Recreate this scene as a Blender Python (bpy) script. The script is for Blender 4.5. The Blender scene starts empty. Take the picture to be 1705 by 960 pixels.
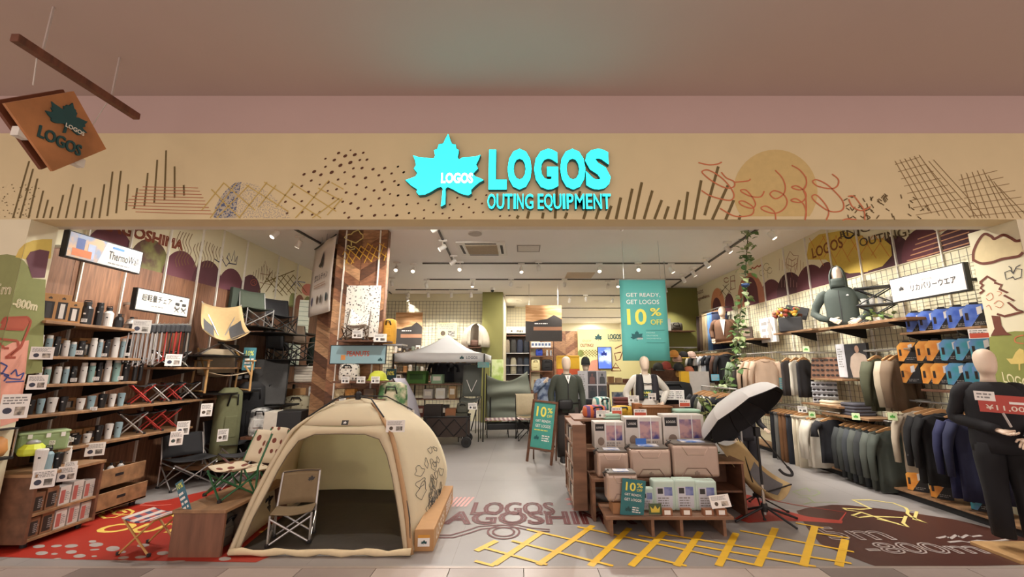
import bpy,math,random
from mathutils import Vector,Matrix
random.seed(7)
sc=bpy.context.scene
COL=sc.collection
PI=math.pi
# -- camera (frame taken as 1705 x 960)
FPX,CX,CY,EYE=690.0,872.0,480.0,1.6
PITCH=math.atan(132/FPX)
cam_d=bpy.data.cameras.new('camera');cam=bpy.data.objects.new('camera',cam_d);COL.objects.link(cam)
cam_d.sensor_width=36;cam_d.lens=FPX/1705*36;cam_d.shift_x=-(CX-852.5)/1705
cam_d.clip_start=0.05;cam_d.clip_end=100
cam.location=(0,0,EYE);cam.rotation_euler=(PI/2+PITCH,0,0)
sc.camera=cam
# -- world: soft warm light of the mall concourse
w=bpy.data.worlds.new('mall_light');sc.world=w;w.use_nodes=True
w.node_tree.nodes['Background'].inputs[0].default_value=(1.0,0.84,0.77,1)
w.node_tree.nodes['Background'].inputs[1].default_value=0.90
vs=sc.view_settings
vs.view_transform='Standard';vs.look='None';vs.exposure=0.55;vs.gamma=1.0;vs.use_curve_mapping=False
SPOT_W,DOWN_W=100.0,34.0
# -- pixel rays (1705 x 960) -> points in the place
SP,CP=math.sin(PITCH),math.cos(PITCH)
def ray(px,py):
 u=(px-CX)/FPX;v=(CY-py)/FPX
 return(u,CP-v*SP,SP+v*CP)
def fl(px,py,z=0.0):
 r=ray(px,py);t=(z-EYE)/r[2];return Vector((r[0]*t,r[1]*t,z))
def aty(px,py,Y):
 r=ray(px,py);t=Y/r[1];return Vector((r[0]*t,Y,EYE+r[2]*t))
def atx(px,py,X):
 r=ray(px,py);t=X/r[0];return Vector((X,r[1]*t,EYE+r[2]*t))
# -- materials
def lin(h):
 if isinstance(h,str):
  h=h.lstrip('#');c=[int(h[i:i+2],16)/255 for i in(0,2,4)]
 else:c=[x/255 for x in h]
 return tuple(x/12.92 if x<=.04045 else((x+.055)/1.055)**2.4 for x in c)
_M={}
def M(h,rough=.6,metal=0.0,noise=.10,scale=18.0,kind='plain',h2=None,emis=0.0,bump=0.0,alpha=1.0,stretch=(1,1,1)):
 key=(h,rough,metal,noise,scale,kind,h2,emis,bump,alpha,stretch)
 if key in _M:return _M[key]
 m=bpy.data.materials.new('%s_%s'%(kind,h if isinstance(h,str)else '_'.join(map(str,h))));m.use_nodes=True
 nt=m.node_tree;N=nt.nodes;L=nt.links;b=N['Principled BSDF']
 b.inputs['Roughness'].default_value=rough;b.inputs['Metallic'].default_value=metal
 c=lin(h);c2=lin(h2)if h2 else None
 tc=N.new('ShaderNodeTexCoord');mp=N.new('ShaderNodeMapping');L.new(tc.outputs['Object'],mp.inputs[0])
 mp.inputs['Scale'].default_value=stretch
 def noisenode(s,detail=3):
  n=N.new('ShaderNodeTexNoise');n.inputs['Scale'].default_value=s;n.inputs['Detail'].default_value=detail
  L.new(mp.outputs[0],n.inputs['Vector']);return n.outputs['Fac']
 def mix(fac,a,bb):
  x=N.new('ShaderNodeMix');x.data_type='RGBA'
  if isinstance(fac,float):x.inputs[0].default_value=fac
  else:L.new(fac,x.inputs[0])
  for i,q in((6,a),(7,bb)):
   if isinstance(q,tuple):x.inputs[i].default_value=(*q,1)
   else:L.new(q,x.inputs[i])
  return x.outputs[2]
 def ramp(fac,p0,p1):
  r=N.new('ShaderNodeMapRange');r.inputs[1].default_value=p0;r.inputs[2].default_value=p1;L.new(fac,r.inputs[0]);return r.outputs[0]
 lo=tuple(x*(1-noise)for x in c);hi=tuple(min(1,x*(1+noise))for x in c)
 if kind=='plain':col=mix(noisenode(scale),lo,hi)
 elif kind=='wood':
  n1=noisenode(scale,5);col=mix(ramp(n1,.3,.7),tuple(x*.62 for x in c),tuple(min(1,x*1.25)for x in c))
 elif kind=='speckle':
  col=mix(ramp(noisenode(scale,2),.52,.56),c,c2)
 elif kind=='print':
  vo=N.new('ShaderNodeTexVoronoi');vo.inputs['Scale'].default_value=scale;L.new(mp.outputs[0],vo.inputs['Vector'])
  f1=ramp(vo.outputs['Distance'],.40,.34);f2=ramp(noisenode(scale*2.3,2),.47,.52)
  mu=N.new('ShaderNodeMath');mu.operation='MULTIPLY';L.new(f1,mu.inputs[0]);L.new(f2,mu.inputs[1])
  col=mix(mu.outputs[0],c,c2)
 elif kind=='dots':
  vo=N.new('ShaderNodeTexVoronoi');vo.inputs['Scale'].default_value=scale;vo.inputs['Randomness'].default_value=.45;L.new(mp.outputs[0],vo.inputs['Vector'])
  col=mix(ramp(vo.outputs['Distance'],.30,.26),c,c2)
 elif kind=='bands':
  col=mix(ramp(noisenode(scale,6),.42,.58),c,c2)
 elif kind=='stripe':
  wv=N.new('ShaderNodeTexWave');wv.inputs['Scale'].default_value=scale;wv.inputs['Distortion'].default_value=.4;L.new(mp.outputs[0],wv.inputs['Vector'])
  col=mix(ramp(wv.outputs['Fac'],.45,.55),c,c2)
 elif kind=='plaid':
  a=[]
  for ax in 'XY':
   wv=N.new('ShaderNodeTexWave');wv.bands_direction=ax;wv.inputs['Scale'].default_value=scale;L.new(mp.outputs[0],wv.inputs['Vector']);a.append(ramp(wv.outputs['Fac'],.4,.6))
  col=mix(a[1],mix(a[0],c,c2),mix(a[0],lin('#46506e'),lin('#d8c8c0')))
 elif kind=='concrete':
  n1=noisenode(.9,6);n2=noisenode(30,3)
  col=mix(ramp(n1,.3,.7),tuple(x*.86 for x in c),tuple(x*1.1 for x in c));col=mix(.12,col,mix(n2,lo,hi))
 L.new(col,b.inputs['Base Color'])
 if emis:
  L.new(col,b.inputs['Emission Color']);b.inputs['Emission Strength'].default_value=emis
 if bump:
  bp=N.new('ShaderNodeBump');bp.inputs['Strength'].default_value=bump;bp.inputs['Distance'].default_value=.01
  L.new(noisenode(scale*2.2),bp.inputs['Height']);L.new(bp.outputs[0],b.inputs['Normal'])
 if alpha<1:b.inputs['Alpha'].default_value=alpha
 _M[key]=m;return m
def translucent(m,fac=.4):
 nt=m.node_tree;b=nt.nodes['Principled BSDF'];o=nt.nodes['Material Output'];t=nt.nodes.new('ShaderNodeBsdfTranslucent');x=nt.nodes.new('ShaderNodeMixShader');x.inputs[0].default_value=fac
 nt.links.new(b.inputs['Base Color'].links[0].from_socket,t.inputs[0]);nt.links.new(b.outputs[0],x.inputs[1]);nt.links.new(t.outputs[0],x.inputs[2]);nt.links.new(x.outputs[0],o.inputs[0]);return m
def glass(h='#ffffff',rough=.05):
 m=M(h,rough,noise=.011);m.node_tree.nodes['Principled BSDF'].inputs['Transmission Weight'].default_value=1.0;return m
# -- mesh builder
class MB:
 def __init__(s):s.v=[];s.f=[]
 def add(s,vs,fs):
  o=len(s.v);s.v+=[Vector(p)for p in vs];s.f+=[tuple(i+o for i in q)for q in fs];return s
 def box(s,c,d,R=None,taper=1.0):
  hx,hy,hz=d[0]/2,d[1]/2,d[2]/2;c=Vector(c)
  P=[(x*(taper if z>0 else 1),y*(taper if z>0 else 1),z)for z in(-hz,hz)for x,y in((-hx,-hy),(hx,-hy),(hx,hy),(-hx,hy))]
  if R is not None:
   if isinstance(R,(int,float)):R=Matrix.Rotation(R,3,'Z')
   P=[R@Vector(p)for p in P]
  return s.add([c+Vector(p)for p in P],[(3,2,1,0),(4,5,6,7),(0,1,5,4),(1,2,6,5),(2,3,7,6),(3,0,4,7)])
 def bb(s,x0,x1,y0,y1,z0,z1):return s.box(((x0+x1)/2,(y0+y1)/2,(z0+z1)/2),(abs(x1-x0),abs(y1-y0),abs(z1-z0)))
 def tube(s,pts,r,n=8,cap=True,flat=1.0):
  pts=[Vector(p)for p in pts];k=len(pts);rr=r if isinstance(r,(list,tuple))else[r]*k
  vs=[];a=None
  for i,p in enumerate(pts):
   t=(pts[min(i+1,k-1)]-pts[max(i-1,0)])
   t=t.normalized()if t.length>1e-9 else Vector((0,0,1))
   if a is None:
    a=t.cross(Vector((0,0,1)))
    if a.length<1e-3:a=t.cross(Vector((0,1,0)))
   else:a=a-t*a.dot(t)
   a.normalize();b=t.cross(a)
   for j in range(n):
    q=2*PI*j/n;vs.append(p+a*math.cos(q)*rr[i]+b*math.sin(q)*rr[i]*flat)
  fs=[(i*n+j,i*n+(j+1)%n,(i+1)*n+(j+1)%n,(i+1)*n+j)for i in range(k-1)for j in range(n)]
  if cap:fs+=[tuple(range(n-1,-1,-1)),tuple((k-1)*n+j for j in range(n))]
  return s.add(vs,fs)
 def bar(s,a,b,wd,th=None,up=(0,0,1)):
  a=Vector(a);b=Vector(b);th=th or wd;t=(b-a).normalized();u=Vector(up)
  sd=t.cross(u)
  if sd.length<1e-3:sd=t.cross(Vector((0,1,0)))
  sd.normalize();u=sd.cross(t);sd*=wd/2;u*=th/2
  vs=[p+x*sd+y*u for p in(a,b)for x,y in((-1,-1),(1,-1),(1,1),(-1,1))]
  return s.add(vs,[(3,2,1,0),(4,5,6,7),(0,1,5,4),(1,2,6,5),(2,3,7,6),(3,0,4,7)])
 def lathe(s,prof,c=(0,0,0),n=16,sy=1.0):
  c=Vector(c);vs=[];k=len(prof)
  for r,z in prof:
   for j in range(n):
    q=2*PI*j/n;vs.append(c+Vector((r*math.cos(q),r*math.sin(q)*sy,z)))
  fs=[(i*n+j,i*n+(j+1)%n,(i+1)*n+(j+1)%n,(i+1)*n+j)for i in range(k-1)for j in range(n)]
  fs+=[tuple(range(n-1,-1,-1)),tuple((k-1)*n+j for j in range(n))]
  return s.add(vs,fs)
 def loft(s,secs,closed=True,cap=True):
  n=len(secs[0]);k=len(secs);vs=[p for q in secs for p in q]
  m=n if closed else n-1
  fs=[(i*n+j,i*n+(j+1)%n,(i+1)*n+(j+1)%n,(i+1)*n+j)for i in range(k-1)for j in range(m)]
  if closed and cap:fs+=[tuple(range(n-1,-1,-1)),tuple((k-1)*n+j for j in range(n))]
  return s.add(vs,fs)
 def sheet(s,fn,nu,nv,th=0.0):
  g=[[Vector(fn(i/nu,j/nv))for j in range(nv+1)]for i in range(nu+1)]
  vs=[p for row in g for p in row];W=nv+1
  fs=[(i*W+j,(i+1)*W+j,(i+1)*W+j+1,i*W+j+1)for i in range(nu)for j in range(nv)]
  if th:
   no=[Vector((0,0,0))for _ in vs]
   for q in fs:
    n_=(vs[q[1]]-vs[q[0]]).cross(vs[q[3]]-vs[q[0]])
    for i in q:no[i]+=n_
   b=len(vs);vs=vs+[p-(n_.normalized()if n_.length else n_)*th for p,n_ in zip(vs,no)]
   fs2=[tuple(b+i for i in reversed(q))for q in fs]
   edge=[i*W for i in range(nu+1)]+[nu*W+j for j in range(1,W)]+[i*W+nv for i in range(nu-1,-1,-1)]+[j for j in range(nv-1,0,-1)]
   m=len(edge);fs=fs+fs2+[(edge[i],edge[i]+b,edge[(i+1)%m]+b,edge[(i+1)%m])for i in range(m)]
  return s.add(vs,fs)
 def prism(s,poly,fr,z0=0.0,z1=0.01):
  n=len(poly);ar=sum(poly[i][0]*poly[(i+1)%n][1]-poly[(i+1)%n][0]*poly[i][1]for i in range(n))
  if ar<0:poly=list(reversed(poly))
  vs=[fr(x,y,z0)for x,y in poly]+[fr(x,y,z1)for x,y in poly]
  return s.add(vs,[tuple(range(n-1,-1,-1)),tuple(range(n,2*n))]+[(i,(i+1)%n,n+(i+1)%n,n+i)for i in range(n)])
 def poly(s,pts):return s.add(pts,[tuple(range(len(pts)))])
 def ribbon(s,pts,wd,nrm,lift=.002):
  nrm=Vector(nrm);pts=[Vector(p)+nrm*lift for p in pts];k=len(pts);vs=[]
  for i,p in enumerate(pts):
   t=pts[min(i+1,k-1)]-pts[max(i-1,0)];t.normalize();o=nrm.cross(t)*wd/2;vs+=[p-o,p+o]
  return s.add(vs,[(2*i,2*i+2,2*i+3,2*i+1)for i in range(k-1)])
 def build(s,name,mat,parent=None,smooth=False,bevel=0.0,world=False,kind=None,sub=0,seg=2):
  me=bpy.data.meshes.new(name);me.from_pydata([tuple(p)for p in s.v],[],s.f);me.update()
  if smooth:
   me.polygons.foreach_set('use_smooth',[True]*len(me.polygons))
  if mat:me.materials.append(mat)
  o=bpy.data.objects.new(name,me);COL.objects.link(o)
  if parent is not None:
   o.parent=parent
   if world:o.matrix_parent_inverse=wm(parent).inverted()
  if bevel:
   b=o.modifiers.new('bevel','BEVEL');b.width=bevel;b.segments=seg;b.limit_method='ANGLE';b.angle_limit=.6
  if sub:
   b=o.modifiers.new('subd','SUBSURF');b.levels=sub;b.render_levels=sub
  if kind:o['kind']=kind
  return o
def wm(o):
 m=o.matrix_basis.copy()if o.rotation_mode else o.matrix_basis
 if o.parent:m=wm(o.parent)@o.matrix_parent_inverse@m
 return m
def tag(o,label,cat,group=None,kind=None):
 o['label']=label;o['category']=cat
 if group:o['group']=group
 if kind:o['kind']=kind
 return o
def thing(name,label,cat,loc=(0,0,0),rz=0.0,group=None,rot=None):
 o=bpy.data.objects.new(name,None);COL.objects.link(o);o.empty_display_size=.1
 o.location=loc;o.rotation_euler=rot if rot else(0,0,rz)
 return tag(o,label,cat,group)
_kids={}
def copy_tree(o,loc=None,rz=None,label=None,group=None,parent=None,mats=None,scale=None):
 c=o.copy();COL.objects.link(c)
 if parent is not None:c.parent=parent
 if mats and c.type=='MESH' and o.name.split('.')[0]in mats:
  c.data=c.data.copy();c.data.materials.clear();c.data.materials.append(mats[o.name.split('.')[0]])
 if loc is not None:c.location=loc
 if rz is not None:c.rotation_euler=rz if isinstance(rz,tuple)else(0,0,rz)
 if scale is not None:c.scale=scale
 if label:c['label']=label
 if group:c['group']=group
 for ch in[q for q in o.children if q.type in('MESH','EMPTY')]:copy_tree(ch,parent=c,mats=mats)
 return c
ORD=['first','second','third','fourth','fifth','sixth','seventh','eighth','ninth','tenth','eleventh','twelfth','thirteenth','fourteenth','fifteenth','sixteenth','seventeenth','eighteenth','nineteenth','twentieth','twenty-first','twenty-second','twenty-third','twenty-fourth','twenty-fifth']
def frame(o,r,u):
 o=Vector(o);r=Vector(r);u=Vector(u);n=r.cross(u)
 return lambda x,y,z=0.0:o+r*x+u*y+n*z
# -- lettering
_T={}
def glyphs(s,bold=0.0):
 k=(s,bold)
 if k not in _T:
  cu=bpy.data.curves.new('t','FONT');cu.body=s;cu.size=1;cu.offset=bold;cu.resolution_u=3
  ob=bpy.data.objects.new('t',cu);COL.objects.link(ob)
  dg=bpy.context.evaluated_depsgraph_get();me=bpy.data.meshes.new_from_object(ob.evaluated_get(dg))
  v=[tuple(p.co)for p in me.vertices];f=[tuple(p.vertices)for p in me.polygons]
  bpy.data.objects.remove(ob);bpy.data.curves.remove(cu);bpy.data.meshes.remove(me)
  if v:
   x0=min(p[0]for p in v);x1=max(p[0]for p in v);y0=min(p[1]for p in v);y1=max(p[1]for p in v)
  else:x0=y0=0;x1=y1=1
  _T[k]=(v,f,x0,x1,y0,y1)
 return _T[k]
def letters(mb,s,fr,cx,cy,wd,ht,z=.002,bold=.012,depth=0.0,skew=0.0):
 """text centred on (cx, cy) of a plane, fitted to wd x ht; a depth makes it solid"""
 v,f,x0,x1,y0,y1=glyphs(s,bold)
 sx=wd/(x1-x0);sy=ht/(y1-y0)
 q=[((p[0]-(x0+x1)/2)*sx,(p[1]-(y0+y1)/2)*sy)for p in v]
 q=[(x+y*skew+cx,y+cy)for x,y in q]
 mb.add([fr(x,y,z)for x,y in q],f)
 if depth:
  n=len(q);mb.add([fr(x,y,z-depth)for x,y in q],[tuple(reversed(p))for p in f])
  ed={}
  for p in f:
   for i in range(len(p)):
    a,b=p[i],p[(i+1)%len(p)];ed[(a,b)]=1
  o=len(mb.v)-2*n
  for(a,b)in ed:
   if(b,a)not in ed:mb.f.append((o+b,o+a,o+n+a,o+n+b))
 return mb
def outline(mb,s,fr,cx,cy,wd,ht,lw,z=.002):
 """letters drawn as hollow outlines of line width lw"""
 v,f,x0,x1,y0,y1=glyphs(s,0.0);sx=(wd-lw)/(x1-x0);sy=(ht-lw)/(y1-y0)
 key=[(round(p[0],4),round(p[1],4))for p in v];ed={}
 for p in f:
  for i in range(len(p)):ed[(key[p[i]],key[p[(i+1)%len(p)]])]=1
 bd=[(a,b)for a,b in ed if(b,a)not in ed];F=lambda p:fr((p[0]-(x0+x1)/2)*sx+cx,(p[1]-(y0+y1)/2)*sy+cy,z);nrm=fr(0,0,1)-fr(0,0,0)
 for i,(a,b)in enumerate(bd):
  A,B=F(a),F(b);t=B-A
  if t.length>1e-6:t=t.normalized()*min(lw*.35,t.length);mb.ribbon([A-t,B+t],lw,nrm,.00012*(i%9))
 return mb
LEAF=[(380,30),(400,85),(412,108),(442,115),(447,145),(467,155),(465,185),(460,210),(470,228),(500,212),(560,208),(600,205),(637,192),(625,225),(605,265),(620,295),(582,335),(600,355),(640,368),(665,382),(630,400),(600,425),(570,455),(575,480),(550,495),(500,483),(470,470),(430,448),(390,432),(375,445),(378,490),(377,560),(345,575),(350,520),(355,445),(340,430),(310,440),(260,470),(220,488),(175,492),(155,470),(160,450),(110,420),(65,382),(100,370),(140,355),(155,330),(125,295),(140,270),(130,230),(112,195),(150,208),(190,212),(240,218),(275,220),(285,200),(275,155),(300,148),(310,112),(345,105),(360,70)]
LEAF=[((x-365)/545,(302-y)/545)for x,y in LEAF]
def leafpoly(w_,h_,cx=0,cy=0,rot=0):
 c,s=math.cos(rot),math.sin(rot)
 return[(cx+x*w_/1.1*c-y*h_*s,cy+x*w_/1.1*s+y*h_*c)for x,y in LEAF]
def leaf(mb,fr,cx,cy,w_,h_,z=.002,depth=0.0,rot=0):
 p=leafpoly(w_,h_,cx,cy,rot)
 if depth:mb.prism(p,fr,z-depth,z)
 else:
  n=len(p);ar=sum(p[i][0]*p[(i+1)%n][1]-p[(i+1)%n][0]*p[i][1]for i in range(n))
  if ar<0:p.reverse()
  mb.poly([fr(x,y,z)for x,y in p])
 return mb
def rect(mb,fr,x0,x1,y0,y1,z=.002):return mb.poly([fr(x0,y0,z),fr(x1,y0,z),fr(x1,y1,z),fr(x0,y1,z)])
def disc(mb,fr,cx,cy,rx,ry,z=.002,n=16,rot=0):
 c,s=math.cos(rot),math.sin(rot)
 return mb.poly([fr(cx+rx*math.cos(t)*c-ry*math.sin(t)*s,cy+rx*math.cos(t)*s+ry*math.sin(t)*c,z)for t in[2*PI*i/n for i in range(n)]])
def textlines(mb,fr,x0,x1,y0,y1,n,z=.002,seed=0):
 rr=random.Random(seed)
 h=(y1-y0)/n
 for i in range(n):
  y=y1-(i+.5)*h;x=x0;xe=x1-rr.random()*.3*(x1-x0)
  while x<xe:
   w_=h*(.5+rr.random()*1.3);rect(mb,fr,x,min(x+w_,xe),y-h*.25,y+h*.25,z);x+=w_+h*.3
 return mb
def smooth_pts(p,k=6):
 p=[Vector(q)for q in p];out=[]
 for i in range(len(p)-1):
  a=p[max(i-1,0)];b=p[i];c=p[i+1];d=p[min(i+2,len(p)-1)]
  for j in range(k):
   t=j/k;out.append(.5*((2*b)+(c-a)*t+(2*a-5*b+4*c-d)*t*t+(3*b-a-3*c+d)*t**3))
 out.append(p[-1]);return out
# == the setting
XL,XR,YF,ZC,ZM=-5.2,5.15,3.76,3.95,4.32
CREAM=M('#d9c79c',.75,noise=.05,scale=4)
CREAM2=M('#e2d9ba',.75,noise=.05,scale=4)
def struct(mb,name,mat,parent=None,**k):
 o=mb.build(name,mat,parent,**k)
 if parent is None:o['kind']='structure'
 return o
fs_=struct(MB().bb(-6.2,6.2,YF,22.5,-.12,0),'floor',M('#928c89',.36,kind='concrete',noise=.12))
sj=MB()
for y in[5.2+1.2*i for i in range(12)]:sj.ribbon([(-5.1,y,0),(5.1,y,0)],.006,(0,0,1),.001)
for x in[-4.2+1.2*i for i in range(8)]:sj.ribbon([(x,3.8,0),(x,20,0)],.006,(0,0,1),.001)
sj.build('floor_joint',M('#8d8782',.6),fs_)
fm=struct(MB().bb(-12,12,-1.5,YF-.02,-.16,-.022),'floor_mall',M('#6b615c',.8))
tmesh={}
rr=random.Random(3)
for r in range(6):
 for i in range(26):
  x=-7.6+.6*i+(.3 if r%2 else 0)+.1;y=YF-.02-.6*(r+.5)
  k=rr.choice([0,0,0,1,1,2])
  t=tmesh.get(k)
  if t is None:
   t=tmesh[k]=MB().box((0,0,-.011),(.594,.594,.022)).build('tile',M(['#b0a198','#9b8d86','#7d716c'][k],.35,noise=.08,scale=9),fm);o=t
  else:o=t.copy();COL.objects.link(o)
  o.location=(x,y,0)
trim=struct(MB().bb(-6.2,6.2,YF-.022,YF+.012,-.02,.002),'trim_1',M('#a89a90',.4,.3))
fas=struct(MB().bb(-12,12,YF,YF+.24,2.99,3.89),'wall_fascia',CREAM)
struct(MB().bb(-12,12,YF+.02,YF+.3,3.89,ZM+.1),'wall_band',M('#c2a79f',.85,noise=.03,scale=3))
struct(MB().bb(-12,12,-2.5,YF+.3,ZM,ZM+.15),'ceiling_mall',M('#bba69b',.9,noise=.03,scale=2))
struct(MB().bb(-6.4,6.4,YF+.1,22.5,ZC,ZC+.12),'ceiling',M('#f2eee8',.9,noise=.02,scale=2))
struct(MB().bb(-12,12,YF+.2,YF+.3,2.99,ZC+.3),'wall_bulkhead',M('#d8cfbc',.9,noise=.03))
jl=struct(MB().bb(-12,-4.7,YF,YF+.24,0,2.99),'wall_jamb_left',CREAM2)
jr=struct(MB().bb(4.7,12,YF,YF+.44,0,2.99),'wall_jamb_right',CREAM2)
wl=struct(MB().bb(XL-.15,XL,YF+.24,13.3,0,ZC),'wall_left',CREAM2)
wr=struct(MB().bb(XR,XR+.15,YF+.3,22.5,0,ZC),'wall_right',CREAM2)
wbl=struct(MB().bb(XL,-1.28,13.2,13.35,0,ZC),'wall_back_left',CREAM2)
gcol=struct(MB().bb(-1.3,-.66,12.9,13.35,0,ZC),'wall_green_pier',M('#7a763e',.7,noise=.06,scale=3))
struct(MB().bb(-.8,-.66,13.35,16.2,0,ZC),'wall_recess_left',CREAM2)
struct(MB().bb(-.8,6.2,22.3,22.5,0,ZC),'wall_back',CREAM2)
struct(MB().bb(-.8,.62,16.1,16.25,0,ZC),'wall_recess_back',CREAM2)
gp=struct(MB().bb(3.55,XR,12.1,12.25,0,ZC-.02),'wall_green_partition',M('#76723a',.7,noise=.06,scale=3))
# --- panelling of the left wall: one board after the other
ZW=2.93
ry=random.Random(5)
y=YF+.26
WOODS=[M(h,.55,kind='wood',scale=5,stretch=(1,9,.6))for h in('#825a42','#77513b','#8a6146','#7d563e')]
while y<13.1:
 w_=.62
 MB().bb(XL,XL+.022,y+.002,min(y+w_,13.18)-.002,0.0,ZW).build('wood_panel',ry.choice(WOODS),wl);y+=w_
def rail(y,z0,z1,X,par,s=1):
 MB().bb(X,X+.028*s,y-.008,y+.008,z0,z1).build('slotted_rail',M('#e6e0d4',.4),par)
for q in((120,500),(194,510),(258,530),(310,560),(352,520),(398,500),(452,520),(486,520)):rail(atx(q[0],q[1],XL).y,.3,ZC-.02,XL+.02,wl)
# -- helpers for wall paint
def pl(fn,pts):return[fn(*p)for p in pts]
FASP=lambda px,py:aty(px,py,YF)
LWP=lambda px,py:atx(px,py,XL)
RWP=lambda px,py:atx(px,py,XR)
def jamb_pt(px,py,X):v=atx(px,py,X);v.y=max(YF+.004,v.y);v.z=min(v.z,2.985);return v
JRP=lambda px,py:jamb_pt(px,py,4.7)
def pix(x,y,z):d=y*CP+(z-EYE)*SP;return(CX+FPX*x/d,CY-FPX*((z-EYE)*CP-y*SP)/d)
JC0,JC1=pix(-4.7,YF,2.99),pix(-4.7,YF,0)
def jside(p):return(JC1[0]-JC0[0])*(p[1]-JC0[1])-(JC1[1]-JC0[1])*(p[0]-JC0[0])
def JLP(px,py,front=None):
 f=jside((px,py))>0 if front is None else front
 v=aty(px,py,YF)if f else atx(px,py,-4.7);v.z=min(v.z,2.985);return v
FLP=lambda px,py:fl(px,py)
NF,NL,NR,NU=Vector((0,-1,0)),Vector((1,0,0)),Vector((-1,0,0)),Vector((0,0,1))
def crop(x0,y0,s):return lambda*p:[(x0+a/s,y0+b/s)for a,b in p]
def strokes(lines,fn,nrm,wd,name,mat,par,lift=.002,sm=False):
 mb=MB()
 for i,l in enumerate(lines):
  p=pl(fn,l)
  if sm:p=smooth_pts(p)
  mb.ribbon(p,wd,nrm,lift+.0001*(i%7))
 return mb.build(name,mat,par)
def orient(pts,nrm):
 n=Vector((0,0,0))
 for i in range(len(pts)):n+=pts[i].cross(pts[(i+1)%len(pts)])
 return pts if n.dot(nrm)>0 else pts[::-1]
def fill(polys,fn,nrm,name,mat,par,lift=.0012):
 mb=MB()
 for p in polys:
  q=orient([v+nrm*lift for v in pl(fn,p)],nrm);mb.poly(q)
 return mb.build(name,mat,par)
def blob(cx,cy,rx,ry_,n=18,rot=0):return[(cx+rx*math.cos(t)*math.cos(rot)-ry_*math.sin(t)*math.sin(rot),cy+rx*math.cos(t)*math.sin(rot)+ry_*math.sin(t)*math.cos(rot))for t in[2*PI*i/n for i in range(n)]]
OLIVE,RUST,BRN,GOLD=M('#6b5a34',.8),M('#c4704a',.8),M('#5c3a28',.8),M('#c7a65c',.8)
# -- fascia painting
c=crop(0,200,4.2625)
st=[((92,695),(208,290)),((142,695),(236,345)),((203,695),(267,415)),((262,695),(308,500)),((308,695),(342,565)),((355,695),(374,615)),((410,695),(450,530)),((468,695),(520,455)),((535,695),(575,475)),((593,695),(614,570)),((650,695),(676,550)),((705,695),(742,455)),((762,680),(800,365)),((825,660),(859,360)),((895,640),(912,455)),((953,630),(975,482)),((1025,608),(1050,375)),((1095,585),(1117,282)),((1168,570),(1180,215)),((1240,552),(1240,328)),((1307,535),(1305,460))]
strokes([c(*s)for s in st],FASP,NF,.016,'grass_stroke',OLIVE,fas)
c=crop(1000,220,4.736)
st=[((45,685),(85,580)),((122,685),(160,515)),((198,685),(250,445)),((262,685),(325,395)),((342,685),(408,460)),((425,685),(482,535)),((502,685),(535,585)),((585,685),(622,535)),((657,690),(688,470)),((735,690),(793,380)),((820,655),(928,270)),((880,690),(1003,420)),((985,690),(1050,535)),((1090,690),(1103,655))]
c2=crop(660,220,4.487)
st2=[((900,645),(912,622)),((978,645),(992,590)),((1090,645),(1098,600)),((1185,645),(1200,410)),((1258,645),(1275,600)),((1345,560),(1372,440)),((1398,648),(1425,560)),((1490,648),(1515,570)),((1575,648),(1600,560)),((1640,648),(1675,490))]
strokes([c(*s)for s in st]+[c2(*s)for s in st2],FASP,NF,.026,'grass_stroke',OLIVE,fas)
strokes([[(208+6*abs(i-5),311+5.2*i),(300,311+5.4*i+1),(330+(i*37)%34,313+5.4*i)]for i in range(9)],FASP,NF,.007,'field_line',M('#b06a4c',.8),fas,.0026)
fill([[(392,363),(396,330),(402,303),(425,306),(450,322),(470,342),(484,363)]],FASP,NF,'blue_wedge',M('#d9c79c',.8,kind='speckle',h2='#b0a494',scale=75),fas,.001)
fill([[(356,363),(358,345),(366,330),(378,315),(392,304),(402,303),(396,330),(392,363)]],FASP,NF,'blue_wedge',M('#b8ad98',.8,kind='speckle',h2='#55607f',scale=60),fas)
lat=[[(336,350),(373,304)],[(350,363),(394,305)],[(361,363),(415,308)],[(398,363),(445,303)],[(430,345),(460,308)],[(460,345),(490,305)],[(492,363),(548,300)],[(520,363),(565,330)],[(545,358),(570,330)],[(352,315),(400,363)],[(372,304),(425,350)],[(410,308),(480,352)],[(440,303),(535,363)],[(485,304),(560,352)],[(530,313),(570,335)],[(552,304),(572,315)]]
strokes(lat,FASP,NF,.010,'lattice_line',M('#c4a85e',.8),fas,.0034)
c=crop(340,220,4.736)
sp=[(1060,165,13),(1155,143,8),(1113,188,16),(1188,178,16),(1255,163,11),(957,210,10),(1027,220,14),(1228,220,11),(1284,217,12),(1153,240,17),(1075,262,17),(957,273,11),(1177,286,11),(1245,283,13),(1332,292,13),(1424,283,13),(1528,272,9),(788,333,13),(868,311,16),(921,336,14),(1006,317,17),(1108,317,11),(1180,350,13),(1478,326,11),(1573,317,11),(1378,340,12),(845,382,12),(978,396,13),(1056,374,11),(1273,361,14),(1403,392,13),(1500,387,11),(770,424,11),(912,413,8),(1113,407,10),(1205,417,11),(1532,417,11),(690,433,10),(822,472,13),(975,463,8),(1044,450,11),(1277,436,11),(1340,460,12),(1422,453,14),(712,492,11),(885,485,10),(1120,476,12),(1196,489,12),(1466,487,9),(1529,499,11),(1607,497,10),(641,549,11),(770,544,11),(1016,521,10),(1093,548,11),(1267,528,13),(1380,522,12),(709,599,11),(855,571,10),(1157,562,13),(1315,581,10),(1414,571,11),(1491,578,11),(1597,570,9),(655,639,10),(773,631,12),(912,630,11),(1029,602,8),(1214,600,14),(1107,636,10),(853,650,11),(1243,660,11),(1140,673,12),(1344,656,14),(1427,654,9),(1518,656,13),(1615,637,9)]
ps=[blob(340+x/4.736,220+y/4.736,r/4.2,r/7,9,-.55)for x,y,r in sp]
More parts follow.
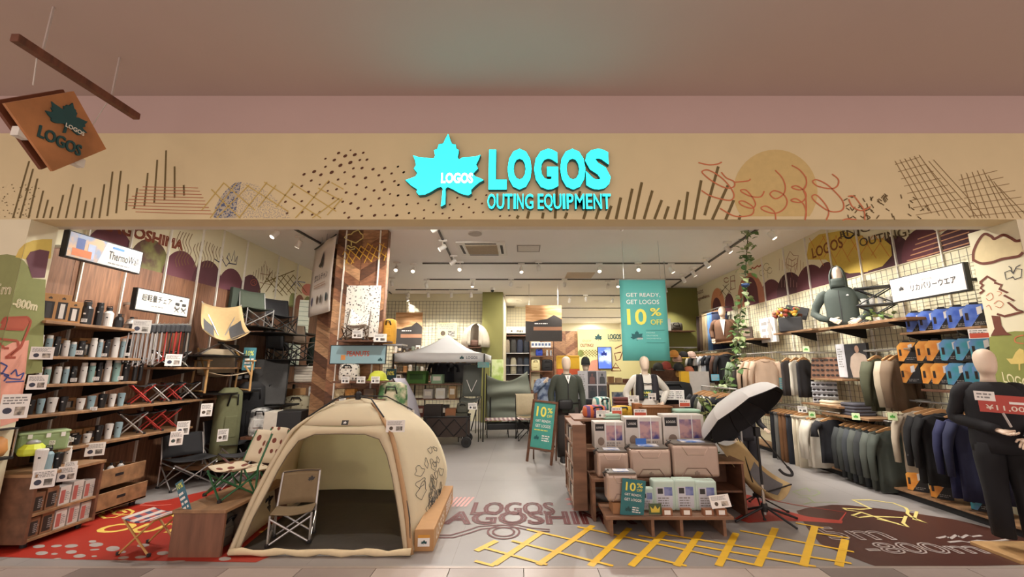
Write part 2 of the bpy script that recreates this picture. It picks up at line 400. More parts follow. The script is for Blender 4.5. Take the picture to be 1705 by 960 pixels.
c2s=[(12,258),(55,300),(15,395),(12,472),(90,470),(162,532),(78,538),(240,510),(295,540),(207,582),(95,604),(277,600),(345,608),(8,622),(400,540),(425,582),(485,632),(395,640),(455,490),(498,538),(543,562),(592,503),(577,600),(647,598),(640,533),(672,470),(775,627),(845,624),(140,643),(207,643)]
ps+=[blob(660+x/4.487,220+y/4.487,2.1,1.4,8,-.5)for x,y in c2s]
fill(ps,FASP,NF,'brown_spot',M('#5a3420',.8),fas,.003)
rd=random.Random(9)
fill([blob(3+62*rd.random()**.8,307+55*rd.random(),1.2,.8,6,-.5)for _ in range(60)],FASP,NF,'small_dot',OLIVE,fas,.003)
fill([[p for p in blob(1291,319,70,70,40)if p[1]<363]],FASP,NF,'faded_disc',M('#cdb377',.8),fas)
c=crop(1000,220,4.736)
loops=[c((770,240),(850,258),(920,252),(955,236)),c((1060,395),(1160,385),(1180,368)),c((950,315),(990,360),(1050,390),(1050,430),(990,440),(900,400),(820,340),(800,310),(850,300),(940,350),(1010,420),(1050,490),(1030,535),(960,530),(860,500),(795,460)),c((1290,465),(1260,510),(1180,505),(1110,470),(1110,455),(1150,460),(1200,520),(1220,570),(1190,600),(1120,580),(1090,550),(1130,545),(1200,590),(1200,640),(1150,662),(1050,660),(940,600)),c((1375,300),(1430,360),(1455,430),(1440,490),(1380,525),(1335,490),(1370,462),(1440,490),(1470,550),(1440,610),(1370,640),(1290,620),(1265,595),(1310,585),(1370,630),(1380,690)),c((1505,262),(1570,300),(1620,370),(1610,440),(1560,455),(1505,435),(1550,425),(1610,470),(1615,520),(1570,555),(1500,540),(1540,525),(1600,570),(1620,640),(1610,690))]
c=crop(1340,220,4.671)
loops+=[c((5,345),(12,400),(-10,450),(5,500),(10,600),(0,685)),c((210,325),(260,370),(250,420),(200,440),(100,420),(60,385),(90,370),(160,400),(220,450),(290,530),(300,590),(260,618),(180,610),(80,540),(55,500),(90,490),(150,550),(185,620),(165,685)),c((290,685),(330,675),(400,680)),c((335,500),(380,500),(430,560),(460,610),(465,685)),c((340,520),(370,580),(440,610),(510,580))]
strokes(loops,FASP,NF,.013,'loop_stroke',RUST,fas,.0036,True)
rd=random.Random(4);ds=[]
for _ in range(55):
 x=1405+rd.random()*140;top=318+12*abs(math.sin((x-1405)/26));y=top+rd.random()*(364-top);a=rd.choice([-.9,-.5,.6,1.0,1.3]);l=3.6
 ds.append([(x-l*math.cos(a),y-l*math.sin(a)),(x+l*math.cos(a),y+l*math.sin(a))])
strokes(ds,FASP,NF,.010,'short_dash',M('#63502e',.8),fas,.003)
gl=[]
for i in range(9):gl.append([(1490+8*i,268-2*i+(i>5)*14),(1538+13*i,363-max(0,3-i)*4)])
for i in range(8):gl.append([(1490+5*i,274+12*i),(1530+12*i,262+11.5*i)])
for i in range(8):gl.append([(1600+9*i,290-2*i+max(0,i-4)*12),(1622+13*i,363)])
for i in range(7):gl.append([(1596+3*i,300+10*i),(1660+10*i,284+11*i)])
strokes(gl,FASP,NF,.006,'grid_line',M('#8a6f48',.8),fas,.003)
# -- left jamb painting (runs round the jamb's corner)
def jfill(poly,name,mat,lift):
 for front in(True,False):
  out=[]
  for i in range(len(poly)):
   a,b=poly[i],poly[(i+1)%len(poly)];sa,sb=jside(a),jside(b)
   if(sa>0)==front:out.append(a)
   if(sa>0)!=(sb>0):t=sa/(sa-sb);out.append((a[0]+(b[0]-a[0])*t,a[1]+(b[1]-a[1])*t))
  if len(out)>2:n=NF if front else NL;MB().poly(orient([JLP(*p,front)+n*lift for p in out],n)).build(name,mat,jl)
def jstroke(lines,wd,name,mat,lift):
 mb=MB()
 for l in lines:
  for a,b in zip(l,l[1:]):
   k=max(1,int(math.dist(a,b)/2))
   for i in range(k):
    p=[(a[0]+(b[0]-a[0])*t,a[1]+(b[1]-a[1])*t)for t in(i/k,(i+1)/k)];f=jside(((p[0][0]+p[1][0])/2,(p[0][1]+p[1][1])/2))>0
    mb.ribbon([JLP(*q,f)for q in p],wd,NF if f else NL,lift+.0001*(i%3))
 mb.build(name,mat,jl)
jfill([(-160,470),(-60,436),(-10,425),(12,423),(28,426),(40,434),(48,445),(53,458),(54,463),(76,465),(70,620),(-160,640)],'olive_hill',M('#8b8f5a',.8),.0012)
jfill([(26,428),(32,415),(42,405),(55,400),(70,398),(87,398),(84,430),(45,432)],'yellow_arc',M('#d8bd62',.8),.002)
jfill([(43,430),(50,419),(66,415),(82,418),(74,462),(53,462)],'plum_block',M('#6d4650',.8),.003)
jfill([(0,640),(0,580),(20,570),(48,566),(44,600),(40,640),(30,700),(0,710)],'pink_ground',M('#e2a08c',.8),.003)
c=crop(0,370,3.557)
jstroke([c((10,600),(30,565),(160,560),(180,585),(170,620),(120,740),(60,790)),c((0,630),(135,635)),c((0,690),(100,700),(110,740),(30,800),(90,800)),c((0,715),(20,745),(50,745))],.02,'chair_outline',M('#a8503c',.8),.005)
jfill(c((5,620),(30,570),(165,565),(175,590),(140,640)),'chair_back_shape',M('#b05a44',.8),.004)
jstroke([c((0,830),(40,850),(5,900)),c((0,890),(50,905),(20,940)),c((60,900),(90,870),(100,910),(140,890),(120,930),(60,925),(20,905)),c((30,945),(140,940))],.012,'blue_flower',M('#3c4a86',.8),.005)
FJL=frame((-4.7,3.86,2.2),(0,1,0),(0,0,1))
def wall_text(s,p0,p1,h,fn,r,u,mat,par,name='lettering',bold=.012,inner=None,inset=.03):
 a=fn(*p0);b=fn(*p1);r=Vector(r);u=Vector(u);n=r.cross(u);ctr=(a+b)/2;fr=frame(ctr,r,u)
 wd=abs((b-a).dot(r));dz=(b-a).dot(u)/wd
 mb=MB();(outline(mb,s,fr,0,0,wd,h,inset,.004)if inner else letters(mb,s,fr,0,0,wd,h,.004,bold))
 for i,p in enumerate(mb.v):mb.v[i]=p+u*dz*(p-ctr).dot(r)
 return mb.build(name,mat,par)
wall_text('5m',(-8,481),(20,481),.10,lambda x,y:aty(x,y,YF),(1,0,0),(0,0,1),M('#e8ddb8',.7),jl,inner=1,inset=.006)
wall_text('-800m',(21,503),(62,510),.085,lambda x,y:atx(x,y,-4.7),(0,1,0),(0,0,1),M('#e8ddb8',.7),jl,inner=1,inset=.006)
# -- right jamb painting
c=crop(1400,370,3.84)
strokes([c((850,250),(850,190),(880,120),(920,75),(965,90),(985,105),(1040,80),(1090,100),(1120,118),(1171,110)),c((850,240),(900,262),(970,255),(1030,235),(1090,225),(1140,215),(1171,190))],JRP,NR,.026,'cloud_outline',M('#6d3a2a',.8),jr,.004,True)
fill([c((850,250),(850,190),(880,120),(920,75),(985,105),(1090,100),(1171,110),(1171,200),(1090,225),(970,255),(900,262))],JRP,NR,'cloud_shape',M('#d8c69a',.8),jr,.002)
strokes([c((1100,350),(1060,365),(1050,320),(1085,305),(1105,330),(1120,295),(1160,300),(1155,350),(1115,365),(1100,345)),c((1100,325),(1090,290),(1075,280)),c((1105,325),(1125,285),(1150,272))],JRP,NR,.008,'butterfly',M('#2a2a30',.8),jr,.004)
strokes([c((890,385),(938,345),(990,375),(985,385),(1030,400),(1015,425),(1070,450),(1045,465),(1110,500),(1070,510),(1130,560),(1171,570),(1050,600),(1000,585)),c((890,385),(910,400),(895,420),(915,435),(890,455))],JRP,NR,.022,'tree_outline',M('#6d3a2a',.8),jr,.004)
fill([c((965,595),(1020,600),(1030,660),(1060,700),(1100,720),(960,725),(985,680))],JRP,NR,'tree_trunk',M('#6d3a2a',.8),jr,.004)
strokes([c((930,470),(960,450),(975,480),(950,500),(930,485)),c((980,520),(1010,500),(1040,520),(1020,545),(990,535)),c((930,540),(950,530),(965,560)),c((1000,440),(1030,450),(1010,470))],JRP,NR,.006,'curl',RUST,jr,.003,True)
fill([[(1647,562),(1655,556),(1690,551),(1740,551),(1740,700),(1690,700),(1655,690)]],JRP,NR,'olive_hill',M('#8b8f4a',.8),jr,.0015)
fill([c((1060,870),(1100,870),(1120,830),(1145,805),(1171,815),(1180,900),(1150,905),(1150,945),(1140,945),(1138,905),(1090,905))],JRP,NR,'leaf_shape',M('#d9c070',.8),jr,.004)
wall_text('LOGO',(1670,627),(1716,640),.10,JRP,(0,-1,0),(0,0,1),M('#e8ddb0',.7),jr)
strokes([c((1171,720),(1120,735),(1120,765),(1171,775))],JRP,NR,.01,'ring',RUST,jr,.004,True)
# -- left wall painting
def arch(px0,px1,py0,top,zb,fn,r,nrm,name,mat,par,lift=.0015):
 a=fn(px0,py0);b=fn(px1,py0);ax=1
 y0,y1=sorted((a.y,b.y));zt=fn((px0+px1)/2,top).z;cyy=(y0+y1)/2;ry_=(y1-y0)/2*1.34;y0,y1=cyy-ry_,cyy+ry_;rz_=min(zt-zb,ry_*1.25)
 pts=[Vector((a.x,y0,zb))]+[Vector((a.x,cyy-ry_*math.cos(t),min(zt-rz_+rz_*math.sin(t),ZC-.01)))for t in[PI*i/16 for i in range(17)]]+[Vector((a.x,y1,zb))]
 return MB().poly(orient([p+nrm*lift for p in pts],nrm)).build(name,mat,par)
PLUM,PLUM2=M('#6a3c46',.8,noise=.15,scale=3),M('#58323a',.8,noise=.2,scale=3)
for i,(a,b,t,m)in enumerate(((100,148,395,M('#c9a557',.8)),(139,205,372,PLUM),(216,268,394,M('#7d7a4a',.8,kind='bands',h2='#5a4038',scale=4)),(275,320,415,PLUM),(325,363,432,PLUM2),(368,401,446,PLUM),(404,432,457,PLUM2),(486,494,488,M('#8b8f5a',.8)),(496,508,491,M('#8b5a4a',.8)),(510,520,494,M('#8b8f5a',.8)))):
 arch(a,b,470,t,ZW,LWP,(0,1,0),NL,'painted_arch',m,wl,.0015+.0002*i)
MAR=M('#7d3f2c',.8)
wall_text('KAGOSHIMA',(165,370),(305,409),.16,LWP,(0,1,0),(0,0,1),MAR,wl,inner=1,inset=.02)
sm=[]
for i in range(5):x=292+5*i;sm.append([(x+8,385+i),(x+2,400+i),(x+6,418),(x,432),(x+2,444-i)])
for i in range(7):x=322+5*i;sm.append([(x+3,400+2*abs(i-3)),(x,415),(x+4,430),(x,445)])
for i in range(4):x=354+5*i;sm.append([(x+3,409+i),(x,420),(x+3,432)])
for i in range(10):x=420+4.5*i;sm.append([(x+2,440+3*abs(i-4)),(x,462+i)])
strokes(sm,LWP,NL,.012,'smoke_line',M('#7a6040',.8),wl,.004,True)
strokes([[(357,431),(364,436),(370,432),(376,443),(382,436),(377,428)],[(377,430),(381,421),(385,434),(390,417),(391,436),(395,426),(393,440),(380,438)]],LWP,NL,.02,'plant_outline',M('#33364e',.8),wl,.004)
strokes([[(437,468),(436,450),(441,434),(446,452),(446,468)],[(433,455),(449,458)],[(432,470),(452,474),(448,452)]],LWP,NL,.012,'tower_outline',M('#8a5a3c',.8),wl,.004)
strokes([[(430+12*i,486),(452+12*i,452+2*i)]for i in range(5)]+[[(442+9*i,462-i*1.0),(470+8*i,492-i)]for i in range(6)]+[[(440,470),(490,450)]],LWP,NL,.02,'lattice_line',M('#6e5a24',.8),wl,.005)
strokes([[(484,478),(492,468),(500,478),(494,468),(508,470)]],LWP,NL,.02,'blue_scribble',M('#5a6ea0',.8),wl,.005)
fill([blob(512,482,10,10,14)],LWP,NL,'pink_disc',M('#d98a7c',.8),wl,.004)
strokes([blob(422,470,5,5,14)+[(427,470)],[(420,470),(424,468),(423,473)]],LWP,NL,.012,'ring',M('#a8563c',.8),wl,.005)
# -- right wall painting
ZRM=RWP(1426,460).z
MB().bb(XR-.012,XR,YF+.44,12.1,ZRM-.012,ZRM).build('picture_rail',CREAM2,wr)
DM=M('#5e3038',.8,noise=.15,scale=3);DM2=M('#4c2a30',.8,noise=.15,scale=3)
for i,(a,b,t,m)in enumerate(((1252,1266,478,DM),(1264,1293,466,DM),(1293,1327,454,DM2),(1327,1366,441,DM),(1362,1390,436,DM),(1384,1440,440,DM2),(1425,1480,425,DM2),(1470,1515,390,DM2),(1512,1572,376,DM),(1568,1640,372,DM2),(1181,1198,481,M('#c98a62',.8)),(1182,1193,497,DM),(1203,1214,490,DM),(1227,1262,455,M('#b5765c',.8)),(1236,1254,462,DM))):
 arch(a,b,440,t,ZRM,RWP,(0,-1,0),NR,'painted_arch',m,wr,.0015+.00025*i)
YEL=M('#cfb04e',.8)
fill([[(1343,432),(1347,405),(1364,390),(1400,384),(1436,392),(1446,410),(1446,452),(1415,455),(1398,450),(1376,432)]],RWP,NR,'yellow_mound',YEL,wr,.0065)
fill([[(1433,455),(1434,412),(1446,400),(1470,396),(1484,408),(1486,425),(1470,443)]],RWP,NR,'yellow_mound',YEL,wr,.0068)
hs=[]
for i in range(6):hs.append([(1348+22*i,392+4*(i==0)),(1372+22*i,442-3*i)])
for i in range(7):hs.append([(1374+20*i,392),(1352+20*i,430-i)])
strokes([h for h in hs if h[0][0]<1480],RWP,NR,.012,'hatch_line',M('#c8823c',.8),wr,.0075)
wall_text('LOGOS',(1353,422),(1404,402),.19,RWP,(0,-1,0),(0,0,1),M('#7d4a24',.8),wr,bold=.02).location.x-=.006
wall_text('OUTING!',(1432,404),(1516,384),.13,RWP,(0,-1,0),(0,0,1),M('#5c4a30',.8),wr).location.x-=.006
wall_text('ENJOY',(1400,392),(1470,376),.13,RWP,(0,-1,0),(0,0,1),M('#5c4a30',.8),wr).location.x-=.006
strokes([[(1404,384),(1408,394),(1416,396),(1424,390),(1432,392)]],RWP,NR,.03,'black_squiggle',M('#262430',.8),wr,.009,True)
strokes([[(1513+4*i,432-9*i+2),(1615,404-9*i)]for i in range(5)]+[[(1511,434),(1540,426)]],RWP,NR,.014,'furrow',M('#c08a68',.8),wr,.009)
strokes([[(1311,447),(1310,432),(1316,418),(1322,425),(1330,425),(1328,440),(1324,455)],[(1311,440),(1320,444),(1328,438)],[(1314,430),(1320,434),(1326,430)],[(1316,446),(1320,460)]],RWP,NR,.012,'creature_outline',M('#8a4a32',.8),wr,.008)
strokes([[(1298+5*i,430+3*(i%3)),(1298+5*i,450)]for i in range(9)],RWP,NR,.008,'rain_line',M('#a0704c',.8),wr,.006)
strokes([[(1302+5*i,462+4*(i%3)),(1302+5*i,478)]for i in range(6)],RWP,NR,.008,'rain_line',M('#b58a80',.8),wr,.006)
strokes([blob(1277,444,5,6,12),blob(1269,454,4,5,12),blob(1282,450,4,5,12),[(1278,450),(1279,462)]],RWP,NR,.010,'flower_outline',M('#7a6e44',.8),wr,.008)
strokes([[(1249,449),(1254,445),(1256,447),(1262,442),(1264,444),(1269,440)]],RWP,NR,.03,'red_zigzag',M('#a0442c',.8),wr,.008)
strokes([[(1199,480),(1212,494)],[(1204,474),(1218,488)],[(1199,492),(1210,474)],[(1207,497),(1219,478)],[(1200,487),(1214,472)]],RWP,NR,.014,'lattice_line',M('#5c4a24',.8),wr,.008)
strokes([[(1217,482),(1217,460),(1223,458),(1225,480),(1217,482)],[(1217,468),(1225,467)],blob(1210,466,4,4,10)],RWP,NR,.02,'lantern_outline',M('#8a4430',.8),wr,.009)
wall_text('LOGOS',(1158,489),(1171,484),.10,RWP,(0,-1,0),(0,0,1),M('#6b4a34',.8),wr)
wall_text('kagoshima',(1160,499),(1182,492),.13,RWP,(0,-1,0),(0,0,1),M('#8a5a3c',.8),wr).location.x-=.005
for q in((1274,480),(1311,470),(1346,440),(1386,440),(1432,420),(1490,410),(1566,400),(1245,490)):rail(RWP(*q).y,.25,ZC-.02,XR,wr,-1)
# -- wire grid on walls
WIRE=M('#6e675a',.5,.3)
def wire_grid(name,label,o,r,u,wd,ht,step,rad=.0022):
 fr=frame(o,r,u);t=thing(name,label,'wire grid',o)
 for nm,n,ln in(('upright_wire',int(wd/step),ht),('cross_wire',int(ht/step),wd)):
  mb=MB()
  for i in range(n+1):
   q=i*step
   if nm=='upright_wire':mb.bar(fr(q,0,.03),fr(q,ht,.03),rad*2,rad*2,up=fr(0,0,1)-fr(0,0,0))
   else:mb.bar(fr(0,q,.036),fr(wd,q,.036),rad*2,rad*2,up=fr(0,0,1)-fr(0,0,0))
  mb.build(nm,WIRE,t,world=True,kind='stuff')
 return t
wire_grid('wire_grid','black wire grid covering the cream right wall below the mural',(XR-.002,12.0,.35),(0,-1,0),(0,0,1),7.75,ZRM-.38,.09)
wire_grid('wire_grid','black wire grid on the back wall behind the white canopy',(XL+.2,13.2,.4),(1,0,0),(0,0,1),3.7,3.3,.11,.004)
wire_grid('wire_grid','black wire grid high above the backpack shelves',(-.64,16.1,2.9),(1,0,0),(0,0,1),1.25,1.0,.11)
# -- shop floor paint
RED=M('#a32b1c',.45,noise=.06)
def floor_paint(name,label,cat,polys,mat,z):
 o=fill(polys,FLP,NU,name,mat,None,z);return tag(o,label,cat)
mat_red=floor_paint('floor_graphic','red floor graphic with grey spots and yellow words by the bottle cabinet','floor graphic',[[(-20,926),(120,931),(426,936),(452,925),(470,860),(420,800),(350,815),(282,831),(141,853),(-20,893)]],RED,.0015)
c=crop(60,780,4.2625)
for x,y,a,b in((400,517,28,9),(426,540,52,15),(250,549,48,12),(145,549,40,9),(415,575,35,6),(545,568,50,18),(40,600,45,14),(130,605,25,7),(250,592,40,13),(308,620,45,13),(413,622,20,6),(610,592,30,9),(150,640,30,5),(620,632,40,10),(740,628,40,10),(900,600,45,14),(760,545,45,12),(1340,640,45,14),(20,552,45,12),(1000,660,60,7),(610,655,40,6)):fill([blob(60+x/4.2625,780+y/4.2625,a/4.2625,b/4.2625,14,-.08)],FLP,NU,'grey_spot',M('#a49c96',.5),mat_red,.0025)
YL=M('#e0c05c',.5)
strokes([c((445,330),(480,320),(470,300),(530,295),(545,310),(580,290),(660,290),(690,305),(670,325),(600,330),(560,345),(490,352),(445,330)),c((545,320),(570,300),(620,300),(640,310),(600,325),(550,322))],FLP,NU,.03,'flower_outline',YL,mat_red,.003)
strokes([c((740,255),(800,235),(930,222)),c((740,258),(850,262),(960,255))],FLP,NU,.02,'pink_outline',M('#d8786a',.5),mat_red,.003)
def floor_text(s,px0,px1,py0,py1,mat,par,bold=.01,z=.003,inner=None,inset=.0):
 a=fl(px0,py1);b=fl(px1,py0);ym=(fl(px0,py1).y+fl(px0,py0).y)/2
 ctr=((a.x+fl(px1,py1).x)/2,(a.y+b.y)/2,0);wd=abs(fl(px1,py1).x-a.x);ht=abs(b.y-a.y)
 mb=MB();fr=frame(ctr,(1,0,0),(0,1,0));(outline(mb,s,fr,0,0,wd,ht,inset,z)if inner else letters(mb,s,fr,0,0,wd,ht,z,bold));return mb.build('lettering',mat,par)
floor_text('ENJOY',212,420,854,869,YL,mat_red,.02)
floor_text('OUTING!',146,440,871,887,YL,mat_red,.02)
lat=[]
c=crop(700,780,2.368)
thick=[((465,380),(680,225)),((290,380),(480,250)),((670,385),(825,235)),((830,385),(965,250)),((1010,385),(1105,250)),((1175,385),(1245,255)),((1330,385),(1400,235)),((1510,385),(1555,230)),((1650,385),(1675,280)),((220,325),(300,285))]
thin=[((215,365),(290,385)),((240,310),(500,380)),((360,285),(760,385)),((420,240),(1050,385)),((620,230),(1340,385)),((860,265),(1560,388)),((960,260),(1700,375)),((1260,245),(1710,330)),((1480,215),(1590,235)),((1560,255),(1690,275))]
GY=M('#e2b32c',.5)
lt=strokes([c(*s)for s in thick],FLP,NU,.062,'floor_graphic',GY,None,.0045);tag(lt,'yellow lattice of crossed stripes painted on the grey floor','floor graphic')
strokes([c(*s)for s in thin],FLP,NU,.034,'thin_stripe',GY,lt,.0055)
MR=M('#5e1f1c',.6);GR=M('#a59d97',.45)
kg=floor_text('KAGOSHIMA',700,1062,851,873,MR,None,.035,.003,1,.032);tag(kg,'dark red floor lettering in two curved rows beside the tent','floor graphic')
floor_text('LOGOS',782,926,836,857,MR,kg,.03,.003,1,.026)
strokes([c((40,262),(120,262),(180,245),(230,228),(300,222),(380,222),(440,235),(510,240)),c((40,272),(130,272),(190,255),(240,238),(300,232),(380,232),(440,245),(510,248)),c(*[(328+62*math.cos(t),250+27*math.sin(t))for t in[2*PI*i/24 for i in range(25)]]),c(*[(328+42*math.cos(t),250+17*math.sin(t))for t in[2*PI*i/24 for i in range(25)]])],FLP,NU,.022,'track_line',MR,kg,.0035)
pk=strokes([c((575,120),(620,112),(640,125),(690,112),(680,140),(640,140),(700,150),(660,165),(600,160),(640,145),(580,140),(620,130),(575,120))],FLP,NU,.04,'floor_graphic',M('#d0857e',.5),None,.0026);tag(pk,'pink flower outline on the floor left of the display table','floor graphic')
strokes([c((95+16*i,150),(130+16*i,112))for i in range(6)],FLP,NU,.03,'pink_hatch',M('#c9958e',.5),kg,.0024)
BRC=M('#4a2a22',.4,noise=.1,scale=3)
c8=crop(1380,740,4.363)
bc=floor_paint('floor_graphic','dark brown round floor graphic with grey lettering by the right clothes rail','floor graphic',[[(1326,850),(1345,845),(1385,840)]+c8((150,440),(430,470),(700,510),(900,540),(1230,620),(1500,700),(1500,872),(370,895),(120,800))+[(1366,905),(1345,880)]],BRC,.0015)
strokes([c8((105,462),(230,470),(305,465),(175,402),(300,402),(470,425),(560,460),(575,480),(570,500),(600,525),(705,570),(620,545),(640,485),(580,478)),c8((105,462),(130,475),(240,490),(170,515),(220,530),(300,520),(540,530)),c8((230,490),(510,580),(575,598),(540,570),(560,520)),c8((350,540),(510,575))],FLP,NU,.03,'bird_outline',M('#d8c77a',.5),bc,.003)
floor_text('5m',1388,1496,877,899,M('#a99d98',.5),bc,.035,.003,1,.015)
floor_text('-800m',1456,1652,903,922,M('#a99d98',.5),bc,.035,.003,1,.015)
strokes([c8((790,680),(860,665),(880,685),(930,655),(960,680),(1010,655),(1040,670),(1110,660)),c8((870,710),(960,700),(1020,712),(1090,695),(1180,705),(1300,690))],FLP,NU,.03,'grey_scribble',M('#a99d98',.5),bc,.003)
c7=crop(1150,720,4.364)
rf=floor_paint('floor_graphic','red fish-shaped floor graphic under the tan sling chair','floor graphic',[c7((320,625),(420,560),(400,490),(350,440),(430,455),(520,500),(560,540),(700,570),(850,610),(1105,640),(1100,660),(850,645),(640,640),(420,655))],M('#a83a2e',.45),.0022)
strokes([c7((470,480),(580,488),(760,525),(1130,580),(1085,640))],FLP,NU,.02,'red_line',M('#a83a2e',.45),rf,.003)
gn=strokes([c7((560,420),(640,410),(600,440),(570,440)),c7((740,430),(830,405),(920,420),(940,440),(890,460),(800,455),(740,430)),c7((840,400),(870,430)),c7((820,520),(880,505),(1070,505)),c7((780,470),(850,470),(900,510))],FLP,NU,.02,'floor_graphic',M('#8f9a70',.5),None,.0018);tag(gn,'thin green plant outline on the floor behind the sling chair','floor graphic')
# == illuminated shop sign
FSG=lambda px,py:aty(px,py,YF)
CY_F=M('#1fe8e8',.4,noise=.012,emis=3.0);CY_S=M('#0f6a70',.5);WH_E=M('#ffffff',.4,noise=.012,emis=3.0)
sg=thing('storefront_sign','glowing cyan maple leaf and letter sign on the shop fascia','sign',(0,YF,3.4))
def sbox(x0,x1,y0,y1):
 a=FSG(660+x0/4.487,220+y1/4.487);b=FSG(660+x1/4.487,220+y0/4.487)
 return((a+b)/2,(b.x-a.x),(b.z-a.z))
ctr,wd,ht=sbox(65,665,30,575)
fr=frame(ctr,(1,0,0),(0,0,1))
lf=leaf(MB(),fr,0,0,wd,ht,.055,.05).build('leaf',CY_S,sg,world=True)
leaf(MB(),fr,0,0,wd*.985,ht*.98,.057).build('leaf_face',CY_F,lf,world=True)
lctr,lw,lh=sbox(342,578,325,400)
letters(MB(),'LOGOS',frame(lctr,(1,0,0),(0,0,1)),0,0,lw,lh,.060,.03).build('leaf_lettering',WH_E,lf,world=True)
L1=[('L',690,828),('O',830,1010),('G',1027,1203),('O',1222,1403),('S',1410,1585)]
L2=[('O',682,745),('U',750,808),('T',812,868),('I',876,892),('N',900,950),('G',960,1022),('E',1055,1098),('Q',1102,1165),('U',1172,1228),('I',1240,1256),('P',1270,1318),('M',1330,1398),('E',1412,1455),('N',1468,1525),('T',1535,1592)]
for row,y0,y1,b1,b2 in((L1,148,446,.058,.05),(L2,476,588,.014,.006)):
 for ch,x0,x1 in row:
  ctr,wd,ht=sbox(x0,x1,y0-(6 if ch in 'OGS' and row is L1 else 0),y1+(12 if ch=='Q' else 0))
  fr=frame(ctr,(1,0,0),(0,0,1))
  if ch in 'MN':b1,b2=.002,0.0
  elif row is L2:b1,b2=.014,.006
  lt_=letters(MB(),ch,fr,0,0,wd,ht,.05,b1,.045).build('letter',CY_S,sg,world=True)
  letters(MB(),ch,fr,0,0,wd*(.985 if row is L1 else .97),ht*.985,.052,b2).build('letter_face',CY_F,lt_,world=True)
# == projecting sign hanging from a wooden bar
X=-3.6
hs_=thing('hanging_sign','brown diamond-shaped shop sign hanging from a dark wooden bar','sign',(X,2.95,3.07))
SG=M('#b5784a',.55,noise=.08,kind='wood',scale=3);SGD=M('#6b3a22',.6)
P4=[atx(*q,X)for q in((8,172),(123,152),(177,248),(88,285))]
fr=lambda a,b,z=0.0:Vector((X+z,a,b))
MB().prism([(p.y,p.z)for p in P4],fr,-.02,0).build('board',SG,hs_,world=True)
MB().prism([(p.y-.01,p.z+.01)for p in P4],fr,-.10,-.075).build('back_board',SGD,hs_,world=True)
for(y_,z_)in((2.74,3.27),(3.13,3.25),(2.90,3.58)):MB().box((X-.048,y_,z_),(.056,.07,.07)).build('spacer',M('#ded8ce',.5),hs_,world=True)
yc,zc=2.945,3.45
TE=M('#1d4a4c',.5)
fr2=frame((X,yc,zc),(0,1,0),(0,0,1))
leaf(MB(),fr2,0.01,.085,.30,.27,.014,.012).build('leaf',TE,hs_,world=True)
letters(MB(),'LOGOS',fr2,.07,.02,.14,.035,.016,.03).build('leaf_lettering',M('#e8e0d0',.5),hs_,world=True)
letters(MB(),'LOGOS',fr2,.0,-.125,.30,.095,.012,.02,.01).build('lettering',TE,hs_,world=True)
hb=tag(MB().bb(X-.04,X+.02,2.55,3.5,3.87,3.93).build('wooden_bar',M('#6b3f2c',.6,kind='wood',scale=4,stretch=(1,6,1)),None,bevel=.004),'dark brown wooden bar below the concourse ceiling holding the hanging sign','bar')
for y_ in(2.72,3.25):
 MB().bar((X-.01,y_,3.93),(X-.01,y_,ZM),.012).build('ceiling_rod',M('#b9a9a0',.5),hb)
 MB().bar((X-.04,y_,3.87),(X-.045,y_+.02 if y_<3 else y_-.1,3.66 if y_<3 else 3.5),.006).build('wire',M('#c9beb4',.4),hs_,world=True)
# == ceiling fittings, the shop's lamps and added fill lamps out of view
WARM=(1.0,.95,.875)
TRK=M('#5a5650',.5,.4);WHM=M('#e8e4dc',.45)
def track(name,label,a,b):
 mb=MB().bar(a,b,.034,.03);return tag(mb.build(name,TRK),label,'light track')
zt=ZC-.016;LATE=[]
TR=[('first',9.16,-2.3,4.15),('second',10.91,-2.6,4.25),('third',13.44,-.6,3.4),('fourth',16.36,-.5,4.9),('fifth',19.56,-.5,4.9)]
for n,y_,x0,x1 in TR:track('light_track','ceiling light track running across the shop, %s counted from the front'%n,(x0,y_,zt),(x1,y_,zt))
track('light_track','ceiling light track along the right clothes wall beside the vine',(4.0,6.6,zt),(4.36,12.0,zt))
track('light_track','short ceiling light track beside the air conditioner',(-1.37,4.7,zt),(-1.58,9.0,zt))
track('light_track','ceiling light track along the left chair wall',(-3.95,6.2,zt),(-3.85,8.4,zt))
track('light_track','ceiling light track above the back wall posters',(-3.9,12.4,zt),(-1.4,12.4,zt))
for i,x in enumerate((-3.5,-2.9,-2.2,-1.6)):LATE.append((x,i))
track('light_track','ceiling light track beside the chevron pillar and the back grid wall',(-4.1,11.6,zt),(-4.25,13.1,zt))
hm=MB().lathe([(.0,-.075),(.042,-.075),(.046,-.07),(.046,.055),(.03,.07),(.0,.07)],n=14)
fm_=MB().lathe([(.0,-.0775),(.040,-.0775),(.040,-.0755),(.0,-.0755)],n=14)
LIT=M('#fff2dc',.4,noise=.012,emis=14.0);UNL=M('#f2e6d2',.4,noise=.012,emis=2.2)
HEAD=[None];nspot=0
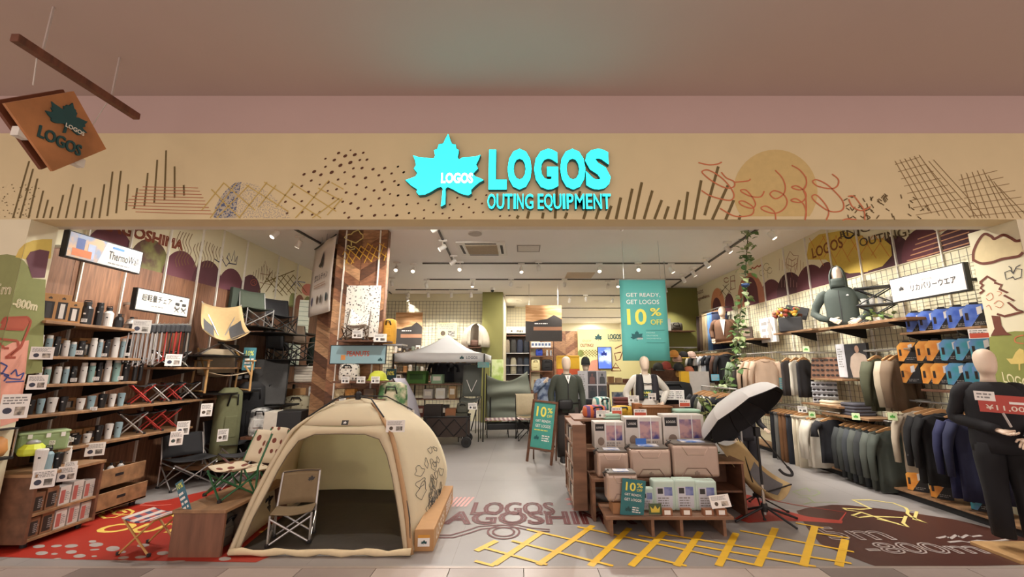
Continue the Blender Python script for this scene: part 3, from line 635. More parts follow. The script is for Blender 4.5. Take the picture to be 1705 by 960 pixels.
def spot(p,aim,lit,label,power=1.0,ang=75):
 """track spotlight: adapter, arm, head, glowing lens and the lamp itself"""
 global nspot
 t=thing('track_spotlight',label,'spotlight',(p.x,p.y,ZC-.03),group='spotlights on the ceiling tracks')
 d=(Vector(aim)-Vector((p.x,p.y,p.z))).normalized()
 if HEAD[0]is None:
  HEAD[0]=(hm.build('head',WHM,t,smooth=False),fm_.build('lens',LIT,t),MB().box((0,0,-.005),(.15,.034,.035)).build('adapter',WHM,t),MB().bar((0,0,0),(0,0,-.1),.014).build('arm',WHM,t))
  h,l_,ad,ar=HEAD[0]
 else:
  h,l_,ad,ar=[q.copy()for q in HEAD[0]]
  for q in(h,l_,ad,ar):COL.objects.link(q);q.parent=t
 drop=max(.10,(ZC-.03)-p.z)
 ar.scale=(1,1,drop/.1)
 rot=d.to_track_quat('-Z','Y').to_euler()
 for q in(h,l_):q.location=(0,0,-drop);q.rotation_euler=rot
 if not lit:
  if 'lens_dim' not in bpy.data.meshes:
   m=l_.data.copy();m.name='lens_dim';m.materials.clear();m.materials.append(UNL)
  l_.data=bpy.data.meshes['lens_dim']
 la=bpy.data.lights.new('spotlight_lamp','SPOT');la.energy=SPOT_W*power;la.spot_size=math.radians(ang);la.spot_blend=.7;la.shadow_soft_size=.04;la.color=WARM
 lo=bpy.data.objects.new('spotlight_lamp',la);COL.objects.link(lo);lo.parent=t;lo.location=Vector((0,0,-drop))+d*.09;lo.rotation_euler=rot
 nspot+=1
def on_ceiling(px,py,dz=.17):return fl(px,py,ZC-dz)
def sp_at(px,py,aim,lit,label,power=1.0,ang=75):
 spot(on_ceiling(px,py),aim,lit,label,power,ang)
row1=[(660,447,(-2.7,6.6,1.6),0),(688,449,(-1.9,5.2,.3),1),(868,449,(.2,6.8,0),1),(897,446,(.8,12.5,1),0),(998,449,(1.2,5.6,.6),1),(1063,447,(2.0,7.0,2.2),1),(1118,449,(4.6,8.6,1.2),1)]
for i,(x,y_,a,l)in enumerate(row1):sp_at(x,y_,a,l,'%s white spotlight from the left on the front cross track'%ORD[i],1.5)
row2=[(652,471,(-3.4,12.9,1.4),0),(710,474,(-2.5,12.9,1.8),1),(787,473,(-1.5,10.2,1.5),0),(851,472,(-1.0,12.8,1.8),0),(940,473,(1.0,15.8,1.5),0),(1012,476,(2.2,15.8,1.7),1),(1029,474,(2.0,9.0,1),0)]
for i,(x,y_,a,l)in enumerate(row2):sp_at(x,y_,a,l,'%s white spotlight from the left on the second cross track'%ORD[i],1.0)
row3=[(837,500,(-.2,15.8,1.6),0),(948,500,(1.4,15.9,1.6),1),(975,498,(2.6,15.9,1.8),0),(1020,500,(3.4,15.9,1.8),0)]
for i,(x,y_,a,l)in enumerate(row3):sp_at(x,y_,a,l,'%s white spotlight from the left on the third cross track'%ORD[i],.55)
rt=[(1285,391,(5.0,6.0,1.9),1),(1212,415,(5.0,7.0,1.9),0),(1177,440,(5.0,8.2,1.8),1),(1155,455,(5.0,9.4,1.8),0),(1138,465,(5.0,10.6,2.0),0),(1108,482,(4.6,11.9,1.8),1)]
for i,(x,y_,a,l)in enumerate(rt):sp_at(x,y_,a,l,'%s white spotlight from the front beside the vine along the right wall'%ORD[i],1.35)
lt3=[(737,412,(-4.9,6.6,1.2),0),(755,436,(-4.6,8.6,1.3),0),(766,446,(-1.6,5.3,.4),1)]
for i,(x,y_,a,l)in enumerate(lt3):sp_at(x,y_,a,l,'%s white spotlight from the front on the track by the air conditioner'%ORD[i],1.5)
lt4=[(458,390,(-5.0,5.2,1.6),1),(498,406,(-5.0,7.2,1.8),0)]
for i,(x,y_,a,l)in enumerate(lt4):sp_at(x,y_,a,l,'%s white spotlight from the front above the chair wall'%('nearer','farther')[i],1.0)
sp_at(643,492,(-4.4,12.9,2.2),1,'white spotlight just right of the chevron pillar near the back wall',1.0)
sp_at(678,497,(-3.2,13.0,2.6),0,'white spotlight above the left mountain poster',.9)
for i,(x,y_,a)in enumerate(((-4.1,5.3,(-4.9,4.4,1.3)),(-2.4,5.0,(-2.0,4.6,.4)),(.2,5.0,(.0,5.2,0)),(1.6,5.0,(1.4,4.9,.6)),(3.2,5.2,(2.6,4.9,.3)),(4.0,5.4,(5.0,4.9,1.5)),(4.0,5.0,(4.6,4.4,1.2)),(-3.3,4.6,(-4.9,6.6,1.6)),(-2.2,4.6,(-2.9,6.8,1.9)),(-.9,4.6,(-1.8,9.6,1.4)),(.6,4.6,(.8,7.6,1.2)),(2.0,4.6,(2.1,7.4,1.8)),(3.2,4.6,(4.6,7.4,1.2)))):  # unseen spots added behind the fascia to light the shop from the front
 spot(Vector((x,y_,ZC-.17)),a,1,'%s white fill spotlight added in the unseen row behind the shop fascia'%ORD[i],(1.15 if i in(0,1,7)else .8 if i<9 else 1.7),95 if i<8 else 70)
for x,i in LATE:spot(Vector((x,12.4,ZC-.17)),(x,13.1,1.6),i%2,'%s white spotlight from the left above the back wall posters'%ORD[i],.7)
for i,(x,y_,a)in enumerate(((-1.38,5.2,(-4.9,4.4,1.3)),(-1.39,5.8,(-4.9,5.7,1.3)),(-1.40,6.3,(-4.9,7.0,1.4)))):spot(Vector((x,y_,ZC-.17)),a,1,'%s white fill spotlight added unseen behind the fascia for the left wall'%ORD[i],1.0,60)  # fill spots added out of view to brighten the bottles and left wall
track('light_track','short unseen light track added above the display table for fill spotlights',(1.5,4.7,zt),(1.5,6.6,zt))  # added track out of view, carrying the right-wall fill spots
for i,(y_,a)in enumerate(((5.1,(4.9,4.6,1.1)),(5.6,(4.9,5.7,1.3)),(6.2,(4.9,7.2,1.3)))):spot(Vector((1.5,y_,ZC-.17)),a,1,'%s white fill spotlight added unseen behind the fascia for the right wall'%ORD[i],1.4,60)  # fill spots added out of view to brighten the right wall
dn=None
DL=[(864,478),(864,500),(864,517),(993,501),(973,516),(960,530),(1017,530),(985,536),(790,513),(1043,512)]
for i,q in enumerate(DL):
 p=fl(q[0],q[1],ZC)
 if dn is None:
  dn=thing('downlight','','downlight',(0,0,ZC),group='round downlights recessed in the shop ceiling')
  MB().lathe([(.075,0),(.10,0),(.10,-.012),(.075,-.006)],n=20).build('ring',WHM,dn)
  MB().lathe([(0,-.005),(.076,-.005),(.076,-.003),(0,-.003)],n=20).build('diffuser',M('#fff0dc',.4,noise=.012,emis=9.0),dn);t=dn
 else:t=copy_tree(dn)
 t.location=(p.x,p.y,ZC);t['label']='%s of the round glowing downlights in the rear ceiling, nearest first'%ORD[i]
 la=bpy.data.lights.new('downlight_lamp','AREA');la.shape='DISK';la.size=.15;la.energy=DOWN_W;la.color=WARM
 lo=bpy.data.objects.new('downlight_lamp',la);COL.objects.link(lo);lo.parent=t;lo.location=(0,0,-.02)
MALL=[]
for i,x in enumerate((-4.5,-1.5,1.5,4.5)):  # made-up downlights out of view, giving the concourse extra light
 t=copy_tree(dn,loc=(x,.2,ZM),label='%s from the left of the added unseen concourse downlights above the viewer'%ORD[i])
 la=bpy.data.lights.new('concourse_fill_lamp','AREA');la.shape='DISK';la.size=.15;la.energy=16;la.color=(1,.80,.66)
 lo=bpy.data.objects.new('concourse_fill_lamp',la);COL.objects.link(lo);lo.parent=t;lo.location=(0,0,-.02)
a=fl(765,402,ZC);b=fl(838,423,ZC)
ac=thing('ceiling_air_conditioner','white square ceiling air conditioner with a beige grille','air conditioner',((a.x+b.x)/2,(a.y+b.y)/2,ZC))
W2=.47
MB().box((0,0,-.015),(.94,.94,.03)).build('panel',WHM,ac,bevel=.008)
gr=MB().box((0,0,-.034),(.62,.62,.01)).build('grille',M('#c9bba2',.6),ac)
for i in range(14):MB().box((0,-.28+.043*i,-.042),(.6,.012,.008)).build('grille_slat',M('#a89a82',.6),gr)
for dx,dy,sx,sy in((0,.39,.6,.05),(0,-.39,.6,.05),(.39,0,.05,.6),(-.39,0,.05,.6)):MB().box((dx,dy,-.031),(sx,sy,.006)).build('air_slot',M('#3c3630',.6),ac)
p=fl(880,413,ZC)
sp_=thing('ceiling_hatch','flat rectangular ceiling hatch with a grey frame near the air conditioner','hatch',(p.x,p.y,ZC))
MB().box((0,0,-.004),(.46,.46,.008)).build('panel',M('#ddd6cc',.8),sp_)
for dx,dy,sx,sy in((0,.22,.46,.02),(0,-.22,.46,.02),(.22,0,.02,.46),(-.22,0,.02,.46)):MB().box((dx,dy,-.010),(sx,sy,.006)).build('frame_bar',M('#8d877e',.5),sp_)
p=fl(791,388,ZC);tag(MB().lathe([(0,0),(.12,0),(.12,-.02),(.10,-.03),(0,-.03)],(p.x,p.y,ZC),20).build('ceiling_speaker',M('#b5aca2',.6)),'round grey ceiling speaker above the air conditioner','speaker')
p=fl(820,479,ZC);cm=thing('dome_camera','white dome security camera on the ceiling with a black lens','camera',(p.x,p.y,ZC))
MB().lathe([(0,0),(.075,0),(.075,-.05),(.06,-.07),(0,-.07)],n=16).build('housing',WHM,cm);MB().lathe([(.055,-.07),(.05,-.10),(.03,-.125),(0,-.13)],n=14).build('dome',M('#141414',.1),cm,smooth=True)
p=fl(835,510,ZC)
vt=thing('ceiling_vent','low slotted air vent in the rear ceiling left of the mountain poster','vent',(p.x,p.y,ZC));MB().box((0,0,-.01),(1.1,.5,.02)).build('frame',M('#bdb3a6',.6),vt)
for i in range(5):MB().box((0,-.18+.09*i,-.024),(1.0,.05,.01)).build('slat',M('#6e665c',.6),vt)
p=fl(965,458,ZC);tag(MB().box((p.x,p.y,ZC-.004),(.7,.7,.008)).build('ceiling_panel',M('#cdb9a2',.8)),'beige square access panel in the ceiling left of the teal banner','panel')
# == builders of repeated kinds
BLK=M('#1c1b1c',.55);BLK2=M('#26242a',.7);WHT=M('#ece8e2',.5);STEEL=M('#b8b6b4',.3,.8);DKM=M('#2a2826',.45,.5)
WD=M('#94704f',.5,kind='wood',scale=4,stretch=(3,.5,3));WDX=M('#94704f',.5,kind='wood',scale=4,stretch=(.5,3,3))
WDD=M('#6e4a36',.55,kind='wood',scale=4,stretch=(3,.5,3));KRAFT=M('#b58a5c',.8,noise=.08);INK=M('#3a3836',.7);GREYINK=M('#8d8a88',.7)
def card(label,o,r,u,wd,ht,seed=0,name='price_card',cat='price card',col='#f0ece6',n=5,pic=True,red=0,th=.004,lip=None,group=None):
 fr=frame(o,r,u);x,y=wd/2,ht/2
 b=MB().prism([(-x,-y),(x,-y),(x,y),(-x,y)],fr,-th,0).build(name,M(col,.6,noise=.03));tag(b,label,cat,group)
 rr=random.Random(seed)
 if n:textlines(MB(),fr,-x*.85,x*.85,y*(.15 if pic else-.8),y*.82,max(2,n//2+2),.0012,seed).build('print',GREYINK,b)
 if pic:
  disc(MB(),fr,-x*.45,-y*.35,min(x,y)*.32,min(x,y)*.32,.0012,12).build('picture',M(rr.choice(['#3a3c4c','#544638','#3c4a44']),.6),b)
  m_=MB();rect(m_,fr,x*.05,x*.75,-y*.75,-y*.05,.0012);m_.build('picture',M(rr.choice(['#b8aca0','#a8a49c','#c4b8a8']),.6,kind='bands',h2='#5c5650',scale=20),b)
 if red:
  m_=MB();rect(m_,fr,-x*.9,x*.9,-y*.85,y*.1,.0014);m_.build('red_band',M('#c8543c',.6),b)
 return b
def lw_bottle(kind,loc,h,r,col,label,group,name='bottle',capc=None):
 t=thing(name,label,'bottle',loc,group=group,rz=.6);m=M(col,.38,noise=.03);cp=M(capc or('#2a2a2c' if kind!='slim' else col),.45,noise=.03)
 dark=lin(col)[0]<.05
 if kind=='slim':
  MB().lathe([(r*.92,0),(r,.008),(r,h*.80),(r*.9,h*.85),(0,h*.85)],n=16).build('body',m,t,smooth=False)
  MB().lathe([(r*.86,h*.85),(r*.88,h*.98),(r*.8,h),(0,h)],n=16).build('cap',M('#d8d4cc' if not dark else '#202022',.4),t)
  MB().box((0,-r*.98,h*.6),(r*.4,.004,r*.35)).build('logo',INK if not dark else WHT,t)
 elif kind=='tumbler':
  MB().lathe([(r*.74,0),(r*.78,.006),(r,h*.9),(0,h*.9)],n=16).build('body',m,t)
  MB().lathe([(r*1.02,h*.88),(r*1.02,h*.95),(r*.85,h),(0,h)],n=16).build('lid',M(col,.3,noise=.02),t)
  MB().box((0,-r*.93,h*.65),(r*.4,.004,r*.35)).build('logo',INK if not dark else WHT,t)
 elif kind=='jug':
  MB().lathe([(r*.95,0),(r,.01),(r,h*.66),(r*.55,h*.78),(0,h*.78)],n=18).build('body',m,t)
  MB().lathe([(r*.58,h*.77),(r*.6,h*.92),(r*.4,h*.95),(0,h*.95)],n=16).build('cap',cp,t)
  MB().tube([(-r*.55,0,h*.86),(-r*.45,0,h),(r*.45,0,h),(r*.55,0,h*.86)],r*.12,6).build('handle',cp,t)
  MB().box((0,-r*.99,h*.45),(r*.35,.004,r*.3)).build('logo',INK if not dark else WHT,t)
 else:
  MB().lathe([(r*.95,0),(r,.01),(r,h*.5),(r*.75,h*.68),(r*.3,h*.78),(0,h*.78)],n=18).build('body',m,t)
  MB().lathe([(r*.34,h*.76),(r*.36,h*.9),(0,h*.92)],n=12).build('cap',cp,t);MB().tube([(r*.34,0,h*.84),(r*.8,0,h*.9),(r*.85,0,h*.7)],r*.07,6).build('handle',cp,t)
 return t
def window_box(loc,w_,d,h,rz,label,group,col='#b08456',win='#2c2a2c',inner='#d8d4ce',name='packaging_box'):
 t=thing(name,label,'box',loc,rz,group)
 MB().box((0,0,h/2),(w_,d,h)).build('carton',M(col,.8,noise=.06),t,bevel=.003)
 fr=frame((0,-d/2,0),(1,0,0),(0,0,1));m_=MB();rect(m_,fr,-w_*.32,w_*.32,h*.12,h*.72,.001);m_.build('window',M(win,.3),t)
 m_=MB();rect(m_,fr,-w_*.14,w_*.16,h*.14,h*.66,.002);m_.build('bottle_print',M(inner,.4),t)
 m_=MB();leaf(m_,fr,0,h*.85,h*.12,h*.12,.0015);m_.build('logo',INK,t)
 return t
# -- seats (front faces -y)
def camp_chair(label,loc,rz,fab,frm,w_=.5,sh=.40,bh=.78,d=.42,group=None,arms=False,posts=True,trim=None,name='camp_chair',logo=None,cat='chair'):
 t=thing(name,label,cat,loc,rz,group);x=w_/2;y=d/2;r=.010
 for s in(-1,1):
  MB().tube([(-x*s,-y,.01),(x*s,-y,sh-.03)],r,8).build('leg',frm,t)
  MB().tube([(-x*s,y,.01),(x*s,y,sh-.03)],r,8).build('leg',frm,t)
  MB().tube([(x*s,-y,.01),(x*s,y,sh-.06)],r*.9,8).build('side_brace',frm,t)
  MB().tube([(x*s,y,.01),(x*s,-y,sh-.06)],r*.9,8).build('side_brace',frm,t)
  if posts:MB().tube([(x*s,-y,.01),(x*s,-y,sh)],r,8).build('front_post',frm,t)
  MB().tube([(x*s,y,.01),(x*s,y,sh),(x*s*.98,y+.10,bh)],r,8).build('back_post',frm,t)
  if arms:MB().tube([(x*s,y+.05,sh+.2),(x*s*1.05,0,sh+.22),(x*s*1.05,-y,sh+.2),(x*s,-y,sh)],r*1.3,8).build('armrest',frm,t)
  for yy in(-y,y):MB().lathe([(.02,0),(.02,.02),(.012,.03),(0,.03)],(x*s,yy,0),8).build('foot',BLK,t)
 seat=MB().sheet(lambda u,v:((u-.5)*w_,(v-.5)*d*1.05,sh-.05*math.sin(PI*u)*(.4+.6*math.sin(PI*v))+.015),8,6,.006).build('seat',fab,t,smooth=True)
 bk=MB().sheet(lambda u,v:((u-.5)*w_*(1-.06*math.sin(PI*v)),y+.0+.10*v+.045*math.sin(PI*u),sh+.015+(bh-sh)*v),8,6,.006).build('backrest',fab,t,smooth=True)
 if trim:
  MB().tube([((u-.5)*w_,y+.10+.045*math.sin(PI*u),bh)for u in[i/8 for i in range(9)]],.008,6).build('piping',trim,bk)
 if logo:
  m_=MB();leaf(m_,frame((w_*.28,y+.10,bh-.07),(1,0,0),(0,.12,1)),0,0,.07,.06,.012);m_.build('logo',logo,bk)
 return t
def folding_stool(label,loc,rz,fab,frm,w_=.34,d=.28,h=.36,group=None,name='folding_stool',r=.009):
 t=thing(name,label,'stool',loc,rz,group);x,y=w_/2,d/2
 for s in(-1,1):
  MB().tube([(-x,y*s,.0),(x,y*s,h-.01)],r,8).build('leg',frm,t);MB().tube([(x,y*s,.0),(-x,y*s,h-.01)],r,8).build('leg',frm,t)
  MB().tube([(x*s,-y,h-.01),(x*s,y,h-.01)],r,8).build('rail',frm,t)
  for yy in(-y,y):MB().lathe([(.016,-.002),(.016,.02),(0,.025)],(x*s,yy,0),8).build('foot',BLK,t)
 MB().sheet(lambda u,v:((u-.5)*w_*1.06,(v-.5)*d*1.1,h-.03*math.sin(PI*u)+.008),8,4,.008).build('seat',fab,t,smooth=True)
 return t
def sling_chair(label,loc,rz,fab,mesh,frm,group=None,s=1.0,legs=True,name='sling_chair'):
 """low sling chair on a four-legged hub, front faces -y"""
 t=thing(name,label,'chair',loc,rz,group)
 FL_,FR_,BL_,BR_=[Vector(p)*s for p in((-.30,-.34,.37),(.30,-.34,.37),(-.27,.33,.86),(.27,.33,.86))]
 hub=Vector((0,-.02,.20))*s
 def surf(u,v):
  p=(FL_*(1-u)+FR_*u)*(1-v)+(BL_*(1-u)+BR_*u)*v
  sag=.20*s*math.sin(PI*u)**.8*(1-.55*v)+.26*s*math.sin(PI*min(1,v*1.15 if v<.87 else 1))*(.35+.65*math.sin(PI*u))
  return p+Vector((0,.05*s*math.sin(PI*v),-sag*.75))
 MB().sheet(surf,10,10,.006).build('sling',fab,t,smooth=True)
 for a,b in((.06,.32),(.68,.94)):
  MB().sheet(lambda u,v:Vector(surf(a+(b-a)*u,.12+.5*v))+Vector((0,-.004,.004)),4,6).build('mesh_panel',mesh,t,smooth=True)
 for c_ in(FL_,FR_,BL_,BR_):MB().tube([hub,c_],.009*s,8).build('upper_pole',frm,t)
 if legs:
  for p in((-.28,-.26,0),(.28,-.26,0),(-.28,.26,0),(.28,.26,0)):
   lg=MB().tube([hub,Vector(p)*s+Vector((0,0,.008))],.010*s,8).build('leg',frm,t);MB().lathe([(.018,0),(.016,.02),(0,.025)],Vector(p)*s,8).build('foot',BLK,lg)
 MB().box(hub,(.08*s,.08*s,.05*s)).build('hub',BLK,t,bevel=.01)
 return t
# -- clothes
def ell(c,a,b,n=16,fold=0,ph=0,k=7,pw=.8):
 out=[]
 for i in range(n):
  q=2*PI*i/n;cs,sn=math.cos(q),math.sin(q)
  x=math.copysign(abs(cs)**pw,cs)*a;y=math.copysign(abs(sn)**pw,sn)*b*(1+fold*math.sin(k*q+ph))
  out.append(Vector(c)+Vector((x,y,0)))
 return out
_G={}
def garment_meshes(kind,w_,L_,th,sl):
 key=(kind,round(w_,2),round(L_,2),round(th,3),round(sl,2))
 if key in _G:return _G[key]
 parts=[]
 if kind in('shirt','tee','hoodie','jacket','vest'):
  mb=MB();secs=[]
  for i,(tt,a,b)in enumerate(((0,.09,.5),(.015,.10,.7),(.05,.36,.8),(.10,.47,.95),(.2,.48,1),(.45,.47,1.05),(.75,.49,1.1),(1.0,.50,1.1))):
   secs.append(ell((0,0,-.07-tt*L_),a*w_ if i>1 else a,th*b,28,.5*tt+.03,i*.25))
  mb.loft(secs);parts.append(('body',mb,'c'))
  if sl:
   for s in(-1,1):
    mb=MB();p0=Vector((s*(w_*.44),0,-.07-.075*L_));p1=Vector((s*(w_*.5+.05),th*.3,p0.z-sl*.5));p2=Vector((s*(w_*.5+.06),-th*.2,p0.z-sl))
    mb.tube([p0,(p0+p1)/2+Vector((s*.015,0,0)),p1,p2],[.075 if kind!='tee' else .085,.075,.062,.05 if kind!='tee' else .085],10,True,.62);parts.append(('sleeve',mb,'c'))
  if kind=='hoodie':
   parts.append(('hood',MB().sheet(lambda u,v:((u-.5)*.24*(1-.3*v),th*.5+.05*math.sin(PI*u)+.04*v,-.05-.16*v*(1-.3*math.sin(PI*u))),8,4,.02),'c'))
  if kind in('shirt','jacket'):
   parts.append(('collar',MB().tube([(.09*math.cos(q),.8*th*math.sin(q)-.005,-.075-.02*math.sin(q+PI)-.02)for q in[2*PI*i/12 for i in range(13)]],.012,6),'c'))
  if kind=='jacket':parts.append(('zip',MB().box((0,-th*1.08,-.07-L_*.55),(.012,.012,L_*.85)),'z'))
 elif kind=='trousers':
  for s in(-1,1):
   mb=MB();mb.loft([ell((s*.08,0,-.10),.10,th,12),ell((s*.085,0,-.35),.11,th*1.2,12,.1),ell((s*.10,0,-.10-L_*.55),.10,th*1.1,12,.15),ell((s*.11,0,-.10-L_),.105,th,12,.15)]);parts.append(('trouser_leg',mb,'c'))
  parts.append(('waistband',MB().box((0,0,-.095),(.36,th*2.1,.04)),'c'))
 hg=MB().prism([(-w_*.40,-.085),(-w_*.2,-.045),(-.015,-.02),(.015,-.02),(w_*.2,-.045),(w_*.40,-.085),(w_*.38,-.10),(0,-.06),(-w_*.38,-.10)],frame((0,0,0),(1,0,0),(0,0,1)),-.012,.012)
 parts.append(('hanger',hg,'h'));parts.append(('hook',MB().tube([(0,0,-.025),(0,0,.0),(.022,0,.022),(0,0,.045),(-.02,0,.03)],.003,6),'m'))
 _G[key]=parts;return parts
_GM={}
def garment(label,loc,rz,col,kind='shirt',w_=.46,L_=.68,th=.035,sl=.56,group=None,name=None,cat=None,mat=None,hang=None):
 name=name or{'shirt':'shirt','tee':'t_shirt','hoodie':'hooded_sweatshirt','jacket':'jacket','trousers':'trousers','vest':'vest'}[kind]
 t=thing(name,label,cat or{'tee':'t-shirt','hoodie':'sweatshirt'}.get(kind,kind),loc,rz,group)
 mt={'c':mat or M(col,.85,noise=.10,scale=9,bump=.15),'h':hang or M('#b88a5c',.5),'m':STEEL,'z':BLK}
 for nm,mb,k in garment_meshes(kind,w_,L_,th,sl):
  key=(id(mb),id(mt[k]))
  if key in _GM:
   o=bpy.data.objects.new(nm,_GM[key]);COL.objects.link(o);o.parent=t
  else:o=mb.build(nm,mt[k],t,smooth=(k=='c'));_GM[key]=o.data
 return t
# -- mannequins (front faces -y)
SKINM=M('#ddc6b0',.55,noise=.03)
def hand(mb,wrist,d,s=1.0,thumb=(-1,0,0),curl=.35):
 """palm and five bent fingers continuing from a wrist along d"""
 d=Vector(d).normalized();tv=Vector(thumb);tv=(tv-d*tv.dot(d)).normalized();n=d.cross(tv)
 w0=Vector(wrist)
 def sec(c_,a,b):return[c_+tv*a*math.cos(q)+n*b*math.sin(q)for q in[2*PI*i/10 for i in range(10)]]
 mb.loft([sec(w0-d*.02*s,.027*s,.02*s),sec(w0+d*.02*s,.032*s,.018*s),sec(w0+d*.06*s,.042*s,.017*s),sec(w0+d*.095*s,.040*s,.014*s)])
 for i,(o_,L_)in enumerate(((.031,.068),(.011,.078),(-.010,.072),(-.030,.056))):
  b=w0+d*.088*s+tv*o_*s;k1=b+(d*.5+n*curl*.3)*L_*s;k2=k1+(d*.35+n*curl*.8)*L_*.5*s;k3=k2+(d*.1+n*curl)*L_*.4*s
  mb.tube([b,k1,k2,k3],[.0095*s,.009*s,.008*s,.006*s],7)
 b=w0+d*.03*s+tv*.03*s;mb.tube([b,b+(tv*.7+d*.7)*.04*s,b+(tv*.6+d+n*curl*.6)*.055*s],[.012*s,.0105*s,.008*s],7)
def head(mb,base,s=1.0,featureless=True,fwd=(0,-1,0)):
 """smooth egg head with brow, nose and chin relief on a neck"""
 f=Vector(fwd);sd=Vector((-f.y,f.x,0));b0=Vector(base);secs=[]
 P=[(0,.062,.062,.015),(.045,.052,.055,.01),(.085,.052,.058,.0),(.10,.055,.075,-.018),(.125,.066,.092,-.018),(.16,.074,.098,-.012),(.20,.079,.102,-.006),(.24,.080,.105,0),(.275,.074,.100,.004),(.305,.058,.082,.006),(.325,.034,.050,.006),(.332,.008,.012,.006)]
 for z,a,b,off in P:
  ring=[]
  for i in range(20):
   q=2*PI*i/20;x=math.cos(q);y=math.sin(q)
   nose=.012*math.exp(-((z-.19)/.025)**2)*max(0,y)**14-.006*math.exp(-((z-.225)/.02)**2)*max(0,math.sin(q))**2*(abs(x)>.3)
   ring.append(b0+(sd*x*a+f*(y*b+nose-off)+Vector((0,0,z)))*s)
  secs.append(ring)
 mb.loft(secs)
def rings(path,n=12,flat=1.0):
 mb=MB();mb.tube([p[0]for p in path],[p[1]for p in path],n,True,flat);return mb
def sleeve_tube(p,sg_,S):
 k=[p[0]+Vector((-.09*sg_,0,.015))*S,p[0]+Vector((-.03*sg_,0,.0))*S,p[0]+Vector((.012*sg_,0,-.05))*S,p[0]*.45+p[1]*.55,p[1],p[1]*.5+p[2]*.5,p[2]]
 rr=[.035,.058,.068,.062,.057,.052,.045];q=smooth_pts(k,3);n=len(q)
 r=[S*(rr[int(i/3)]+(rr[min(int(i/3)+1,6)]-rr[int(i/3)])*(i%3)/3)for i in range(n)]
 return MB().tube(q,r,14)
def mannequin(label,loc,rz,top,bottom,s=1.0,arms=None,shoes=True,half=False,collar=True,jacket_open=None,skin=None,zmin=0.0,head_on=True,sleeve_end=.0,name='mannequin'):
 """arms: two lists (right, left) of shoulder-elbow-wrist points"""
 t=thing(name,label,'mannequin',loc,rz);sk=MB();S=s
 arms=arms or[[(-.20,0,1.43),(-.27,.03,1.16),(-.26,-.05,.92)],[(.20,0,1.43),(.27,.03,1.16),(.26,-.05,.92)]]
 if head_on:head(sk,Vector((0,.0,1.47))*S,S)
 for i,a in enumerate(arms):
  d=Vector(a[2])-Vector(a[1]);hand(sk,Vector(a[2])*S,d,S,(1 if i==0 else-1,0,0)if len(a)<4 else a[3])
 sk.build('body',skin or SKINM,t,smooth=True)
 mb=MB();z0=.84 if not half else .95
 mb.loft([ell(Vector((0,.0,z))*S,a*S,b*S,22,fo,ph,9,.9)for z,a,b,fo,ph in((z0,.205,.135,.05,0),(z0+.08,.21,.14,.05,.5),(1.12,.20,.135,.05,1.1),(1.28,.215,.145,.03,1.6),(1.40,.215,.125,.01,2),(1.455,.16,.09,0,0),(1.485,.085,.07,0,0))])
 mb.build('top',top,t,smooth=True)
 for a in arms:
  p=[Vector(q)*S for q in a[:3]];sg_=1 if p[0].x>0 else-1
  sleeve_tube(p,sg_,S).build('sleeve',top,t,smooth=True)
 if collar:MB().tube([Vector((.078*math.cos(q),.068*math.sin(q),1.485+.012*math.sin(q)))*S for q in[2*PI*i/14 for i in range(15)]],.014*S,6).build('collar',top,t,smooth=True)
 if not half:
  for sg_ in(-1,1):
   m2=MB();m2.loft([ell(Vector((sg_*.085,0,.93))*S,.115*S,.125*S,16,.0),ell(Vector((sg_*.095,0,.78))*S,.108*S,.118*S,16,.04),ell(Vector((sg_*.10,-.005,.48))*S,.085*S,.09*S,16,.05,1),ell(Vector((sg_*.10,.01,.10))*S,.078*S,.085*S,16,.06,2)])
   m2.build('trouser_leg',bottom,t,smooth=True)
   if shoes:
    sh=MB();sh.loft([[Vector((sg_*.10+a*math.cos(q),-.05+b*math.sin(q),z))*S for q in[2*PI*i/14 for i in range(14)]]for z,a,b in((.022,.048,.135),(.05,.046,.13),(.085,.038,.09),(.12,.036,.06))]);so=sh.build('shoe',shoes if not isinstance(shoes,bool)else BLK,t,smooth=True)
    sl_=MB();sl_.loft([[Vector((sg_*.10+a*math.cos(q),-.05+b*math.sin(q),z))*S for q in[2*PI*i/14 for i in range(14)]]for z,a,b in((0,.050,.138),(.026,.052,.142))]);sl_.build('sole',WHT,so)
 return t
def folded(label,loc,rz,col,w_=.28,d=.34,h=.035,group=None,name='folded_sweater',cat='sweater',mat=None):
 m_=MB().loft([ell((0,0,z),w_/2*k,d/2*k,16,.03,1,5,.35)for z,k in((0,.96),(h*.25,1.0),(h*.7,1.0),(h,.94))])
 o=m_.build(name,mat or M(col,.9,noise=.08,bump=.1),None,smooth=True);o.location=loc;o.rotation_euler=(0,0,rz);return tag(o,label,cat,group)
def shelf_board(label,x0,x1,y0,y1,z,th=.028,mat=None,brackets=None,name='display_shelf',cat='shelf',wall='x'):
 t=thing(name,label,cat,((x0+x1)/2,(y0+y1)/2,z-th))
 MB().bb(x0,x1,y0,y1,z-th,z).build('board',mat or WDX,t,bevel=.003,world=True)
 for q in(brackets if brackets is not None else[]):
  if wall=='x':
   sg_=1 if x1>0 else-1
   xw=x1 if sg_>0 else x0;xf=x0 if sg_>0 else x1
   MB().prism([(xw,z-th),(xw,z-th-.14),(xw+(xf-xw)*.15,z-th-.13),(xf,z-th-.02),(xf,z-th)],lambda a,b,c_=0.0:Vector((a,q+c_,b)),-.006,.006).build('bracket',DKM,t,world=True)
 return t
def hang_rail(label,a,b,name='clothes_rail',r=.012,mat=None,arms=None,cat='clothes rail'):
 t=thing(name,label,cat,a);MB().tube([a,b],r,10).build('bar',mat or STEEL,t,world=True)
 for p,q in(arms or[]):MB().bar(p,q,.02,.03).build('bracket_arm',mat or STEEL,t,world=True)
 return t
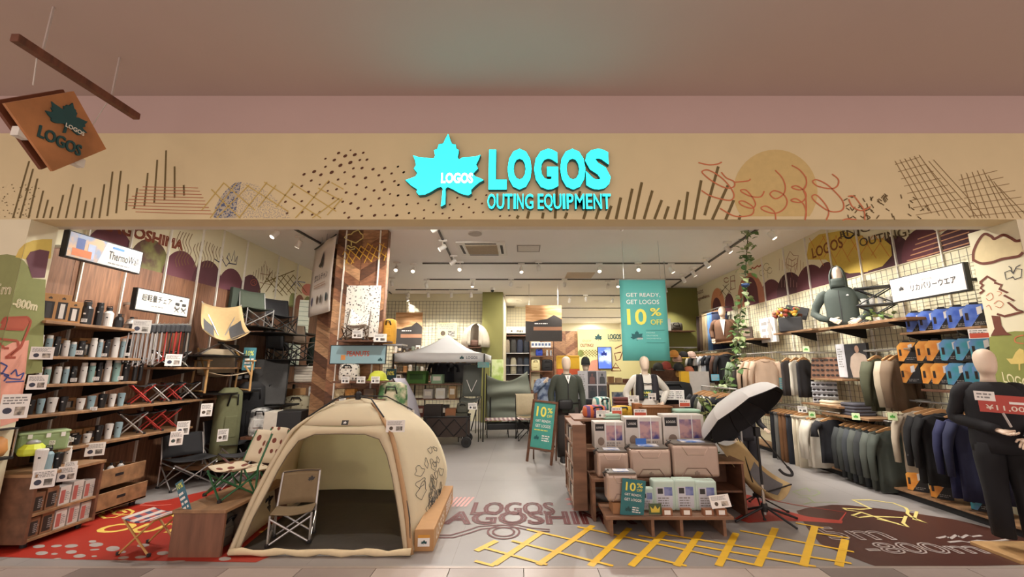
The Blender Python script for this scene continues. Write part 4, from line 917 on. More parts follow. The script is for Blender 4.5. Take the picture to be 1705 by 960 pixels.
# == left wall: bottle shelves
XF=-4.66
def shz(px,py):return atx(px,py,XF).z
Z1,Z2,Z3,Z4,Z5=shz(100,535),shz(150,594),shz(150,637),shz(150,682),shz(150,739)
Y0L=YF+.27
SH=WDD
yE=5.12
for n,z,y1 in(('top',Z1,yE),('second',Z2,yE),('third',Z3,yE)):
 shelf_board('dark wooden bottle shelf on the left wall, %s of the five'%n,XL+.03,XF,Y0L,y1,z,mat=WDX,brackets=(4.3,5.0))
shelf_board('dark wooden bottle shelf on the left wall, fourth of the five',XL+.03,XF,Y0L,6.55,Z4,mat=WDX,brackets=(4.3,5.0,6.0))
shelf_board('dark wooden bottle shelf on the left wall, lowest of the five',XL+.03,XF,Y0L+.35,6.1,Z5,mat=WDX,brackets=(4.6,5.3,6.0))
WHB,BLB,TEB,BKB='#d9d5d0','#8fa9b2','#84a5a0','#1e1d1f'
def put(row,z,cr,items,X=-4.80):
 cnt={}
 for k,(kind,col,x0,x1,yt,yb)in enumerate(items):
  (pa,pt),(pb,pb2)=cr((x0,yt),(x1,yb));pc=(pa+pb)/2
  a=atx(pc,pb2,X);b=atx(pc,pt,X);dep=a.y*CP+(a.z-EYE)*SP;cth=a.y/math.hypot(a.x,a.y)
  h=b.z-a.z;r=(pb-pa)/2*dep/FPX*cth*.96
  cn={WHB:'white',BLB:'pale blue',TEB:'teal',BKB:'black'}[col];cnt[cn]=cnt.get(cn,0)+1
  nm={'slim':'steel flask','tumbler':'tumbler','jug':'wide jug flask','growler':'squat growler flask'}[kind]
  lw_bottle(kind,(X,a.y,z),max(h,.06),r,col,'%s %s, %s of that colour from the left on the %s'%(cn,nm,ORD[cnt[cn]-1],row),'insulated bottles on the left wall','tumbler' if kind=='tumbler' else 'insulated_bottle')
c1=crop(0,370,3.557);c2=crop(0,620,3.0)
put('top bottle shelf',Z1,c1,[('jug',BKB,455,545,440,590),('slim',BKB,548,603,452,595),('jug',WHB,598,668,476,603),('growler',BKB,665,733,510,608),('growler',WHB,735,812,530,615)])
put('second bottle shelf',Z2,c1,[('slim',WHB,203,250,635,762),('slim',BLB,256,304,640,765),('slim',BKB,306,350,650,770),('slim',WHB,356,404,688,785),('slim',BLB,404,446,696,785),('slim',BKB,449,498,690,786),('slim',WHB,520,566,672,788),('slim',BLB,567,600,680,788),('slim',BKB,604,644,680,788),('slim',WHB,650,698,668,790),('slim',BLB,700,738,673,790),('slim',BKB,742,780,675,790)])
put('third bottle shelf',Z3,c1,[('slim',WHB,196,238,858,962),('slim',TEB,244,290,858,960),('slim',WHB,306,356,846,948),('slim',BLB,360,400,848,947),('slim',BKB,404,446,846,946),('slim',WHB,460,506,826,945),('slim',TEB,510,553,828,945),('slim',BKB,557,596,826,944),('slim',WHB,602,648,810,943),('slim',TEB,652,703,810,942),('slim',BKB,712,758,808,940),('slim',BKB,775,806,800,938),('slim',BKB,810,838,800,938)])
put('fourth bottle shelf',Z4,c2,[('tumbler',BKB,128,165,140,212),('tumbler',BLB,170,214,136,210),('tumbler',WHB,219,279,130,205),('tumbler',BKB,282,330,126,200),('tumbler',WHB,370,420,133,190),('tumbler',BLB,423,471,122,186),('tumbler',BKB,477,528,114,182),('tumbler',WHB,531,573,112,176),('tumbler',BLB,576,618,108,172)])
put('lowest bottle shelf',Z5,c2,[('tumbler',WHB,303,345,328,376),('tumbler',BKB,350,398,326,372),('tumbler',WHB,402,450,322,366),('tumbler',BKB,458,505,276,352),('tumbler',WHB,509,555,270,346),('tumbler',BLB,558,602,263,338)])
for i,(x0,x1,yt,yb)in enumerate(((232,300,392,562),(307,386,398,568),(392,452,438,572))):
 (pa,pt),(pb,pb2)=c1((x0,yt),(x1,yb));a=atx((pa+pb)/2,pb2,-4.82);b=atx((pa+pb)/2,pt,-4.82)
 window_box((-4.84,a.y,Z1),.12,.13,b.z-a.z,PI/2-.35,'tan carton with a bottle window on the top shelf, %s from left'%ORD[i],'tan bottle cartons',inner=('#3a3a3c','#d8d4ce','#d8d4ce')[i])
for i,(y_,z,h)in enumerate(((4.50,Z2,.20),(4.78,Z2,.22),(4.72,Z4,.12),(4.60,Z5,.15),(4.85,Z5,.13),(5.02,Z5,.13))):
 window_box((-5.06,y_,z),.13,.12,h,PI/2-.2,'small tan carton standing behind the bottles, %s counted from the upper left'%ORD[i],'small cartons behind the bottles')
def lcard(px0,px1,py0,py1,X,label,seed,tilt=.0,**k):
 a=atx(px0,py1,X);b=atx(px1,py0,X);c_=atx((px0+px1)/2,(py0+py1)/2,X)
 cth=c_.y/math.hypot(c_.x,c_.y);wd=(px1-px0)/FPX*(c_.y*CP+(c_.z-EYE)*SP)*cth;ht=abs(atx((px0+px1)/2,py0,X).z-atx((px0+px1)/2,py1,X).z)
 ang=math.atan2(c_.y,-c_.x)-PI/2 if False else None
 r=Vector((math.cos(.75),math.sin(.75),0));return card(label,c_,r,(0,0,1),wd,ht,seed,**k)
lcard(50,90,577,598,-4.62,'white price card with a picture hanging off the second bottle shelf',1)
lcard(45,79,624,648,-4.62,'white price card hanging off the third bottle shelf',2)
lcard(0,49,656,696,-4.58,'large white poster card with a dark photo above the cabinet',3,n=3)
lcard(142,175,737,758,-4.62,'white price card hanging off the lowest bottle shelf',4)
for i,q in enumerate(((113,123,728,735),(150,162,677,683),(82,92,733,740),(117,128,629,635),(154,165,627,633),(196,205,626,632),(126,138,583,590),(169,178,588,593),(208,216,587,592),(135,145,530,536))):
 lcard(*q,-4.652,'tiny white price tag on a bottle shelf edge, %s of ten from below'%ORD[i],10+i,pic=False,n=2,name='price_tag',cat='price tag',group='tiny price tags on the bottle shelves')
p=atx(70,733,-4.80)
gc=thing('soft_cooler','pale green soft cooler box on the lowest bottle shelf','cooler',(p.x,p.y,Z5),1.0)
MB().box((0,0,.085),(.34,.2,.17)).build('body',M('#93a878',.7),gc,bevel=.02);MB().box((0,0,.178),(.35,.21,.025)).build('lid',M('#a4b88a',.7),gc,bevel=.01)
for s in(-.1,.02,.12):MB().box((s,-.106,.15),(.03,.01,.04)).build('buckle',WHT,gc)
p=atx(38,737,-4.72)
yl=thing('camp_lamp','neon yellow camp lamp with a grey dome beside the green cooler','lamp',(p.x+.08,p.y+.02,Z5))
MB().lathe([(.085,0),(.10,.02),(.095,.06),(.06,.10),(0,.10)],n=10).build('base',M('#c8d23c',.5),yl,bevel=.006);MB().lathe([(.05,.10),(.045,.12),(.02,.135),(0,.137)],n=14).build('dome',M('#9a9a98',.3),yl,smooth=True)
p=atx(8,725,-4.72)
ob=thing('glass_lantern','orange lantern inside a clear case at the left end of the lowest shelf','lantern',(p.x+.02,p.y-.06,Z5))
MB().box((0,0,.01),(.16,.16,.02)).build('base',BLK,ob);MB().lathe([(.05,.03),(.07,.08),(.055,.17),(.02,.2),(0,.2)],n=14).build('shade',M('#d89a5c',.5),ob,smooth=True)
for s in((-.07,-.07),(.07,-.07),(-.07,.07),(.07,.07)):MB().bar((*s,.02),(*s,.26),.01).build('post',STEEL,ob)
MB().box((0,0,.265),(.16,.16,.012)).build('top',BLK,ob)
# -- cabinet in front of the left wall
P0,P1=fl(43,917),fl(137,873)
cb=thing('display_cabinet','dark wooden cabinet with open shelves of boxed goods at the far left','cabinet',(-4.72,4.35,0))
x0,x1,y0,y1=-5.02,-4.46,4.05,4.68;CT=atx(60,790,-4.45).z
MB().bb(x0,x1,y0,y0+.03,.05,CT-.03).build('side_panel',WDD,cb,world=True,bevel=.003)
MB().bb(x0,x1,y1-.03,y1,.05,CT-.03).build('side_panel',WDD,cb,world=True,bevel=.003)
MB().bb(x0,x0+.02,y0+.03,y1-.03,.05,CT-.03).build('back_panel',WDD,cb,world=True)
MB().bb(x0-.01,x1+.01,y0-.01,y1+.01,CT-.03,CT).build('top',WDX,cb,world=True,bevel=.004)
for z in(.06,.27):MB().bb(x0+.02,x1,y0+.03,y1-.03,z,z+.022).build('shelf',WDX,cb,world=True)
for dx in(x0+.08,x1-.08):
 for dy in(y0+.08,y1-.08):MB().lathe([(.025,0),(.025,.05),(0,.05)],(dx,dy,0),10).build('castor',BLK,cb,world=True)
PKG=['#b8b0ac','#c8c0ba','#8f5a52']
k=0
for z,n in((.082,5),(.292,5)):
 for i in range(n):
  yy=y0+.085+i*.115;h=.19 if(i%2)else .17
  if z>.3:h+=.02
  t=thing('boxed_flask','%s boxed flask from the left on the %s shelf of the cabinet'%(ORD[i],'lower' if z<.2 else 'upper'),'box',(x1-.09,yy,z),PI/2,'boxed flasks in the cabinet')
  MB().box((0,0,h/2),(.10,.12,h)).build('carton',M(['#7a5238','#8a6044','#d0c8c2','#c8bfb8','#bcb4ae'][i],.7),t,bevel=.002)
  fr=frame((0,-.06,0),(1,0,0),(0,0,1));m_=MB();rect(m_,fr,-.042,-.002 if i>1 else .03,h*.1,h*.8,.001);m_.build('window',M('#b0605a' if i>1 else '#2c2624',.5),t)
  m_=MB();textlines(m_,fr,.0,.044,h*.2,h*.7,5,.0015,i);m_.build('print',GREYINK,t);k+=1
for i,(x0_,x1_,yt,yb,kd,cl)in enumerate(((88,158,395,515,'tumbler',WHB),(190,255,368,490,'jug',BLB),(258,305,400,480,'tumbler',BKB),(312,350,370,452,'slim',WHB))):
 (pa,pt),(pb,pb2)=c2((x0_,yt),(x1_,yb));a=fl((pa+pb)/2,pb2,CT);dep=a.y*CP+(CT-EYE)*SP;b=atx((pa+pb)/2,pt,a.x)
 lw_bottle(kd,(max(min(a.x,-4.50),-4.92),max(4.10,min(a.y,4.62)),CT),max(.14,min(b.z-CT,.26)),(pb-pa)/2*dep/FPX*.70,cl,('tall white tumbler','pale blue jug flask with dark base','black tumbler','slim white flask')[i]+' standing on the cabinet top','bottles on the cabinet top','tumbler' if kd=='tumbler' else 'insulated_bottle')
lcard(53,93,782,811,-4.42,'white price card on the cabinet edge with a black bottle picture, left one',21)
lcard(96,128,776,800,-4.42,'white price card on the cabinet edge with a round picture, right one',22)
lcard(108,129,768,776,-4.44,'narrow white price strip on the cabinet top',23,pic=False,n=2)
dr=thing('wheeled_drawers','two light wooden drawers on castors under the bottle shelves','drawers',(-4.84,5.05,0))
for i,(z,dx)in enumerate(((.07,.06),(.30,0.0))):
 xx=-4.62+dx
 MB().bb(-5.1,xx,4.72,5.38,z,z+.02).build('drawer_bottom',WDX,dr,world=True)
 d_=MB().bb(xx-.02,xx,4.72,5.38,z,z+.19).build('drawer_front',WDX,dr,world=True,bevel=.004);MB().box((xx+.001,5.05,z+.11),(.004,.10,.03)).build('grip_slot',BLK,d_,world=True)
 for y_ in(4.73,5.37):MB().bb(-5.1,xx-.02,y_-.01,y_+.01,z,z+.17).build('drawer_side',WDX,dr,world=True)
for y_ in(4.78,5.32):MB().lathe([(.03,0),(.03,.07),(0,.07)],(-4.66,y_,0),10).build('castor',BLK,dr,world=True);MB().bar((-5.08,y_,0.0),(-5.08,y_,.32),.03).build('post',WDX,dr,world=True)
for i in range(4):lw_bottle('growler',(-4.78,4.86+.12*i,.32),.22,.04,WHB,'white lidded cup standing in the upper drawer, %s from left'%ORD[i],'cups in the drawer','lidded_cup')
# == lightbox signs
def sign_box(label,c_,wd,ht,ang,em,s=1,col='#f4efe6'):
 r=Vector((math.cos(ang),math.sin(ang),0));fr=frame(c_,r,(0,0,1));t=thing('lightbox_sign',label,'sign',c_)
 x,y=wd/2,ht/2
 MB().prism([(-x-.012,-y-.012),(x+.012,-y-.012),(x+.012,y+.012),(-x-.012,y+.012)],fr,-.06,-.002).build('case',BLK,t,world=True)
 MB().prism([(-x,-y),(x,-y),(x,y),(-x,y)],fr,-.004,.002).build('face',M(col,.5,noise=.012,emis=em),t,world=True)
 return t,fr
def sign_px(label,q,X,em,col='#f4efe6'):
 P=[atx(*p,X)for p in q];c_=sum(P,Vector())/4;sg_=1 if X<0 else-1
 SW=(abs(P[1].y-P[0].y)+abs(P[2].y-P[3].y))/2;SH_=(abs(P[0].z-P[3].z)+abs(P[1].z-P[2].z))/2
 t,fr=sign_box(label,c_,SW,SH_,PI/2*sg_,em,col=col);return t,fr,SW,SH_
t,fr,SW,SHH=sign_px('glowing white lightbox reading ThermoWall above the bottle shelves',((117,385),(237,420),(232,454),(111,426)),-4.62,.22,'#dcd7ce')
a=fr(-SW*.35,0,-.06)
m_=MB();m_.poly([fr(-SW/2,-SHH/2,.003),fr(-SW*.12,-SHH/2,.003),fr(-SW*.03,SHH/2,.003),fr(-SW/2,SHH/2,.003)]);m_.build('photo_print',M('#8f9ab0',.5,kind='bands',h2='#c8a888',scale=9,emis=.35),t,world=True)
for i,(dx,h_,w_,cl)in enumerate(((-.36,.75,.05,'#5c6c9a'),(-.22,.62,.045,'#aab4cc'),(-.33,.3,.12,'#c87850'))):
 m_=MB();rect(m_,fr,(dx-w_)*SW,(dx+w_)*SW,-SHH*.42,SHH*(h_-.42),.004+.0006*i);m_.build('bottle_print',M(cl,.5,emis=.3),t,world=True)
letters(MB(),'ThermoWall',fr,SW*.235,-SHH*.02,SW*.44,SHH*.36,.004,.003).build('lettering',BLK,t,world=True)
m_=MB();rect(m_,fr,.05*SW,.22*SW,SHH*.28,SHH*.38,.004);m_.build('blue_mark',M('#5c8ac8',.5,emis=.3),t,world=True)
m_=MB();textlines(m_,fr,.02*SW,.42*SW,-SHH*.42,-SHH*.32,1,.004,5);m_.build('small_print',GREYINK,t,world=True)
MB().bar((XL,a.y,a.z),a,.03,.03).build('wall_arm',STEEL,t,world=True)
t,fr,SW,SHH=sign_px('white lightbox with Japanese lettering and two chair drawings',((230,480),(315,497),(311,526),(226,515)),-4.66,.08,'#d8d2c6')
a=fr(0,0,-.06);_f=fr;fr=lambda x,y,z=0.0:_f(x*SW/.92,y*SHH/.33,z)
letters(MB(),'超軽量チェア',fr,-.13,.045,.52,.115,.004,.008).build('lettering',BLK,t,world=True)
m_=MB();textlines(m_,fr,-.22,.0,-.10,-.06,1,.004,3);m_.build('small_print',GREYINK,t,world=True)
for dx in(.24,.37):
 m_=MB()
 for s in(-1,1):m_.ribbon([fr(dx-.045*s,-.12,.004),fr(dx+.045*s,-.02,.004)],.008,fr(0,0,1)-fr(0,0,0),.001)
 m_.ribbon([fr(dx+.05*math.cos(q),-.03+.035*math.sin(q),.004)for q in[PI*i/8-PI for i in range(9)]],.008,fr(0,0,1)-fr(0,0,0),.001);rect(m_,fr,dx-.04,dx+.04,.0,.05,.004);m_.build('chair_drawing',INK,t,world=True)
leaf(MB(),fr,.30,.10,.07,.06,.004).build('logo',INK,t,world=True)
MB().bar((XL,a.y,a.z),a,.03,.03).build('wall_arm',STEEL,t,world=True)
# == chairs along the left wall
TAN=M('#b59a6c',.85,noise=.08,bump=.1);MESHG=M('#4a4a4c',.8);OLV=M('#3f4638',.85);CHAR=M('#2e2d2f',.8);REDM=M('#b03a34',.35,.5);BEI=M('#b8a68a',.85)
def wallpt(px,py,X):return atx(px,py,X)
def standoff(label,px,py,X,ln=.35,name='wall_bracket'):
 p=atx(px,py,X);o=MB().bar((XL,p.y,p.z),(X,p.y,p.z),.022,.03).build(name,DKM);return tag(o,label,'bracket')
p=atx(335,611,-4.66)
shelf_board('wooden wall shelf under the bamboo armchair and the green tag',XL+.03,-4.60,5.55,7.4,p.z,mat=WDX,brackets=(5.9,7.0))
zb=p.z
sling_chair('tan sling chair with dark mesh sides raised on the left wall',(-4.68,6.45,atx(372,570,-4.7).z-.20),.80,TAN,MESHG,STEEL,s=.98)
tag(MB().bb(XL+.03,-4.45,5.95,6.9,atx(372,570,-4.7).z-.225,atx(372,570,-4.7).z-.20).build('display_shelf',DKM),'thin dark shelf carrying the raised tan sling chair','shelf')
q=atx(372,655,-4.55);
ba=thing('bamboo_armchair','low armchair with pale bamboo frame and beige canvas on the left wall','chair',(-4.72,6.6,atx(370,652,-4.6).z),1.0);BAM=M('#c49a62',.5)
for s in(-1,1):
 MB().tube([(.30*s,-.3,0),(.30*s,-.3,.46)],.016,8).build('leg',BAM,ba);MB().tube([(.30*s,.2,.0),(.30*s,.15,.46)],.016,8).build('leg',BAM,ba)
 MB().box((.30*s,-.08,.47),(.05,.56,.02)).build('armrest',BAM,ba,bevel=.005);MB().tube([(.30*s,-.3,.02),(.30*s,.2,.02)],.014,8).build('runner',BAM,ba);MB().tube([(.30*s,-.28,.25),(.26*s,.26,.66)],.014,8).build('back_post',BAM,ba)
MB().sheet(lambda u,v:((u-.5)*.54,-.3+.45*v,.30-.05*math.sin(PI*u)-.03*v),6,5,.008).build('seat',BEI,ba,smooth=True)
MB().sheet(lambda u,v:((u-.5)*.52,.15+.12*v+.03*math.sin(PI*u),.28+.38*v),6,5,.008).build('backrest',BEI,ba,smooth=True)
tag(MB().bb(XL+.03,-4.42,6.2,7.1,atx(370,652,-4.6).z-.03,atx(370,652,-4.6).z-.012).build('display_shelf',DKM),'thin dark shelf under the bamboo armchair','shelf')
CHS=[(424,545,-4.75,OLV,'olive grey folding chair high on the left wall beside the black one'),(466,555,-4.6,CHAR,'black folding chair high on the left wall by the lattice painting'),(496,598,-4.35,M('#6e5c4a',.8),'brown folding chair low beside the green boxes'),(466,608,-4.75,CHAR,'black folding chair hanging in the middle of the left wall')]
for i,(px,py,X,m,lb)in enumerate(CHS):
 q=atx(px,py,X);z=q.z
 camp_chair(lb,(q.x,q.y,z),.95,m,DKM if i else STEEL,.42,.32,.66,.34,'chairs displayed on the left wall')
 tag(MB().bb(XL+.03,q.x+.32,q.y-.4,q.y+.4,z-.02,z-.003).build('display_shelf',DKM),'thin dark wall ledge carrying the '+lb.split(' ')[0]+(' grey' if i==0 else '')+' folding chair, '+('upper','upper right','lower right','middle')[i]+' one','shelf')
def wall_chair(px,py,X,rz,fab,frm,lb,w_=.46,sh=.30,bh=.6):q=atx(px,py,X);return camp_chair(lb,(q.x,q.y,q.z),rz,fab,frm,w_,sh,bh,.36,'chairs displayed on the left wall')
for lb,px0,px1,py0,py1,m in(('dark green folded table panel fixed high on the left wall',381,416,494,524,M('#3a4238',.8)),('dark brown folded cot panel fixed low on the left wall',366,396,584,612,M('#3a302a',.85))):
 a,b=atx(px0,py1,-5.1),atx(px1,py0,-5.1);tag(MB().bb(-5.14,-5.08,a.y,b.y,a.z,b.z+.1).build('folded_table',m,bevel=.01),lb,'folded table')
for i,(px,m,fb)in enumerate(((232,REDM,CHAR),(263,STEEL,CHAR),(284,REDM,CHAR),(310,STEEL,CHAR))):
 q=atx(px,668,-4.86);folding_stool('%s compact folding stool on the fourth left shelf, %s frame'%(ORD[i],'red' if m is REDM else 'steel'),(q.x,q.y,Z4),.9,fb,m,.22,.20,.24,'compact stools on the left shelves')
for i,(px,m)in enumerate(((214,STEEL),(245,REDM),(272,REDM))):
 q=atx(px,730,-4.86);folding_stool('%s compact folding stool on the lowest left shelf, %s frame'%(ORD[i],'red' if m is REDM else 'steel'),(q.x,q.y,Z5),.9,CHAR,m,.24,.20,.26,'compact stools on the left shelves')
for i,(px,py)in enumerate(((268,610),(295,611))):
 q=atx(px,py,-4.9);folding_stool('%s dark compact stool on the wooden shelf left of the bamboo armchair'%('left','right')[i],(q.x,q.y,zb),.9,CHAR,STEEL,.22,.20,.22,'compact stools on the left shelves')
hr=hang_rail('steel hanging rail of folded chair frames under the Japanese lightbox',atx(222,540,-4.72),atx(318,540,-4.72),arms=[])
za=atx(222,540,-4.72)
for q in(za,atx(318,540,-4.72)):MB().bar((XL,q.y,q.z),q,.02).build('bracket_arm',STEEL,hr,world=True)
for i in range(12):
 px=226+7.8*i;q=atx(px,540,-4.72);red=i in(7,9,10)
 t=thing('folded_chair_frame','%s folded %s chair frame from the left on the hanging rail'%(ORD[i],'red' if red else('steel' if i<7 else 'black')),'chair frame',(q.x,q.y,q.z-.01),.3,'folded chair frames on the hanging rail')
 m=REDM if red else(STEEL if i<7 else DKM);L_=.44+.03*(i%3)
 for s in(-1,1):MB().tube([(.02*s,-.06,-.02),(.025*s,-.07,-L_)],.008,6).build('pole',m,t);MB().tube([(.02*s,.06,-.02),(.025*s,.07,-L_+.03)],.008,6).build('pole',m,t)
 MB().box((0,0,-.05),(.06,.16,.10)).build('fabric_roll',CHAR,t,bevel=.015);MB().tube([(0,-.07,-L_),(0,.07,-L_+.03)],.008,6).build('crossbar',m,t)
 MB().tube([(0,0,0),(0,0,.03),(.01,0,.035)],.003,6).build('hook',STEEL,t)
card('square grey card with a chair picture at the left end of the hanging rail',atx(236,543,-4.62),(.73,.68,0),(0,0,1),.17,.16,31,col='#c8c4be')
card('white price card standing on the shelf under the chair frames',atx(289,599,-4.60),(.73,.68,0),(0,0,1),.17,.15,32)
q=atx(415,597,-4.45);tg=card('blue and green hanging sale tag below the tan sling chair',q,(.8,.6,0),(0,0,1),.17,.36,33,name='sale_tag',cat='tag',col='#3f7f8a',pic=False,n=0)
letters(MB(),'10%',frame(q,(.8,.6,0),(0,0,1)),0,.09,.11,.08,.002,.02).build('lettering',M('#d8e070',.6),tg);textlines(MB(),frame(q,(.8,.6,0),(0,0,1)),-.06,.07,-.15,.02,3,.002,3).build('print',WHT,tg)
for i,(px,py,rz)in enumerate(((228,812,.75),(322,800,.9))):
 g=fl(px,py);camp_chair(('low black folding chair with steel legs beside the drawers','tall black folding chair with steel legs behind the red floor graphic')[i],(max(g.x-.12,-4.66+.12*i),g.y+.1+.25*i,0),rz+.3,CHAR,STEEL,.5,.36+.1*i,.66+.12*i,.4,'black chairs on the floor by the left wall',posts=False)
g=fl(395,780);folding_stool('black folding side table with steel legs next to the black chairs',(-4.0,6.15,0),.8,CHAR,STEEL,.40,.3,.42,name='folding_table')
def upright_bag(label,p,w_,d,h,rz,col,name='gear_bag',cat='bag',group=None,mat=None):
 t=thing(name,label,cat,p,rz,group);m=mat or M(col,.85,noise=.12,bump=.2)
 MB().loft([ell((0,0,z),w_/2*k,d/2*k,18,.04,z*9,5,.6)for z,k in((0,.9),(.02,1),(h*.3,1.03),(h*.7,1),(h*.93,.92),(h,.5))]).build('body',m,t,smooth=True)
 MB().tube([(-w_*.2,-d/2,h*.75),(-w_*.15,-d/2-.03,h*.9),(w_*.15,-d/2-.03,h*.9),(w_*.2,-d/2,h*.75)],.012,6).build('handle',BLK,t,smooth=True)
 MB().box((0,-d/2-.004,h*.45),(w_*.5,.02,h*.3)).build('pocket',m,t,bevel=.01)
 return t
g=atx(320,775,-4.85)
upright_bag('olive green tall gear bag with white card by the left wall',(-4.55,6.62,0.25),.34,.25,1.05,1.0,'#6e7050')
upright_bag('tall black cot bag leaning on the left wall beside the olive bag',(-4.6,7.2,.22),.42,.28,1.15,1.0,'#181718')
upright_bag('tall black pack with straps left of the cardboard box',(-4.65,7.75,.22),.40,.26,1.2,1.0,'#201e1f')
tag(MB().bb(XL+.03,-4.25,6.3,8.1,.16,.22).build('low_platform',WDX,bevel=.004),'low wooden platform under the tall bags by the left wall','platform')
for i,(px,py)in enumerate(((344,682),(371,724),(294,729),(305,712))):
 card('white price card on the tall gear bags, %s'%('upper left','right','lower left at the stools','left above the stools')[i],atx(px,py,-4.35),(.75,.66,0),(0,0,1),.13,.17,40+i)
p=atx(425,677,-4.6);shelf_board('wooden shelf with a cardboard box behind the tent, on the left wall',XL+.03,-4.55,8.0,9.5,p.z,mat=WDX,brackets=(8.3,9.2))
cbx=thing('cardboard_box','brown cardboard box on the shelf behind the tent','box',(-4.75,8.75,p.z),PI/2)
MB().box((0,0,.12),(.5,.3,.24)).build('carton',KRAFT,cbx,bevel=.003);MB().box((0,0,.241),(.5,.05,.003)).build('tape',M('#c8a878',.4),cbx);letters(MB(),'LOGOS',frame((0,-.15,.06),(1,0,0),(0,0,1)),-.1,0,.2,.05,.002,.01).build('lettering',WHT,cbx)
card('white card with a picture leaning at the cardboard box',(-4.48,9.12,p.z+.14),(.8,.6,0),(0,0,1),.22,.26,45)
for i,(px,py)in enumerate(((396,628),(408,626),(421,630),(432,629))):
 q=atx(px,py,-4.85);t=thing('head_lamp','%s black head lamp hanging above the cardboard box shelf'%ORD[i],'head lamp',q,.9,'head lamps above the cardboard box')
 MB().lathe([(.0,-.05),(.06,-.05),(.075,0),(.06,.05),(0,.05)],n=12).build('body',BLK,t,bevel=.01);MB().box((0,-.07,0),(.06,.02,.05)).build('lens',M('#8a8a8a',.2),t);MB().tube([(-.07,0,0),(-.06,.05,.12),(.06,.05,.12),(.07,0,0)],.008,6).build('strap',BLK,t);MB().bar((0,.04,.10),(0,.35,.10),.008).build('peg',DKM,t)
q=atx(455,672,-4.4);z=atx(455,672,-4.4).z
lg=thing('lounge_chair','grey quilted lounge chair turned sideways on the left wall','chair',(q.x-.1,q.y,z),.5)
MB().sheet(lambda u,v:((u-.5)*.5,-.25+.45*v+.08*math.sin(PI*u),.02+.75*v**1.3-.1*math.sin(PI*v)),6,8,.03).build('quilt',M('#403e3c',.9,bump=.4),lg,smooth=True)
for s in(-1,1):MB().tube([(.26*s,-.28,0),(.26*s,.0,.1),(.27*s,.22,.8)],.012,8).build('side_pole',DKM,lg)
tag(MB().bb(XL+.03,q.x+.25,q.y-.4,q.y+.4,z-.05,z-.02).build('display_shelf',DKM),'dark wall ledge under the grey lounge chair','shelf')
for lb,px0,px1,py0,py1,X in(('large pale green striped carton high behind the hanging poster',496,530,506,552,-4.7),('small pale green striped carton lower down behind the cooler',489,506,566,607,-4.7)):
 a,b=atx(px0,py1,X),atx(px1,py0,X);yc_=(a.y+b.y)/2
 t=thing('striped_carton',lb,'box',(X,yc_,a.z));MB().box((-.1,0,(b.z-a.z)/2),(.2,max(.5,(b.y-a.y)*.6),b.z-a.z),.45).build('carton',M('#dfe3cf',.7),t,bevel=.004)
 fr_=None
 for i in range(7):MB().box((-.1,0,(b.z-a.z)*(.08+.14*i)),(.203,max(.5,(b.y-a.y)*.6)+.003,.008),.45).build('stripe',M('#6f8a70',.7),t)
 tag(MB().bb(XL+.03,X+.1,yc_-.45,yc_+.45,a.z-.03,a.z-.004).build('display_shelf',DKM),'dark wall ledge carrying the '+lb.split(' ')[0]+' pale green carton','shelf')
q=atx(520,605,-4.5);bp_=upright_bag('dark green tall backpack with a white bottle behind the white cooler',(q.x,q.y+.3,atx(520,607,-4.5).z),.5,.3,.62,.6,'#1c2a22',name='backpack',cat='backpack')
q=atx(510,637,-4.0)
wsh=shelf_board('dark shelf with white edge beside the chevron pillar, under the white cooler',-4.75,-3.62,8.05,8.75,atx(510,637,-4.1).z,mat=WDD,brackets=None,wall='x')
zc_=atx(510,637,-4.1).z
wc=thing('hard_cooler','white ribbed hard cooler on the shelf beside the chevron pillar','cooler',(-4.15,8.3,zc_),.12)
MB().box((0,0,.14),(.56,.36,.28)).build('body',M('#e0d8c8',.5),wc,bevel=.05,seg=4);MB().box((0,0,.285),(.56,.36,.05)).build('lid',M('#e6dece',.5),wc,bevel=.02)
for i in range(4):MB().box((0,-.181,.06+.05*i),(.46,.006,.018)).build('rib',M('#b8b0a0',.6),wc)
MB().box((.12,-.187,.16),(.03,.012,.12)).build('latch',BLK,wc);MB().tube([(-.1,0,.31),(-.08,0,.36),(.08,0,.36),(.1,0,.31)],.01,6).build('handle',STEEL,wc)
for i,x_ in enumerate((-4.7,-3.66)):tag(MB().bar((x_,8.7,0),(x_,8.7,zc_-.028),.04).build('shelf_post',DKM),'dark post under the white cooler shelf, %s'%('left','right')[i],'post')
z2_=atx(510,690,-4.1).z
shelf_board('lower dark shelf with picnic goods beside the chevron pillar',-4.75,-3.62,8.05,8.75,z2_,mat=WDD)
lw_bottle('slim',(-3.85,8.3,z2_),.50,.075,'#e4e0d6','tall white cylinder jug under the white cooler',None,'cylinder_jug','#e4e0d6')
upright_bag('cream patterned picnic bag on the lower shelf beside the pillar',(-4.40,8.35,z2_),.44,.28,.34,.2,'#c8bfa0',mat=M('#d2c9a8',.8,kind='print',h2='#8a7a5c',scale=14))
upright_bag('white and black cool bag beside the folding wagon behind the tent',(-4.2,6.9,.55),.30,.22,.42,.3,'#d8d6d0',mat=M('#d8d6d0',.8,kind='bands',h2='#3a3a3a',scale=6))
g_=thing('stacked_carton','black and white product carton standing behind the tent top','box',(-3.6,6.55,0),.2)
MB().box((0,0,.48),(.50,.36,.96)).build('carton',M('#c9c2b4',.7),g_,bevel=.004);MB().box((.09,-.005,.80),(.33,.36,.33)).build('black_panel',BLK,g_,bevel=.01)
tag(MB().box((-4.2,6.9,.53),(.36,.36,.04)).build('display_stand',WDD),'small dark stand under the white and black cool bag','stand')
tag(MB().bar((-4.2,6.9,0),(-4.2,6.9,.51),.08).build('stand_post',WDD),'dark post of the small stand behind the tent','post')
gt=thing('side_table','grey folding side table with a pale top left of the tent','table',(-3.45,6.1,0),.3)
